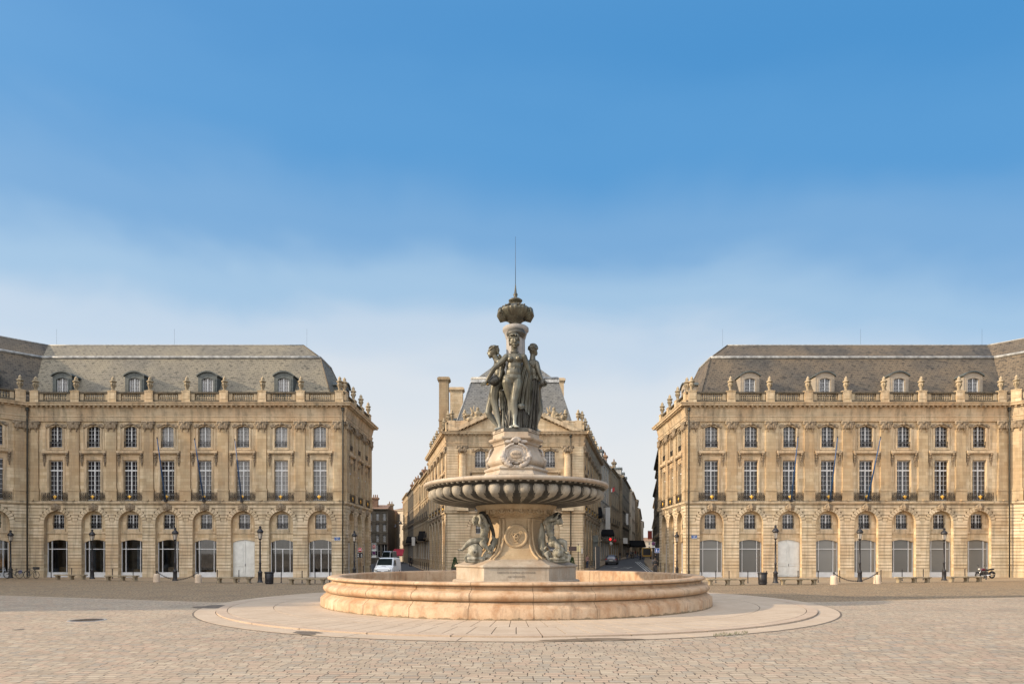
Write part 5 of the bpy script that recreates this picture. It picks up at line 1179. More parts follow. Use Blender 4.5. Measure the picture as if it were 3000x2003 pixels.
dr = MB(); cloth(dr, [P(420,1290,-.74),P(462,1290,-.72)], [P(404,1500,-.78),P(492,1503,-.70)], 2.4, .10, 40, 12, 0, Vector((0,-1,0)), 9); dr.build('drapery', M['bronze_dark'], ft, BASE)
dr = MB(); cloth(dr, [P(548,985,-.40),P(592,970,-.44),P(632,1000,-.30)], [P(484,1500,-.58),P(555,1500,-.62),P(616,1500,-.30)], 3.2, .13, 80, 20, 0, Vector((0,-1,0)), 11, .05); dr.build('drapery', M['bronze_dark'], ft, BASE)
dr = MB(); cloth(dr, [P(214,1090,-.42),P(246,1080,-.48)], [P(226,1310,-.46),P(256,1290,-.48)], 2, .07, 30, 10, 0, Vector((0,-1,0)), 12); cloth(dr, [P(240,1090,-.45),P(262,1100,-.40)], [P(252,1500,-.54),P(290,1502,-.48)], 1.5, .08, 30, 14, 0, Vector((0,-1,0)), 14); dr.build('drapery', M['bronze'], ft, BASE)
dr = MB()
for x0, y0, x1, y1, r_ in ((262,1285,322,1495,.06),(280,1310,345,1495,.065),(258,1350,300,1498,.06),(410,1330,470,1500,.06),(425,1300,496,1490,.055),(300,1410,330,1500,.055)):
    dr.tube([P(x0,y0,-.42),P((x0+x1)/2+6*(1 if x0 < 380 else -1),(y0+y1)/2,-.56),P(x1,y1,-.64)], [r_*.6,r_,r_*1.2], 8, flat=.8)
dr.build('drapery_folds', M['bronze_dark'], ft, BASE)
# ------------------------------------------------------------------ children riding dolphins on the pedestal corners
def Q(cx, cy, y): return Vector(((1320+cx/6.18-1512)*.0163, y, 2.4-Z0+(140-cy/6.18)*.0163))
def qlimb(mb, pts, n=10):
    ps = [Q(*p[:3]) for p in pts]; rs = [p[3] for p in pts]; q = []; r = []
    for i in range(len(ps)-1):
        for t in (0, .33, .66): q.append(ps[i].lerp(ps[i+1], t)); r.append(rs[i]+(rs[i+1]-rs[i])*t)
    q.append(ps[-1]); r.append(rs[-1]); mb.tube(q, r, n); mb.ell(ps[0], rs[0]); mb.ell(ps[-1], rs[-1])
def toes(mb, c, d, n=5):
    for i in range(n): mb.ell(Q(*c)+Vector(d)*(.03*(i-2)), (.028,.028,.03), None, 6, 5)
g = MB(); y = -1.25
g.ell(Q(628,440,y), (.225,.2,.25)); g.ell(Q(610,540,y-.03), (.205,.195,.21)); g.ell(Q(605,625,y), (.26,.22,.2)); g.ell(Q(640,370,y), (.22,.16,.14))
qlimb(g, [(570,640,y-.08,.165),(460,640,y-.14,.155),(380,650,y-.16,.14),(320,700,y-.16,.125),(262,765,y-.16,.088),(225,805,y-.16,.07)]); g.ell(Q(185,808,y-.17), (.12,.07,.055)); toes(g, (150,800,y-.17), (0,1,.4))
qlimb(g, [(620,655,y-.12,.165),(585,690,y-.26,.15),(640,745,y-.28,.12),(690,800,y-.26,.085),(705,820,y-.26,.07)]); g.ell(Q(715,835,y-.3), (.07,.1,.05)); toes(g, (715,842,y-.42), (1,0,0))
qlimb(g, [(655,375,y-.02,.12),(612,260,y-.1,.108),(560,190,y-.14,.09),(505,215,y-.16,.07)]); hand(g, Q(505,215,y-.16), (-1,0,-.4), (0,-1,.2), .8, .24, .07)
qlimb(g, [(590,390,y-.14,.1),(545,330,y-.26,.1),(560,270,y-.28,.085),(540,220,y-.24,.065)])
g.ell(Q(462,290,y-.08), (.165,.165,.19)); g.ell(Q(452,325,y-.14), (.125,.12,.12)); g.ell(Q(437,318,y-.25), (.035,.045,.035)); g.ell(Q(445,345,y-.23), (.05,.03,.016)); g.ell(Q(440,362,y-.2), (.04,.04,.03)); qlimb(g, [(520,360,y-.05,.1),(490,330,y-.06,.1)])
for s in (-1,1): g.ell(Q(440+s*22,298,y-.21), (.035,.03,.018))
boy = sculpt(g, 'bronze_child', M['bronze_pale'], .017, 2, ft)
h = MB(); rn = random.Random(3); h.ell(Q(468,270,y-.05), (.17,.17,.165))
for i in range(40): a = rn.random()*6.28; e_ = rn.uniform(.0,1.4); h.ell(Q(466,268,y-.05)+Vector((.17*cos(e_)*cos(a), .17*cos(e_)*sin(a)+.02, .16*sin(e_))), .045, None, 6, 5)
sculpt(h, 'hair', M['bronze_pale'], .016, 1, boy)
ck = MB()
def smooth_path(pts, rad, k=5):
    pts = [Vector(p) for p in pts]; q = []; r = []
    for i in range(len(pts)-1):
        a_, b_, c_, d_ = pts[max(i-1,0)], pts[i], pts[i+1], pts[min(i+2,len(pts)-1)]
        for j in range(k):
            t = j/k; q.append(.5*((2*b_)+(c_-a_)*t+(2*a_-5*b_+4*c_-d_)*t*t+(3*b_-a_-3*c_+d_)*t**3)); r.append(rad[i]+(rad[i+1]-rad[i])*t)
    return q+[pts[-1]], r+[rad[-1]]
ck.tube(*smooth_path([Q(520,165,y),Q(590,140,y+.05),Q(665,215,y+.08),(Q(725,350,y+.12)),Q(770,480,y+.18),Q(780,600,y+.2),Q(730,690,y+.15)], [.07,.12,.14,.14,.12,.11,.08]), 10, flat=.7)
ck.tube([Q(530,190,y-.12),Q(580,150,y-.1),Q(640,210,y-.05)], [.06,.09,.09], 8); link('cloak', ck.mesh('cloak', M['bronze_black']), boy)
def dolphin(cx, cy, R, y, jaw, fins, tail):
    d = MB(); c = Q(cx, cy, y)
    d.ell(c+Vector((0,.12,0)), (R*1.02,R*.75,R*1.02), None, 18, 12)
    for k, q in enumerate((.95,.72,.5,.3)): d.torus(c+Vector((0,-.10-.07*k,-.01*k)), R*q, R*.13, Matrix.Rotation(pi/2+.05*k,3,'X'), 28, 8)
    d.torus(c+Vector((0,-.34,-.02)), R*.14, R*.07, Matrix.Rotation(pi/2,3,'X'), 12, 6)
    for pts in jaw: qlimb(d, pts)
    for (x, yy, l, a) in fins: d.ell(Q(x, yy, y-.05), (l, .05, .045), Matrix.Rotation(a,3,'Y'), 8, 6)
    for pts in tail: qlimb(d, pts)
    return sculpt(d, 'bronze_dolphin', M['bronze_pale'], .02, 1, ft)
dl = dolphin(455, 830, .335, y-.12, [[(335,900,y-.2,.12),(285,940,y-.2,.10),(300,1000,y-.2,.085),(420,1005,y-.22,.10),(560,1010,y-.2,.09),(660,1000,y-.15,.06)],[(560,960,y-.2,.09),(650,930,y-.18,.07),(760,900,y-.1,.04)],[(350,960,y-.25,.1),(480,960,y-.3,.09),(620,980,y-.25,.06)]],
    [(640+18*i, 850+22*i-8*(i % 2), .22, -.9+.22*i) for i in range(6)] + [(760,840,.14,-1.2),(780,770,.12,-1.4)], [[(700,800,y,.16),(780,720,y+.1,.14),(800,620,y+.12,.11),(760,560,y+.1,.05)],[(800,640,y+.12,.09),(850,590,y+.1,.05),(830,690,y+.1,.06)]])
ey = MB().ell(Q(455,845,y-.52), (.05,.03,.05)); link('eye', ey.mesh('eye', M['bronze_black']), dl)
g = MB()
g.ell(Q(1775,400,y), (.2,.19,.26)); g.ell(Q(1795,510,y-.02), (.2,.19,.21)); g.ell(Q(1825,620,y-.02), (.21,.2,.2)); g.ell(Q(1845,690,y), (.24,.22,.19)); g.ell(Q(1745,330,y), (.17,.2,.15))
qlimb(g, [(1870,690,y-.12,.165),(1930,740,y-.22,.145),(1990,790,y-.24,.11),(2040,825,y-.24,.082),(2060,835,y-.24,.07)]); g.ell(Q(2085,850,y-.28), (.09,.09,.05)); toes(g, (2100,858,y-.37), (1,0,0))
qlimb(g, [(1880,680,y+.05,.165),(1980,650,y-.02,.155),(2055,680,y-.02,.14),(2060,750,y-.04,.1),(2070,810,y-.05,.07)])
qlimb(g, [(1735,310,y-.1,.115),(1800,265,y-.2,.105),(1870,262,y-.24,.085),(1910,215,y-.2,.062)]); hand(g, Q(1910,215,y-.2), (.4,0,.9), (0,-1,.2), .7, .24, .07)
qlimb(g, [(1700,320,y+.1,.11),(1760,240,y+.12,.1),(1850,200,y+.05,.07)]); qlimb(g, [(1810,340,y-.02,.1),(1880,320,y-.04,.1)])
g.ell(Q(1945,280,y-.06), (.175,.165,.19)); g.ell(Q(1975,310,y-.08), (.12,.12,.12)); g.ell(Q(2016,305,y-.1), (.035,.035,.035)); g.ell(Q(2005,340,y-.1), (.04,.05,.03)); g.ell(Q(2005,325,y-.1), (.03,.06,.016))
boy2 = sculpt(g, 'bronze_child', M['bronze_pale'], .017, 2, ft)
h = MB(); h.ell(Q(1930,245,y-.04), (.18,.175,.165)); rn = random.Random(9)
for i in range(44): a = rn.random()*6.28; e_ = rn.uniform(-.2,1.4); h.ell(Q(1925,248,y-.04)+Vector((.18*cos(e_)*cos(a)-.01, .17*cos(e_)*sin(a)+.02, .16*sin(e_))), .048, None, 6, 5)
h.tube([Q(1850,180,y),Q(1930,160,y),Q(2000,180,y-.05)], [.07,.1,.05], 8); sculpt(h, 'hair', M['bronze_black'], .016, 1, boy2)
dolphin(1935, 868, .27, y-.14, [[(2050,890,y-.15,.13),(2120,920,y-.15,.13),(2110,990,y-.18,.1),(2010,1005,y-.2,.1),(1880,1005,y-.2,.08),(1770,990,y-.15,.06)],[(2030,960,y-.25,.09),(1900,965,y-.28,.08),(1790,960,y-.2,.05)]],
    [(1725+6*i, 850+20*i, .17, 2.5-.22*i) for i in range(7)] + [(1640,800,.12,.9),(1700,770,.12,2.2)], [[(1760,880,y-.05,.13),(1700,900,y,.13),(1650,760,y+.12,.17),(1640,620,y+.15,.19),(1650,500,y+.17,.17),(1650,400,y+.18,.11),(1640,330,y+.18,.05)]])
# ------------------------------------------------------------------ the two streets behind
HOUSE_W = {'house': (1.05, 2.3)}
def townhouse(p0, p1, H, floors, bays, mat, label, depth=9, z0=-.5, roofm='slate_dark', chim=((.2,2),(.8,2)), shop=True, ridge=2.2, balc=(1,), dorm=0, gl='glass', shutters=False):
    p0, p1 = Vector((*p0, 0)), Vector((*p1, 0)); t = (p1-p0); L = t.length; ang = atan2(t.y, t.x); mid = (p0+p1)/2
    th = thing('townhouse', label, 'house', mid, ang, 'townhouses lining the side streets'); x0, x1 = -L/2, L/2
    part = lambda n, mb, m: mb.build(n, m, th)
    zg = 4.6 if shop else 4.0; fh = (H-zg-.6)/(floors-1); bw = L/bays; holes = []; wins = []
    w = min(1.05, bw*.4)
    for f in range(floors):
        for b in range(bays):
            c = x0+bw*(b+.5); zb = (.4 if shop else 1.2) if f == 0 else zg+(f-1)*fh+.45; hh = (3.0 if shop else 2.2) if f == 0 else min(2.35, fh-.9)
            ww = min(bw*.72, 2.6) if f == 0 and shop else w
            if f == 0: zb += 1.0
            holes.append([(c-ww/2,zb),(c+ww/2,zb),(c+ww/2,zb+hh),(c-ww/2,zb+hh)]); wins.append((f, c, zb, ww, hh))
    wl = MB().holed([(x0,z0),(x1,z0),(x1,H),(x0,H)], holes, 0, .22)
    wl.add([(x0,0,z0),(x0,depth,z0),(x0,depth,H),(x0,0,H)], [(0,1,2,3)]); wl.add([(x1,0,z0),(x1,depth,z0),(x1,depth,H),(x1,0,H)], [(3,2,1,0)]); wl.add([(x0,depth,z0),(x1,depth,z0),(x1,depth,H),(x0,depth,H)], [(3,2,1,0)])
    part('wall', wl, M[mat])
    tr = MB(); extr(tr, [(0,H-.5),(.12,H-.45),(.15,H-.3),(.42,H-.25),(.46,H-.05),(0,H)], x0, x1); extr(tr, [(0,zg-.15),(.14,zg-.1),(.16,zg+.08),(0,zg+.12)], x0, x1)
    for f in range(2, floors): z = zg+(f-1)*fh; extr(tr, [(0,z),(.08,z+.02),(.08,z+.16),(0,z+.18)], x0, x1)
    for f, c, zb, ww, hh in wins:
        if f: tr.box(c-ww/2-.14, c-ww/2, -.05, 0, zb-.1, zb+hh+.1); tr.box(c+ww/2, c+ww/2+.14, -.05, 0, zb-.1, zb+hh+.1); tr.box(c-ww/2-.2, c+ww/2+.2, -.12, 0, zb+hh+.1, zb+hh+.26)
    part('trim', tr, M[mat])
    for f, c, zb, ww, hh in wins:
        k = ('hw', round(ww,1), round(hh,1))
        o = link('window' if f else 'shop_window', cached(k, lambda: window_mesh(round(ww,1)+.02, round(hh,1)+.05, 2 if f else 1, 3 if f else 2)), th, (c, .18, zb))
        link('pane', cached(('hp', k, gl), lambda: pane_mesh(round(ww,1), round(hh,1), gl)), o)
        if shutters and f:
            sm_ = cached('shut', lambda: MB().box(-.24,.24,-.06,0,0,2.2).mesh('shutter', M['grey_paint']))
            for s in (-1,1): link('shutter', sm_, th, (c+s*(ww/2+.38), -.01, zb))
        if f in balc: link('balcony_railing', cached('hbal', lambda: railing_mesh(1.5, .8)), th, (c, -.35, zb-.1)); 
    if balc:
        bs_ = MB()
        for f, c, zb, ww, hh in wins:
            if f in balc: bs_.box(c-.8, c+.8, -.42, 0, zb-.24, zb-.1)
        part('balcony_slabs', bs_, M['dirty'])
    rf = MB(); i_ = min(2.5, L*.25)
    rf.add([(x0,-.3,H),(x1,-.3,H),(x1,depth,H),(x0,depth,H),(x0+i_*.2,depth/2,H+ridge),(x1-i_*.2,depth/2,H+ridge)], [(0,1,5,4),(2,3,4,5),(1,2,5),(3,0,4)])
    part('roof', rf, M[roofm])
    for u, n in chim: chimney(th, x0+L*u, depth*.25, H-.5, H+ridge+1.6, 1.3, .7, M['tile'] if n > 2 else M[mat], n)
    for d_ in range(dorm): dormer(th, (x0+L*(d_+.5)/dorm, .5, H-.1), 0, M['lead'], 2.0)
    return th
def along(Y): return (CX0-.2237*(Y-CY), Y)
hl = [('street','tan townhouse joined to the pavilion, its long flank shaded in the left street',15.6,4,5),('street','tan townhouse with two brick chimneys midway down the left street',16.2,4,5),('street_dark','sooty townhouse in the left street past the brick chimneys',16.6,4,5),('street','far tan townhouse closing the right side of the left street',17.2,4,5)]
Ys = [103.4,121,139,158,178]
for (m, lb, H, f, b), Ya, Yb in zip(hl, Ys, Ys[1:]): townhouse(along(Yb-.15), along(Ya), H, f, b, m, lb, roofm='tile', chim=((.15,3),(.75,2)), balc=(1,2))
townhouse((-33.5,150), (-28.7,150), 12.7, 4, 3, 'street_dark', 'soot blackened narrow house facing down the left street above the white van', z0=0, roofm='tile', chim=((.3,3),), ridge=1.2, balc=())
townhouse((-35.2,171), (-31.2,171), 13.0, 4, 2, 'dirty', 'low brownish house squeezed between the black house and the pale tan house', z0=0, roofm='tile', chim=((.7,2),), ridge=1.0, balc=())
tan = townhouse((-34.8,188.5), (-30.2,184.5), 14.9, 4, 1, 'street_pale', 'pale tan house with one column of white windows above a red awning', z0=0, roofm='tile', chim=((.5,3),), ridge=1.0, balc=(), shop=False)
for a, b, lb in (((-21.5,84),(-29.7,113),'shaded townhouse on the left side of the left street, directly behind the left palace'),((-29.8,113.3),(-38.6,144),'shaded townhouse on the left side of the left street, second behind the left palace'),((-38.7,144.3),(-47.5,175),'shaded townhouse on the left side of the left street, farthest behind the left palace')): townhouse(a, b, 15.5, 4, 6, 'street', lb, roofm='tile', balc=(1,))
hr = [((14.9,109),(18.6,124),18.6,5,4,'street_pale','pale rendered house next to the pavilion in the right street, white banner hanging outside',dict(balc=(1,2),dorm=1,shutters=False)),
      ((18.9,124.2),(23.4,142),19.0,5,4,'street','tan house with a wide red brick chimney in the right street',dict(chim=((.2,4),(.6,4)),balc=(1,2))),
      ((24.2,142.2),(30.6,169),19.4,5,6,'dirty','dark house with dormers and a spired roof in the right street',dict(dorm=3,balc=(1,2,3))),
      ((31.3,169.3),(36.8,194),18.6,5,5,'street_pale','second pale house in the right street past the spired roof',dict(balc=(1,))),
      ((37.6,194.3),(42.4,220),18.4,5,5,'dirty','dark weathered house past the second pale house in the right street',dict(balc=(1,2))),
      ((43.2,220.3),(57,286),17.6,5,9,'street','long tan terrace far down the left side of the right street',dict(balc=(1,))),
      ((57.8,286.3),(71.5,353),16.5,4,9,'street_pale','pale far terrace at the end of the right street',dict(balc=())) ]
for a, b, H, f, n, m, lb, kw in hr: townhouse(a, b, H, f, n, m, lb, z0=0, **kw)
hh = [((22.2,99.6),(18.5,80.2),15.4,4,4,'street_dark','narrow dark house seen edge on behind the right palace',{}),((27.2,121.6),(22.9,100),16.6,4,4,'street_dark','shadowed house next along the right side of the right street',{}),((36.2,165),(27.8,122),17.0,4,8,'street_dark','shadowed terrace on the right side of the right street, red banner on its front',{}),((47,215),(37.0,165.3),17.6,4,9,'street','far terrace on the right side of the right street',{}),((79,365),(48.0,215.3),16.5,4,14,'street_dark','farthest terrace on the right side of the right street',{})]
for a, b, H, f, n, m, lb, kw in hh: townhouse(a, b, H, f, n, m, lb, z0=0, balc=(1,2), **kw)
townhouse((74,420), (104,420), 10.5, 3, 9, 'street_pale', 'low pale building closing the far end of the right street', z0=0, roofm='tile', balc=())
# a spire on the dark house
sp = MB().lathe([(1.2,0),(1.25,.2),(1.0,.5),(.9,1.6),(1.1,1.8),(.5,2.6),(.2,3.4),(.05,4.6),(0,4.7)], (0,0,0), 8)
q = px(1829, 1420, 160); hs_ = [o for o in COL.objects if o.get('label','').startswith('dark house with dormers')][0]
so_ = sp.build('spire', M['lead'], hs_, (3.5, 2.0, 19.2))
# ------------------------------------------------------------------ vehicles
M['van_white'] = simple('white_van_paint', (.72,.73,.74), .28, 0, .03, 2, .5); M['car_grey'] = simple('grey_car_paint', (.16,.17,.20), .3, .4, .06, 2, .5)
M['van_grey'] = simple('grey_van_paint', (.40,.42,.45), .35, .2, .06, 2, .5); M['yellow'] = simple('dull_yellow_paint', (.48,.29,.06), .5, 0, .12, 3)
M['rubber'] = simple('tyre_rubber', (.018,.018,.019), .8, 0, .2, 8); M['plastic'] = simple('dark_plastic', (.03,.03,.033), .6, 0, .15, 8)
M['lens'] = simple('clear_lamp_lens', (.55,.54,.50), .12, .3, .1, 9, .8); M['red_lens'] = simple('red_lamp_lens', (.35,.02,.02), .2, 0, .1, 9); M['chrome'] = simple('chrome', (.6,.6,.6), .15, .9, .05, 8)
M['carglass'] = simple('tinted_car_glass', (.010,.014,.014), .2, 0, .2, 2, .04); M['plate'] = simple('white_plate', (.7,.7,.68), .5)
def wheel(parent, x, y, r=.33, w=.2):
    t = MB().lathe([(r*.62,-w/2),(r*.94,-w/2),(r,-w*.3),(r,w*.3),(r*.94,w/2),(r*.62,w/2)], (0,0,0), 20).xf(Matrix.Rotation(pi/2, 4, 'Y'))
    o = t.build('wheel', M['rubber'], parent, (x, y, r)); h_ = MB().lathe([(0,-w*.3),(r*.63,-w*.35),(r*.63,w*.35),(0,w*.3)], (0,0,0), 16).xf(Matrix.Rotation(pi/2, 4, 'Y'))
    link('hub', h_.mesh('hub', M['chrome']), o); return o
def carbody(mb, st):        # stations along y: (y, half width low, half width belt, half width roof, z low, z belt, z roof)
    rings = []
    for (y, a, b, c, z0, z1, z2) in st:
        r = min(.12, (z2-z1)*.4+.02)
        rings.append([(-a*.9,y,z0),(-a,y,z0+.12),(-b,y,(z0+z1)/2+.08),(-b*.97,y,z1),(-c-.02,y,z2-r),(-c+.1,y,z2),(c-.1,y,z2),(c+.02,y,z2-r),(b*.97,y,z1),(b,y,(z0+z1)/2+.08),(a,y,z0+.12),(a*.9,y,z0)])
    n = 12; vs = [p for r in rings for p in r]; fs = [(i*n+k, i*n+(k+1) % n, (i+1)*n+(k+1) % n, (i+1)*n+k) for i in range(len(rings)-1) for k in range(n)]
    fs += [tuple(range(n-1,-1,-1)), tuple((len(rings)-1)*n+k for k in range(n))]; return mb.add(vs, fs, 0, False)
def make_van(label, paint, loc, rz, H=1.95, group=None):             # front towards -y
    v_ = thing('delivery_van', label, 'van', loc, rz, group); W = .95; k_ = H/1.95
    b = MB(); carbody(b, [(0,.78,.84,.70,.32,.80,.86),(.08,.90,.93,.74,.26,.86,1.0),(.55,.92,.95,.78,.24,1.02,1.12),(.75,.93,.96,.80,.24,1.08,1.28),(1.35,.94,.96,.78,.24,1.15,1.86*k_),(1.75,.94,.96,.80,.24,1.15,1.94*k_),(3.2,.94,.96,.82,.24,1.15,1.96*k_),(4.6,.94,.96,.82,.24,1.15,1.94*k_),(4.75,.9,.93,.8,.3,1.15,1.88*k_)])
    bo_ = b.build('body', paint, v_); m = bo_.modifiers.new('b', 'BEVEL'); m.width = .05; m.segments = 2; m.limit_method = 'ANGLE'
    ws = MB().add([(-.78,.64,1.20),(.78,.64,1.20),(.70,1.26,1.86*k_),(-.70,1.26,1.86*k_)], [(0,1,2,3)]); ws.build('windscreen', M['carglass'], v_)
    for s in (-1,1):
        sw = MB().add([(s*.965,1.05,1.18),(s*.965,2.0,1.18),(s*.87,2.0,1.72*k_),(s*.87,1.42,1.72*k_)], [(0,1,2,3)]); sw.build('side_window', M['carglass'], v_)
        MB().ell((s*.70,.02,.74), (.17,.10,.16), Matrix.Rotation(s*.4,3,'Z')).build('headlight', M['lens'], v_)
        MB().box(s*1.02-.1, s*1.02+.1, .98, 1.1, 1.15, 1.42).build('wing_mirror', M['plastic'], v_)
        MB().box(s*.38-.22, s*.38+.22, -.045, .02, .50, .62).build('grille', M['plastic'], v_)
        for y in (.95,3.8): wheel(v_, s*.86, y)
    MB().box(-.84,.84,-.07,.06,.26,.46).build('bumper', paint, v_); MB().box(-.26,.26,-.085,-.07,.33,.44).build('number_plate', M['plate'], v_); MB().box(-.24,.24,.34,.44,1.08,1.10).build('bonnet_vent', M['plastic'], v_)
    return v_
def make_car(label, paint, loc, rz, group=None):                     # tail towards -y
    v_ = thing('parked_car', label, 'car', loc, rz, group); b = MB()
    carbody(b, [(0,.74,.78,.62,.36,.80,.86),(.08,.84,.87,.66,.28,.86,1.0),(.25,.86,.88,.60,.24,.90,1.22),(.6,.87,.88,.58,.22,.92,1.42),(1.5,.87,.88,.60,.22,.92,1.47),(2.3,.87,.88,.60,.22,.92,1.42),(3.0,.87,.88,.66,.22,.90,1.0),(3.8,.84,.86,.7,.24,.78,.84),(4.05,.74,.76,.6,.3,.66,.7)])
    bo_ = b.build('body', paint, v_); m = bo_.modifiers.new('b', 'BEVEL'); m.width = .04; m.segments = 2; m.limit_method = 'ANGLE'
    MB().add([(-.62,.14,.98),(.62,.14,.98),(.54,.50,1.38),(-.54,.50,1.38)], [(0,1,2,3)]).build('rear_window', M['carglass'], v_)
    for s in (-1,1):
        MB().add([(s*.875,.55,.95),(s*.875,2.8,.95),(s*.66,2.2,1.36),(s*.66,.75,1.36)], [(0,1,2,3)]).build('side_window', M['carglass'], v_)
        MB().box(s*.72-.1, s*.72+.1, -.015, .12, .74, .92).build('tail_light', M['red_lens'], v_)
        for y in (.75,3.2): wheel(v_, s*.80, y, .31)
    MB().box(-.8,.8,-.06,.06,.30,.52).build('bumper', M['plastic'], v_); MB().box(-.26,.26,-.03,.0,.58,.69).build('number_plate', M['plate'], v_); return v_
make_van('white delivery van facing the square at the mouth of the left street', M['van_white'], (-12.95,65.0,0), -.02)
q = px(1126,1620,124); make_van('tall grey van behind the white van in the left street', M['van_grey'], (q.x, 124, rise_l(124)+.02), -.15, 2.8)
q = px(1134,1640,88); c_ = make_car('small pale car half hidden behind the white van', M['van_grey'], (q.x, 88, rise_l(88)+.02), .2)
q = px(1786,1640,96); make_car('grey hatchback parked at the left kerb of the right street', M['car_grey'], (q.x+.2, 96, rise_r(96)+.02), -.22)
q = px(1895,1630,132); tv = thing('delivery_truck', 'yellow and black small delivery truck seen from behind in the right street', 'truck', (q.x, 132, rise_r(132)+.02), -.2)
b = MB(); b.box(-.95,.95,0,3.2,.55,2.35); b.box(-.95,.95,-.02,0,.55,.8); b.build('box_body', M['yellow'], tv); MB().box(-.75,.75,-.04,-.01,.85,2.15).build('rear_opening', M['plastic'], tv); MB().box(-.9,.9,3.2,4.7,.5,1.95).build('cab', M['yellow'], tv); MB().box(-.9,.9,-.1,.02,.38,.54).build('bumper', M['plastic'], tv)
for s in (-1,1):
    MB().box(s*.82-.08, s*.82+.08, -.05, .0, .6, .78).build('tail_light', M['red_lens'], tv)
    for y in (.8,4.0): wheel(tv, s*.8, y, .34)
# ------------------------------------------------------------------ people
M['skin'] = simple('skin', (.42,.27,.19), .6, 0, .06, 4)
def cloth_mat(n, c): return simple(n, c, .9, 0, .2, 7)
def person(label, loc, rz, top, legs, hair=(.05,.035,.025), h=1.72, stride=.22, coat=False, group=None):
    t = thing('person', label, 'person', loc, rz, group); k_ = h/1.72
    b = MB()
    def L(pts, n=8):
        ps = [Vector(p[:3])*k_ for p in pts]; rs = [p[3]*k_ for p in pts]; b.tube(ps, rs, n); b.ell(ps[0], rs[0], None, 8, 6); b.ell(ps[-1], rs[-1], None, 8, 6)
    for s in (-1,1):
        L([(s*.09,0,.90,.10),(s*.10,-s*stride*.5,.50,.068),(s*.10,-s*stride*.55+.05*(s>0),.09,.042)]); b.ell(Vector((s*.10,-s*stride*.55-.07,.045))*k_, (.045,.12,.045))
        L([(s*.19,0,1.38,.055),(s*.25,s*.05,1.12,.045),(s*.24,s*.12-.06,.88,.034)])
        for f in range(4): b.tube([Vector((s*(.225+.012*f),s*.12-.085+.022*f,.86))*k_, Vector((s*(.225+.010*f),s*.12-.09+.022*f,.775+.008*abs(f-1.5)))*k_], [.012,.009], 5)
        b.tube([Vector((s*.225,s*.12-.10,.86))*k_, Vector((s*.205,s*.12-.13,.81))*k_], [.012,.009], 5)
    b.ell(Vector((0,0,1.0))*k_, (.17,.12,.17)); b.ell(Vector((0,0,1.25))*k_, (.185,.125,.24)); b.ell(Vector((0,0,1.40))*k_, (.2,.1,.08)); L([(0,0,1.42,.055),(0,-.01,1.52,.052)])
    b.ell(Vector((0,-.015,1.61))*k_, (.078,.095,.115)); b.ell(Vector((0,-.112,1.60))*k_, (.014,.02,.022)); b.ell(Vector((0,-.09,1.555))*k_, (.03,.015,.01))
    for s in (-1,1): b.ell(Vector((s*.08,.0,1.61))*k_, (.012,.02,.03))
    bd_ = sculpt(b, 'body', M['skin'], .016, 1, t)
    c = MB(); c.ell(Vector((0,0,1.24))*k_, (.205,.145,.27)); c.ell(Vector((0,0,1.40))*k_, (.22,.12,.09)); c.ell(Vector((0,0,1.0 if not coat else .86))*k_, (.19,.14,.15 if not coat else .34))
    for s in (-1,1): c.tube([Vector((s*.19,0,1.38))*k_,Vector((s*.25,s*.05,1.12))*k_,Vector((s*.245,s*.12-.05,.91))*k_], [.078*k_,.066*k_,.054*k_], 8)
    sculpt(c, 'jacket', top, .02, 1, bd_)
    c = MB(); c.ell(Vector((0,0,.93))*k_, (.175,.13,.13))
    for s in (-1,1): c.tube([Vector((s*.09,0,.92))*k_,Vector((s*.10,-s*stride*.5,.50))*k_,Vector((s*.10,-s*stride*.55+.05*(s>0),.08))*k_], [.118*k_,.088*k_,.066*k_], 8); c.ell(Vector((s*.10,-s*stride*.55-.07,.045))*k_, (.055,.13,.05))
    sculpt(c, 'trousers', legs, .02, 1, bd_)
    hm = MB().ell(Vector((0,.015,1.645))*k_, (.09,.105,.10)).ell(Vector((0,.06,1.58))*k_, (.08,.06,.1)); hm.build('hair', cloth_mat('dark_hair', hair), bd_)
    return t
BK, DN, PK, RD, GR = cloth_mat('black_cloth',(.02,.02,.023)), cloth_mat('denim',(.05,.07,.12)), cloth_mat('pink_cloth',(.42,.26,.23)), cloth_mat('dark_red_cloth',(.2,.03,.03)), cloth_mat('grey_cloth',(.12,.12,.13))
person('person in black coat and dark trousers walking away beside the right palace corner', (15.35,69.5,.12), pi, BK, BK, h=1.78, coat=True)
person('person in dark jacket walking behind the blue footpath sign', (16.35,74.5,.25), pi-.2, GR, BK, h=1.7)
person('person in pale pink jacket standing at the pavilion right corner', (9.65,83.2,rise_r(83)+.1), .5, PK, DN, h=1.68, stride=.05)
for i, (x, Y, tp, lg, lb) in enumerate(((1838,128,BK,DN,'person in black walking in the right street, leftmost of the crowd by the shopfronts'),(1848,140,GR,BK,'person in grey jacket within the crowd of the right street beside the shopfronts'),(1854,137,BK,BK,'person all in black in the middle of the crowd of the right street'),(1861,150,RD,DN,'person in dark red jacket in the crowd of the right street'),(1868,142,BK,DN,'person in black jacket and jeans in the crowd near the yellow truck'),(1876,126,BK,BK,'person in black walking just left of the yellow truck'),(1816,118,BK,GR,'person in black jacket on the pavement past the grey hatchback'),(1921,88,BK,DN,'person in black jacket farther along the pavement beside the right palace'))):
    q = px(x, 1600, Y); person(lb, (q.x, Y, rise_r(Y)+.04), pi*(i % 2)+.3*i, tp, lg, h=1.66+.03*(i % 4), group='people in the right street')
q = px(1193,1640,112); person('person in black standing on the left street pavement by the dark awnings', (q.x+.6, 112, rise_l(112)+.14), 1.2, BK, BK)
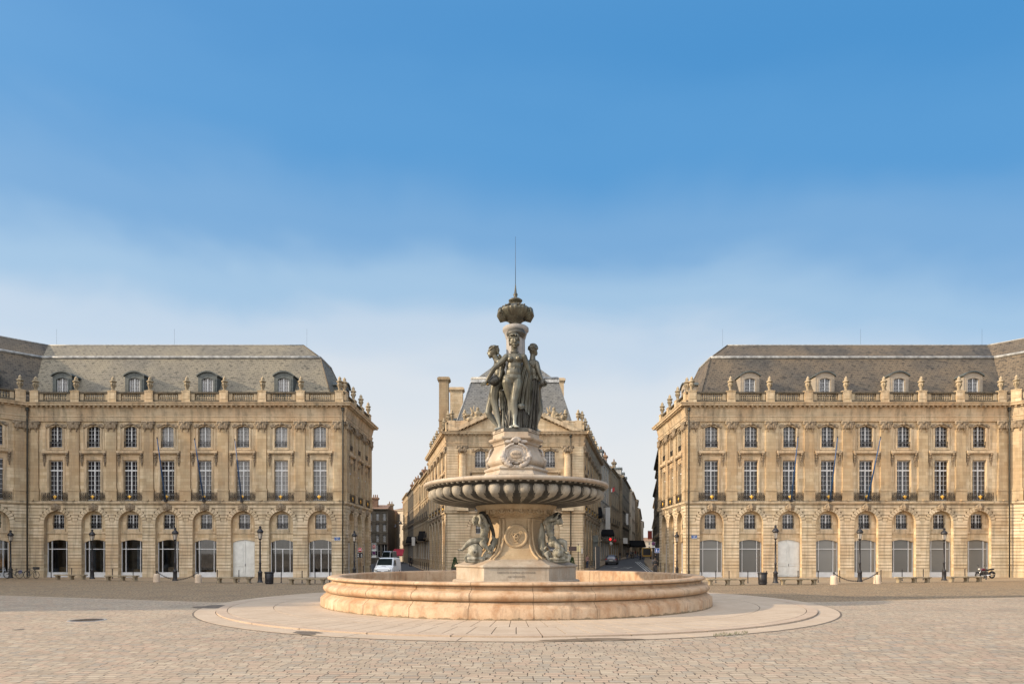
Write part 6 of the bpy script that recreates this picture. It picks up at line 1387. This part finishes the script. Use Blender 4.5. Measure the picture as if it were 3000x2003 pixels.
# ------------------------------------------------------------------ street furniture
M['lampglass'] = simple('lantern_glass', (.42,.38,.33), .15, 0, .1, 6, .6); M['sign_red'] = simple('sign_red', (.5,.025,.03), .5); M['sign_blue'] = simple('sign_blue', (.02,.10,.38), .5); M['sign_white'] = simple('sign_white', (.72,.72,.70), .5)
M['sign_plum'] = simple('faded_purple_sign', (.12,.03,.11), .5); M['bench'] = stone('bench_stone', (.30,.25,.17), (.40,.33,.23), (.09,.08,.06), 1.0, .4, 0, .8, lines=False); M['bol_stone'] = fstone('pinkish_bollard_stone', (.56,.44,.32), (.62,.50,.38), (.48,.34,.24), .4)
M['plate_blue'] = simple('enamel_blue', (.03,.09,.28), .35, 0, .1, 20); M['awning'] = simple('red_awning_cloth', (.36,.025,.05), .8, 0, .15, 3); M['banner'] = simple('pale_banner_cloth', (.55,.54,.52), .85, 0, .06, 3); M['brick_red'] = simple('brick_red_cloth', (.34,.06,.045), .8, 0, .1, 3)
M['leaf'] = simple('clipped_leaves', (.035,.065,.02), .7, 0, .5, 9); M['terracotta'] = simple('dark_planter', (.06,.045,.035), .7)
WESTREF, EASTREF = 'left palace', 'right palace'
def lamp_proto(label, loc):
    t = thing('street_lamp', label, 'street lamp', loc, 0, 'black lanterns round the square')
    MB().lathe([(.24,0),(.24,.05),(.19,.10),(.17,.16),(.165,.75),(.19,.80),(.19,.86),(.13,.90),(.11,.98)], (0,0,0), 12).build('base', M['iron'], t)
    MB().lathe([(.10,.96),(.085,1.1),(.08,1.5),(.105,1.55),(.105,1.60),(.075,1.64),(.062,3.3),(.085,3.34),(.05,3.40),(.05,3.50),(.12,3.56),(.13,3.60)], (0,0,0), 12).build('post', M['iron'], t)
    ln = MB()
    for i in range(4): a = pi/4+pi/2*i; ln.tube([(.11*cos(a),.11*sin(a),3.60),(.20*cos(a),.20*sin(a),4.10)], .018, 5)
    ln.lathe([(.21,4.08),(.235,4.10),(.235,4.15),(.21,4.17)], (0,0,0), 8); f_ = ln.build('lantern', M['iron'], t)
    g_ = MB().lathe([(.09,3.61),(.13,3.62),(.185,4.09),(.16,4.10)], (0,0,0), 4, 0, False, pi/4, 2*pi+pi/4); link('glass', g_.mesh('glass', M['lampglass']), f_)
    c_ = MB().lathe([(.27,4.14),(.27,4.20),(.23,4.30),(.13,4.40),(.09,4.44),(.08,4.52),(.12,4.56),(.09,4.62),(.04,4.66),(0,4.68)], (0,0,0), 10); link('cap', c_.mesh('cap', M['iron']), f_)
    return t
lamps = [(270,1694.5,'black street lamp in front of the second shopfront of the left palace'),(513,1700,'black street lamp by the chained stone bollards of the left palace'),(762,1705,'black street lamp between the white double door and the black bin of the left palace'),(31,1692,'black street lamp at the far left edge behind the parked bicycles'),(1038,1690,'black street lamp at the left palace corner beside the no entry sign'),
         (1983,1687,'black street lamp at the right palace corner facing the right street'),(2272,1707,'black street lamp left of the white double door of the right palace'),(2519,1703.5,'black street lamp by the chained stone bollards of the right palace'),(2766,1699,'black street lamp right of the chained bollards, near the motorcycle')]
p0_ = None
for x, y, lb in lamps:
    q = gpx(x, y)
    if p0_ is None: p0_ = lamp_proto(lb, q)
    else: dup(p0_, q, 0, lb)
# benches
def bench(label, loc, rz):
    t = thing('stone_bench', label, 'bench', loc, rz, 'stone benches along the pavements'); L = 3.0
    m_ = MB().box(-L/2, L/2, -.24, .24, .38, .48); s_ = m_.build('seat', M['bench'], t); b = s_.modifiers.new('b', 'BEVEL'); b.width = .02; b.segments = 2
    lg = MB().prism([(-.13,0),(.13,0),(.12,.06),(.09,.12),(.09,.24),(.14,.33),(.15,.38),(-.15,.38),(-.14,.33),(-.09,.24),(-.09,.12),(-.12,.06)], -.17, .17).mesh('leg', M['bench'])
    for x in (-1.25, .1, 1.25): link('leg', lg, t, (x, 0, 0))
    return t
bl = [(207,1697.5,'stone bench in front of the two leftmost shopfronts of the left palace'),(357,1700.5,'stone bench between the street lamp and the chained bollards of the left palace'),(686,1707,'stone bench in front of the white double door of the left palace'),(900,1711,'stone bench just left of the fountain basin, right of the black bin'),
      (2128,1713,'stone bench just right of the fountain basin by the black bin'),(2339,1712,'stone bench in front of the white double door of the right palace'),(2675,1706,'stone bench right of the chained bollards of the right palace'),(2828,1704,'stone bench below the motorcycle at the right palace')]
b0 = None
for x, y, lb in bl:
    q = gpx(x, y); rz = -.10 if x < 1500 else .10
    if b0 is None: b0 = bench(lb, q, rz)
    else: dup(b0, q, rz, lb)
# thin black bollards
def bollard(label, loc, group):
    t = thing('black_bollard', label, 'bollard', loc, 0, group)
    MB().lathe([(.05,0),(.045,.04),(.038,.06),(.035,.90),(.045,.92),(.045,.95),(.03,.99),(0,1.0)], (0,0,0), 8).build('post', M['iron'], t)
    MB().lathe([(.075,0),(.075,.03),(.05,.05)], (0,0,0), 8).build('base_ring', M['iron'], t); return t
bo0 = bollard('thin black bollard standing on the pavement edge before the left palace', gpx(150,1691.5), 'thin bollards before the left palace')
for x, y in ((210,1693),(329,1695),(390,1697),(637,1701),(700,1703),(824,1706),(885,1707),(923,1707.5),(966,1708)): dup(bo0, gpx(x, y))
for x, y in ((2020,1705),(2056,1706),(2097,1706),(2136,1707),(2191,1707),(2246,1707),(2338,1706),(2397,1705),(2460,1704),(2581,1702),(2643,1700),(2705,1698),(2827,1697),(2889,1697)): dup(bo0, gpx(x, y), 0, 'thin black bollard standing on the pavement edge before the right palace', 'thin bollards before the right palace')
for i in range(24):
    Y = 84+i*4.3; X = np.interp(Y, YL, [-7.4,-11.4,-14.9,-30.0,-52.8])+.25; dup(bo0, (X, Y, rise_l(Y)+.13), 0, 'thin black bollard in the kerbside row down the right side of the left street', 'kerbside bollards of the left street')
for x, Y in ((1983,64),(1960,68),(1948,71),(1936,74),(1011,64),(1065,68.5),(1085,72),(1100,70)):
    q = px(x, 1620, Y); q.z = .004 if Y < 66 else rise_r(Y)*(x > 1500)+.12; dup(bo0, q, 0, 'thin black bollard on the side street pavement beside a palace flank', 'bollards beside the palace flanks')
for x, Y in ((1728,80),(1734,82),(1741,81),(1752,78)):
    q = px(x, 1620, Y); q.z = rise_r(Y)+.1; dup(bo0, q, 0, 'thin black bollard in the cluster at the pavilion right corner', 'bollards at the pavilion corner')
# chained stone bollards
def stone_bollard(label, loc):
    t = thing('stone_bollard', label, 'bollard', loc, 0, 'chained stone bollards')
    MB().lathe([(.27,0),(.27,.04),(.25,.45),(.235,.62),(.20,.68),(.10,.70),(0,.70)], (0,0,0), 16).build('block', M['bol_stone'], t)
    MB().lathe([(.04,.70),(.035,.82),(.07,.86),(.075,.91),(.04,.95),(0,.96)], (0,0,0), 8).build('iron_knob', M['iron'], t); return t
prs = [(459,1704,581,1706,'left'),(2443,1711,2570,1709,'right')]; sb = None
for x0, y0, x1, y1, sd in prs:
    a, b = gpx(x0, y0), gpx(x1, y1)
    for q, w_ in ((a,'left'),(b,'right')):
        lb = f'pale stone bollard with an iron knob, {w_} end of the chain before the {sd} palace'
        if sb is None: sb = stone_bollard(lb, q)
        else: dup(sb, q, 0, lb)
    ch = MB(); n = 40; pts = []
    for i in range(n+1): t = i/n; p = a.lerp(b, t); pts.append(Vector((p.x, p.y, .86-.62*(1-(2*t-1)**2))))
    for i in range(n):
        m = (pts[i]+pts[i+1])/2; d_ = (pts[i+1]-pts[i]).normalized(); Rq = d_.to_track_quat('X','Z').to_matrix(); Rq = Rq @ Matrix.Rotation(pi/2*(i % 2), 3, 'X')
        k0 = len(ch.v); ch.torus((0,0,0), .045, .017, None, 8, 5)
        for k_ in range(k0, len(ch.v)): w3 = Vector(ch.v[k_]); w3.x *= 1.25; ch.v[k_] = tuple(Rq @ w3 + m)
    tag(ch.build('chain', M['iron']), f'black iron chain sagging between two stone bollards before the {sd} palace', 'chain')
# bins
def bin_(label, loc):
    t = thing('litter_bin', label, 'bin', loc, 0, 'black litter bins')
    MB().lathe([(.28,0),(.28,.06),(.31,.10),(.335,.84),(.31,.86),(.27,.80),(0,.78)], (0,0,0), 18).build('drum', M['iron'], t)
    r_ = MB().lathe([(.33,.83),(.37,.85),(.37,.93),(.33,.95),(.29,.93)], (0,0,0), 18); r_.build('rim', M['iron'], t); MB().lathe([(.31,.10),(.325,.12),(.325,.15),(.31,.17)], (0,0,0), 18).build('hoop', M['iron'], t); return t
b_ = bin_('black litter bin right of the street lamp, before the left palace', gpx(789,1709.5)); dup(b_, gpx(2234,1712), 0, 'black litter bin left of the street lamp, before the right palace')
# bicycles
def bicycle(label, loc, rz, frame, basket=None, bag=False):
    t = thing('bicycle', label, 'bicycle', loc, rz, 'bicycles parked at the far left'); Rx = Matrix.Rotation(pi/2, 3, 'X')
    for x in (-.52,.52):
        w_ = MB().torus((0,0,0), .33, .022, Rx, 24, 6); o = w_.build('wheel', M['rubber'], t, (x,0,.35)); s_ = MB()
        for i in range(14): a = 2*pi*i/14; s_.tube([(0,.02*(-1)**i,0),(.32*cos(a),0,.32*sin(a))], .004, 4)
        s_.ell((0,0,0), (.03,.04,.03)); link('spokes', s_.mesh('spokes', M['chrome']), o)
    f = MB()
    for a, b in (((-.12,.30),(.36,.82)),((-.12,.30),(-.24,.86)),((-.22,.78),(.37,.76)),((-.52,.35),(-.12,.30)),((-.52,.35),(-.22,.76)),((.52,.35),(.34,.92)),((.34,.92),(.30,1.02))): f.tube([(a[0],0,a[1]),(b[0],0,b[1])], .02, 6)
    f.build('frame', frame, t); MB().tube([(.22,-.28,1.04),(.32,-.12,1.06),(.32,.12,1.06),(.22,.28,1.04)], .014, 6).build('handlebar', M['iron'], t)
    MB().ell((-.26,0,.92), (.14,.08,.045)).build('saddle', M['iron'], t); MB().torus((-.12,0,.30), .09, .012, Rx, 16, 5).build('chainring', M['chrome'], t)
    mg = MB().torus((0,0,0), .38, .02, Rx, 14, 5, 0, .2, 2.6); mg.build('mudguard', M['iron'], t, (-.52,0,.35))
    if basket: MB().box(.34,.70,-.19,.19,.86,1.12).build('basket', M['plastic'], t)
    if bag: MB().ell((-.50,-.16,.62), (.20,.10,.17)).build('pannier_bag', simple('faded_lilac_bag', (.17,.17,.30), .8), t)
    return t
q = gpx(92,1694); bicycle('dark bicycle with a black front basket parked at the left palace drainpipe', (q.x, q.y, 0), -.15, M['iron'], True)
q = gpx(47,1693); bicycle('bicycle with a lilac pannier bag behind the leftmost street lamp', (q.x, q.y-.3, 0), pi+.1, M['pipe'], False, True)
q = gpx(8,1692); bicycle('pale framed bicycle cut by the left edge of the photo', (q.x, q.y-.2, 0), .1, M['van_grey'])
# motorcycle, front wheel to the left
def motorcycle(label, loc, rz):
    t = thing('motorcycle', label, 'motorcycle', loc, rz); Rx = Matrix.Rotation(pi/2, 3, 'X')
    for x, r in ((-.75,.31),(.72,.32)):
        w_ = MB().torus((0,0,0), r-.07, .075, Rx, 24, 8); o = w_.build('wheel', M['rubber'], t, (x,0,r)); h_ = MB().torus((0,0,0), r-.13, .02, Rx, 20, 5)
        for i in range(5): a = 2*pi*i/5; h_.tube([(0,0,0),((r-.13)*cos(a),0,(r-.13)*sin(a))], .025, 5)
        link('rim', h_.mesh('rim', M['chrome']), o)
    MB().tube([(-.75,-.09,.31),(-.48,-.09,.88)], .03, 8).tube([(-.75,.09,.31),(-.48,.09,.88)], .03, 8).build('fork', M['chrome'], t)
    sculpt(MB().ell((-.22,0,.84), (.30,.16,.14)).ell((-.42,0,.80), (.12,.13,.13)), 'fuel_tank', simple('dark_red_tank', (.10,.012,.03), .2, .2, .1, 4), .025, 1, t)
    e_ = MB().box(-.32,.22,-.17,.17,.30,.62); e_.lathe([(0,-.24),(.15,-.24),(.15,.24),(0,.24)], (0,0,0), 12)
    for i in range(5): e_.box(-.30,.0,-.20,.20,.52+.035*i,.535+.035*i)
    e_.build('engine', M['plastic'], t)
    sculpt(MB().ell((.22,0,.80), (.30,.15,.08)).ell((.62,0,.86), (.25,.13,.10)).ell((.84,0,.90), (.12,.11,.09)), 'seat', M['iron'], .025, 1, t)
    MB().tube([(-.44,-.38,1.08),(-.42,-.2,1.05),(-.46,0,.98),(-.42,.2,1.05),(-.40,.38,1.08)], .018, 6).build('handlebar', M['chrome'], t)
    MB().ell((-.62,0,.88), (.11,.10,.10)).build('headlight', M['lens'], t); MB().tube([(-.1,-.2,.30),(.4,-.22,.32),(.85,-.22,.40)], .055, 8).build('exhaust', M['chrome'], t)
    for s in (-1,1): MB().ell((-.42,s*.36,1.26), (.02,.07,.05)).tube([(-.42,s*.3,1.06),(-.42,s*.36,1.24)], .01, 5).build('mirror', M['iron'], t)
    MB().torus((0,0,0), .36, .05, Rx, 14, 6, 0, .3, 2.6).build('mudguard', M['iron'], t, (.72,0,.32)); MB().torus((0,0,0), .34, .04, Rx, 12, 6, 0, .5, 2.4).build('mudguard', M['iron'], t, (-.75,0,.31)); return t
motorcycle('black and chrome motorcycle parked before the rightmost shopfront of the right palace', ((2886-1500)*62/F_, 62, 0), .12)
# flagpoles leaning out from the balconies
fp = [(460,1283,485,1466,'blue flagpole at the fourth bay from the left of the left palace'),(570,1286,597,1466,'blue flagpole at the fifth bay from the left of the left palace'),(688,1288,708,1467,'blue flagpole at the sixth bay from the left of the left palace'),
      (2338,1280,2318,1466,'blue flagpole above the white double door of the right palace'),(2454,1281,2432,1466,'blue flagpole one bay right of the white double door of the right palace'),(2580,1281,2542,1464,'blue flagpole two bays right of the white double door of the right palace')]
for x0, y0, x1, y1, lb in fp:
    a, b = px(x1, y1, 64.75), px(x0, y0, 63.0); t = thing('flagpole', lb, 'flagpole', a, 0, 'blue flagpoles of the two palaces')
    d_ = b-a; MB().tube([Vector((0,0,0)), d_*.5, d_], [.075,.065,.04], 8).build('pole', M['blue'], t); MB().ell(d_*1.005, (.06,.06,.09)).build('finial', M['iron'], t)
    MB().tube([d_*.05+Vector((0,.3,0)), d_*.05], .04, 6).box(-.12,.12,-.1,.25,-.12,.12).build('bracket', M['iron'], t)
# street name plates
for x, y, lb in ((988,1577.5,'blue enamel street name plate on the corner pier of the left palace'),(2034,1572,'blue enamel street name plate on the corner pier of the right palace')):
    q = px(x, y, 65.0); t = thing('street_sign', lb, 'street sign', (q.x, 65.0, q.z), 0, 'street name plates')
    MB().box(-.28,.28,-.012,.02,-.17,.17).build('plate', M['plate_blue'], t); p = MB().box(-.27,.27,-.016,-.013,-.165,-.155).box(-.27,.27,-.016,-.013,.155,.165).build('border', M['sign_white'], t)
    link('lettering', text_mesh('PLACE\nDE\nLA BOURSE', .105, M['sign_white'], .004, space=.95), t, (0,-.018,0))
# traffic signs
def post(t, h, r=.035): MB().tube([(0,0,0),(0,0,h)], r, 8).build('pole', M['iron'], t)
def disc(t, z, r, mat, bar=None, y=-.05):
    d_ = MB().lathe([(0,0),(r,0),(r,.02),(0,.02)], (0,0,0), 24).xf(Matrix.Rotation(pi/2, 4, 'X')); o = d_.build('round_sign', mat, t, (0,y,z))
    rg = MB().torus((0,-.022,0), r*.97, .012, Matrix.Rotation(pi/2,3,'X'), 24, 5); link('rim', rg.mesh('rim', M['sign_white']), o)
    if bar: b_ = MB().box(-r*.7, r*.7, -.03, -.022, -r*.17, r*.17); link('bar', b_.mesh('bar', bar), o)
    return o
q = px(1055,1620,67); t = thing('no_entry_sign', 'red no entry sign over a dark board on a black post by the left palace', 'traffic sign', (q.x,67,.1)); post(t, 3.0); disc(t, 2.66, .235, M['sign_red'], M['sign_white'])
b_ = MB().box(-.28,.28,-.06,-.03,1.86,2.36).build('board', M['iron'], t); w_ = MB()
for x, z, a, h in ((-.19,2.2,.1,.1),(.16,2.18,.1,.07),(-.19,1.98,.08,.12),(.15,2.05,.12,.05),(-.2,2.1,.05,.04),(.16,1.94,.09,.05)): w_.box(x-a/2, x+a/2, -.065, -.061, z-h/2, z+h/2)
link('white_marks', w_.mesh('white_marks', M['sign_white']), b_)
q = px(1096,1620,74); t = thing('traffic_sign_post', 'post with no entry and no parking signs behind the white van', 'traffic sign', (q.x,74,.1)); post(t, 3.8); MB().box(-.30,.30,-.04,-.02,2.62,3.5).build('grey_panel', M['lead'], t); disc(t, 3.06, .21, M['sign_red'], M['sign_white'], -.06)
MB().box(-.27,.27,-.05,-.03,2.56,2.76).build('white_panel', M['sign_white'], t); disc(t, 2.34, .22, M['sign_plum'], None); MB().box(-.27,.27,-.05,-.03,1.80,2.08).build('text_panel', M['sign_white'], t)
q = px(1925,1620,71.5); t = thing('footpath_sign', 'square blue sign with a white walking adult and child by the right street', 'traffic sign', (q.x,71.5,.15)); post(t, 2.95); bp_ = MB().box(-.27,.27,-.05,-.02,2.3,2.84).build('blue_panel', M['sign_blue'], t)
w_ = MB(); w_.box(-.27,.27,-.055,-.05,2.3,2.325).box(-.27,.27,-.055,-.05,2.815,2.84).box(-.27,-.245,-.055,-.05,2.325,2.815).box(.245,.27,-.055,-.05,2.325,2.815)
for x, k_ in ((-.07,1.0),(.12,.62)):
    w_.lathe([(0,0),(.035*k_,0),(.035*k_,.004),(0,.004)], (0,0,0), 10); n0 = len(w_.v)-40
    for i in range(n0, n0+40): xx, yy, zz = w_.v[i]; w_.v[i] = (xx+x, -.052-zz, yy+2.38+.33*k_)
    w_.prism([(x-.045*k_,2.38+.29*k_),(x+.045*k_,2.38+.29*k_),(x+.05*k_,2.38+.15*k_),(x+.075*k_,2.38),(x+.03*k_,2.38),(x,2.38+.12*k_),(x-.04*k_,2.38),(x-.08*k_,2.38),(x-.05*k_,2.38+.15*k_)], -.056, -.051)
link('white_figures', w_.mesh('white_figures', M['sign_white']), bp_)
q = px(1914,1620,78); t = thing('no_parking_sign', 'dark purple round sign with a white plate in the shade of the right street', 'traffic sign', (q.x,78,rise_r(78))); post(t, 3.6); disc(t, 3.25, .24, M['sign_plum']); MB().box(-.2,.2,-.05,-.03,2.78,2.95).build('white_panel', M['sign_white'], t)
q = px(1694,1620,76); t = thing('direction_sign', 'brown direction board with cream panels on a post before the pavilion', 'direction sign', (q.x,76,rise_r(76)*.5)); post(t, 3.4, .045)
MB().box(-1.1,-.1,-.05,-.02,2.55,3.05).build('brown_board', simple('brown_board', (.06,.035,.03), .6), t)
for x in (-.12,.06,.2): MB().box(x-.06, x+.06, -.07, -.055, 2.45, 3.15).build('cream_panel', simple('cream_panel', (.62,.52,.28), .6), t)
q = px(1705,1620,77); t = thing('sign_post', 'slim black post with a small pale panel right of the brown direction board', 'signpost', (q.x,77,.1)); post(t, 2.9); MB().box(-.07,.07,-.05,-.03,2.3,2.9).build('pale_panel', M['banner'], t)
q = px(1752,1620,80); t = thing('information_column', 'tall dark information column standing at the right street mouth by the pavilion', 'information column', (q.x,80,rise_r(80)+.1)); MB().box(-.28,.22,-.15,.15,0,2.75).build('column_body', M['plastic'], t); MB().box(-.34,-.28,-.12,.12,0,2.75).build('pale_edge', M['bol_stone'], t); MB().box(-.36,.24,-.17,.17,2.75,2.82).build('cap', M['iron'], t)
q = px(1731,1620,84); t = thing('kiosk_panel', 'grey shop panel against the pavilion flank beside the information column', 'panel', (q.x+.6,84,rise_r(84)+.1)); MB().box(-.32,.32,-.06,.06,.2,3.3).build('panel', M['dormer'], t); MB().box(-.34,.34,-.3,.06,3.3,4.2).build('fascia', M['dormer'], t)
# clipped shrubs in planters at the pavilion door
for x, Y, lb in ((1333,78.6,'clipped dark green shrub in a planter at the left foot of the pavilion'),(1676,78.6,'clipped dark green shrub in a planter at the right foot of the pavilion')):
    q = px(x, 1620, Y); t = thing('potted_shrub', lb, 'shrub', (q.x,Y,0), 0, 'potted shrubs of the pavilion'); MB().box(-.42,.42,-.42,.42,0,.55).box(-.46,.46,-.46,.46,.55,.62).build('planter', M['terracotta'], t)
    f = MB(); rn = random.Random(int(x))
    for i in range(900):
        a = rn.random()*6.28; z = rn.random(); r_ = (.50*(1-z*.75))*sqrt(rn.uniform(.35,1)); c = Vector((r_*cos(a), r_*sin(a), .6+1.35*z)); u = Vector((rn.gauss(0,1),rn.gauss(0,1),rn.gauss(0,1))).normalized(); w3 = u.orthogonal().normalized()*.05; u *= .09
        f.add([c-w3, c+u*.5, c+w3, c-u*.5], [(0,1,2,3)])
    f.build('foliage', M['leaf'], t); MB().tube([(0,0,.5),(0,0,1.4)], .04, 6).build('trunk', M['wood'], t)
# shop signs, awnings and banners of the side streets
q = px(1161,1625,149); t = thing('awning', 'red shop awning at the far end of the left street', 'awning', (q.x,149,-.85)); aw = MB(); W_ = 1.55
aw.add([(-W_,-.3,2.9),(W_,-.3,2.9),(W_-.3,3.6,4.3),(-W_+.5,3.6,4.3),(-W_,-.3,2.6),(W_,-.3,2.6)], [(0,1,2,3),(4,5,1,0)]); aw.add([(-W_,-.3,2.9),(-W_+.5,3.6,4.3),(-W_+.3,3.6,2.9)], [(0,1,2)]); aw.build('awning_cloth', M['awning'], t); MB().box(-W_,W_,-.33,-.30,2.56,2.62).build('valance_trim', M['sign_white'], t)
for s in (-1,1): MB().tube([(s*W_*.95,-.25,2.7),(s*W_*.95,-.25,.85)], .04, 6).tube([(s*W_*.6,3.5,4.2),(s*W_*.6,3.5,.85)], .04, 6).build('leg', M['iron'], t)
for x, y, Y, w_, h_, nm, lb, m in ((1781,1519,113,.78,4.0,'banner','long white vertical banner hanging on the pale house of the right street','banner'),(1837,1520,150,.6,2.6,'banner','smaller pale banner farther along the right street','banner'),(1904,1566,128,.85,1.55,'banner','brick red square banner over the right side of the right street','brick_red'),(1296,1574,96,.36,2.9,'banner','slim pinkish vertical banner on the pavilion left flank','bol_stone')):
    q = px(x, y, Y); t = thing(nm, lb, 'banner', q); MB().box(-w_/2,w_/2,-.02,.02,-h_/2,h_/2).build('cloth', M[m], t)
    s = -1 if x < 1900 and x != 1296 else 1
    MB().tube([(s*(w_/2+.5),0,h_/2+.05),(-s*w_/2,0,h_/2+.05)], .03, 6).tube([(s*(w_/2+.5),0,-h_/2-.05),(-s*w_/2,0,-h_/2-.05)], .03, 6).build('bracket', M['iron'], t)
M['canopy'] = simple('black_canopy_cloth', (.012,.012,.013), .95, 0, .2, 5, .05)
def hang(lb, x, y, Y, shape, m, w_, h_, s=-1, cat='shop sign'):
    q = px(x, y, Y); t = thing('shop_sign', lb, cat, q); mb = MB()
    if shape == 'round': mb.lathe([(0,-.05),(w_/2,-.05),(w_/2,.05),(0,.05)], (0,0,0), 20).xf(Matrix.Rotation(pi/2,4,'X'))
    else: mb.prism(arc(w_/2-.12,h_/2-.12,.12,0,pi/2,4)+arc(-w_/2+.12,h_/2-.12,.12,pi/2,pi,4)+arc(-w_/2+.12,-h_/2+.12,.12,pi,1.5*pi,4)+arc(w_/2-.12,-h_/2+.12,.12,1.5*pi,2*pi,4), -.05, .05)
    mb.build('sign_face', M[m], t); MB().tube([(s*(w_/2+.6),0,h_*.3),(0,0,h_*.3)], .035, 6).build('bracket', M['iron'], t)
hang('pale oblong shop sign hanging over the left street', 1211, 1585, 118, 'oblong', 'banner', .62, 1.55, 1)
hang('round white shop sign above the grey hatchback', 1790, 1592, 104, 'round', 'banner', .52, .52)
hang('pale rounded shop sign over the crowd in the right street', 1832, 1583, 128, 'oblong', 'banner', .85, 1.15)
hang('dark red round shop sign behind the red light in the right street', 1801, 1583, 120, 'round', 'sign_red', .62, .62)
q = px(1788,1579,104); t = thing('traffic_light', 'round red signal light glowing over the right street', 'traffic light', q); k = N('red_signal_glow'); k.b.inputs['Emission Color'].default_value = (1,.03,.03,1); k.b.inputs['Emission Strength'].default_value = 1.2; k.out((.5,.02,.02), .4); M['redglow'] = k.m
MB().ell((0,0,0), (.18,.1,.18)).build('red_lamp', M['redglow'], t); MB().box(-.24,.24,.06,.3,-.26,.26).tube([(-1.2,.2,.1),(0,.2,.1)], .04, 6).build('housing', M['iron'], t)
for x, y, Y, w_, h_, dp, lb in ((1779,1560,110,2.2,1.2,1.6,'dark shop awning projecting from the pale house in the right street'),(1744,1500,103,2.2,1.8,1.8,'black ironwork balcony box high on the pavilion right flank'),(1205,1580,126,1.9,1.3,1.6,'dark awning projecting over the left street pavement'),(1240,1569,110,1.7,1.7,1.6,'large black canopy on the left street frontage'),(1868,1592,150,3.4,1.6,2.2,'black cafe awning over the crowd in the right street')):
    q = px(x, y, Y); t = thing('shop_canopy', lb, 'awning', q); cn = MB().add([(-w_/2,-dp/2,-h_/2),(w_/2,-dp/2,-h_/2),(w_/2,dp/2,h_/2),(-w_/2,dp/2,h_/2),(-w_/2,-dp/2,-h_/2+.3),(w_/2,-dp/2,-h_/2+.3),(w_/2,dp/2,-h_/2),(-w_/2,dp/2,-h_/2)], [(0,1,5,4),(4,5,2,3),(0,4,3,7),(1,6,2,5),(6,7,3,2)]); cn.build('canopy_cloth', M['canopy'], t)
    s = 1 if x < 1500 else -1; MB().tube([(s*w_/2,0,-h_/2),(s*(w_/2+.8),0,-h_/2)], .05, 6).tube([(s*w_/2,.3,0),(s*(w_/2+.8),.3,0)], .05, 6).build('arm', M['iron'], t)
for x, y, Y, lb in ((1159,1540,140,'triangular street lantern strung over the left street, lower of two'),(1174,1531,140,'triangular street lantern strung over the left street, upper of two')):
    q = px(x, y, Y); t = thing('hanging_lantern', lb, 'street lamp', q, 0, 'lanterns strung over the left street'); MB().lathe([(0,.35),(.08,.33),(.38,-.25),(.38,-.3),(.1,-.28),(0,-.28)], (0,0,0), 12).build('shade', M['iron'], t)
    MB().tube([(-6,0,.75),(0,0,.35),(7.5,0,.9)], .02, 5).build('wire', M['iron'], t)
for x, y, Y, lb in ((1756,1458,109,'small red and white flag on a pole above the right street'),):
    pass
q = px(1798,1441,125); t = thing('flag', 'small red and white flag hanging on the right street frontage', 'flag', q); MB().tube([(-1.4,0,.2),(.2,0,1.1)], .03, 6).build('pole', M['iron'], t); MB().prism([(-.3,.0),(.15,.2),(.2,1.0),(-.25,.8)], -.01, .01).build('red_cloth', M['sign_red'], t); MB().prism([(-.75,.0),(-.31,.0),(-.26,.78),(-.7,.55)], -.01, .01).build('white_cloth', M['sign_white'], t)
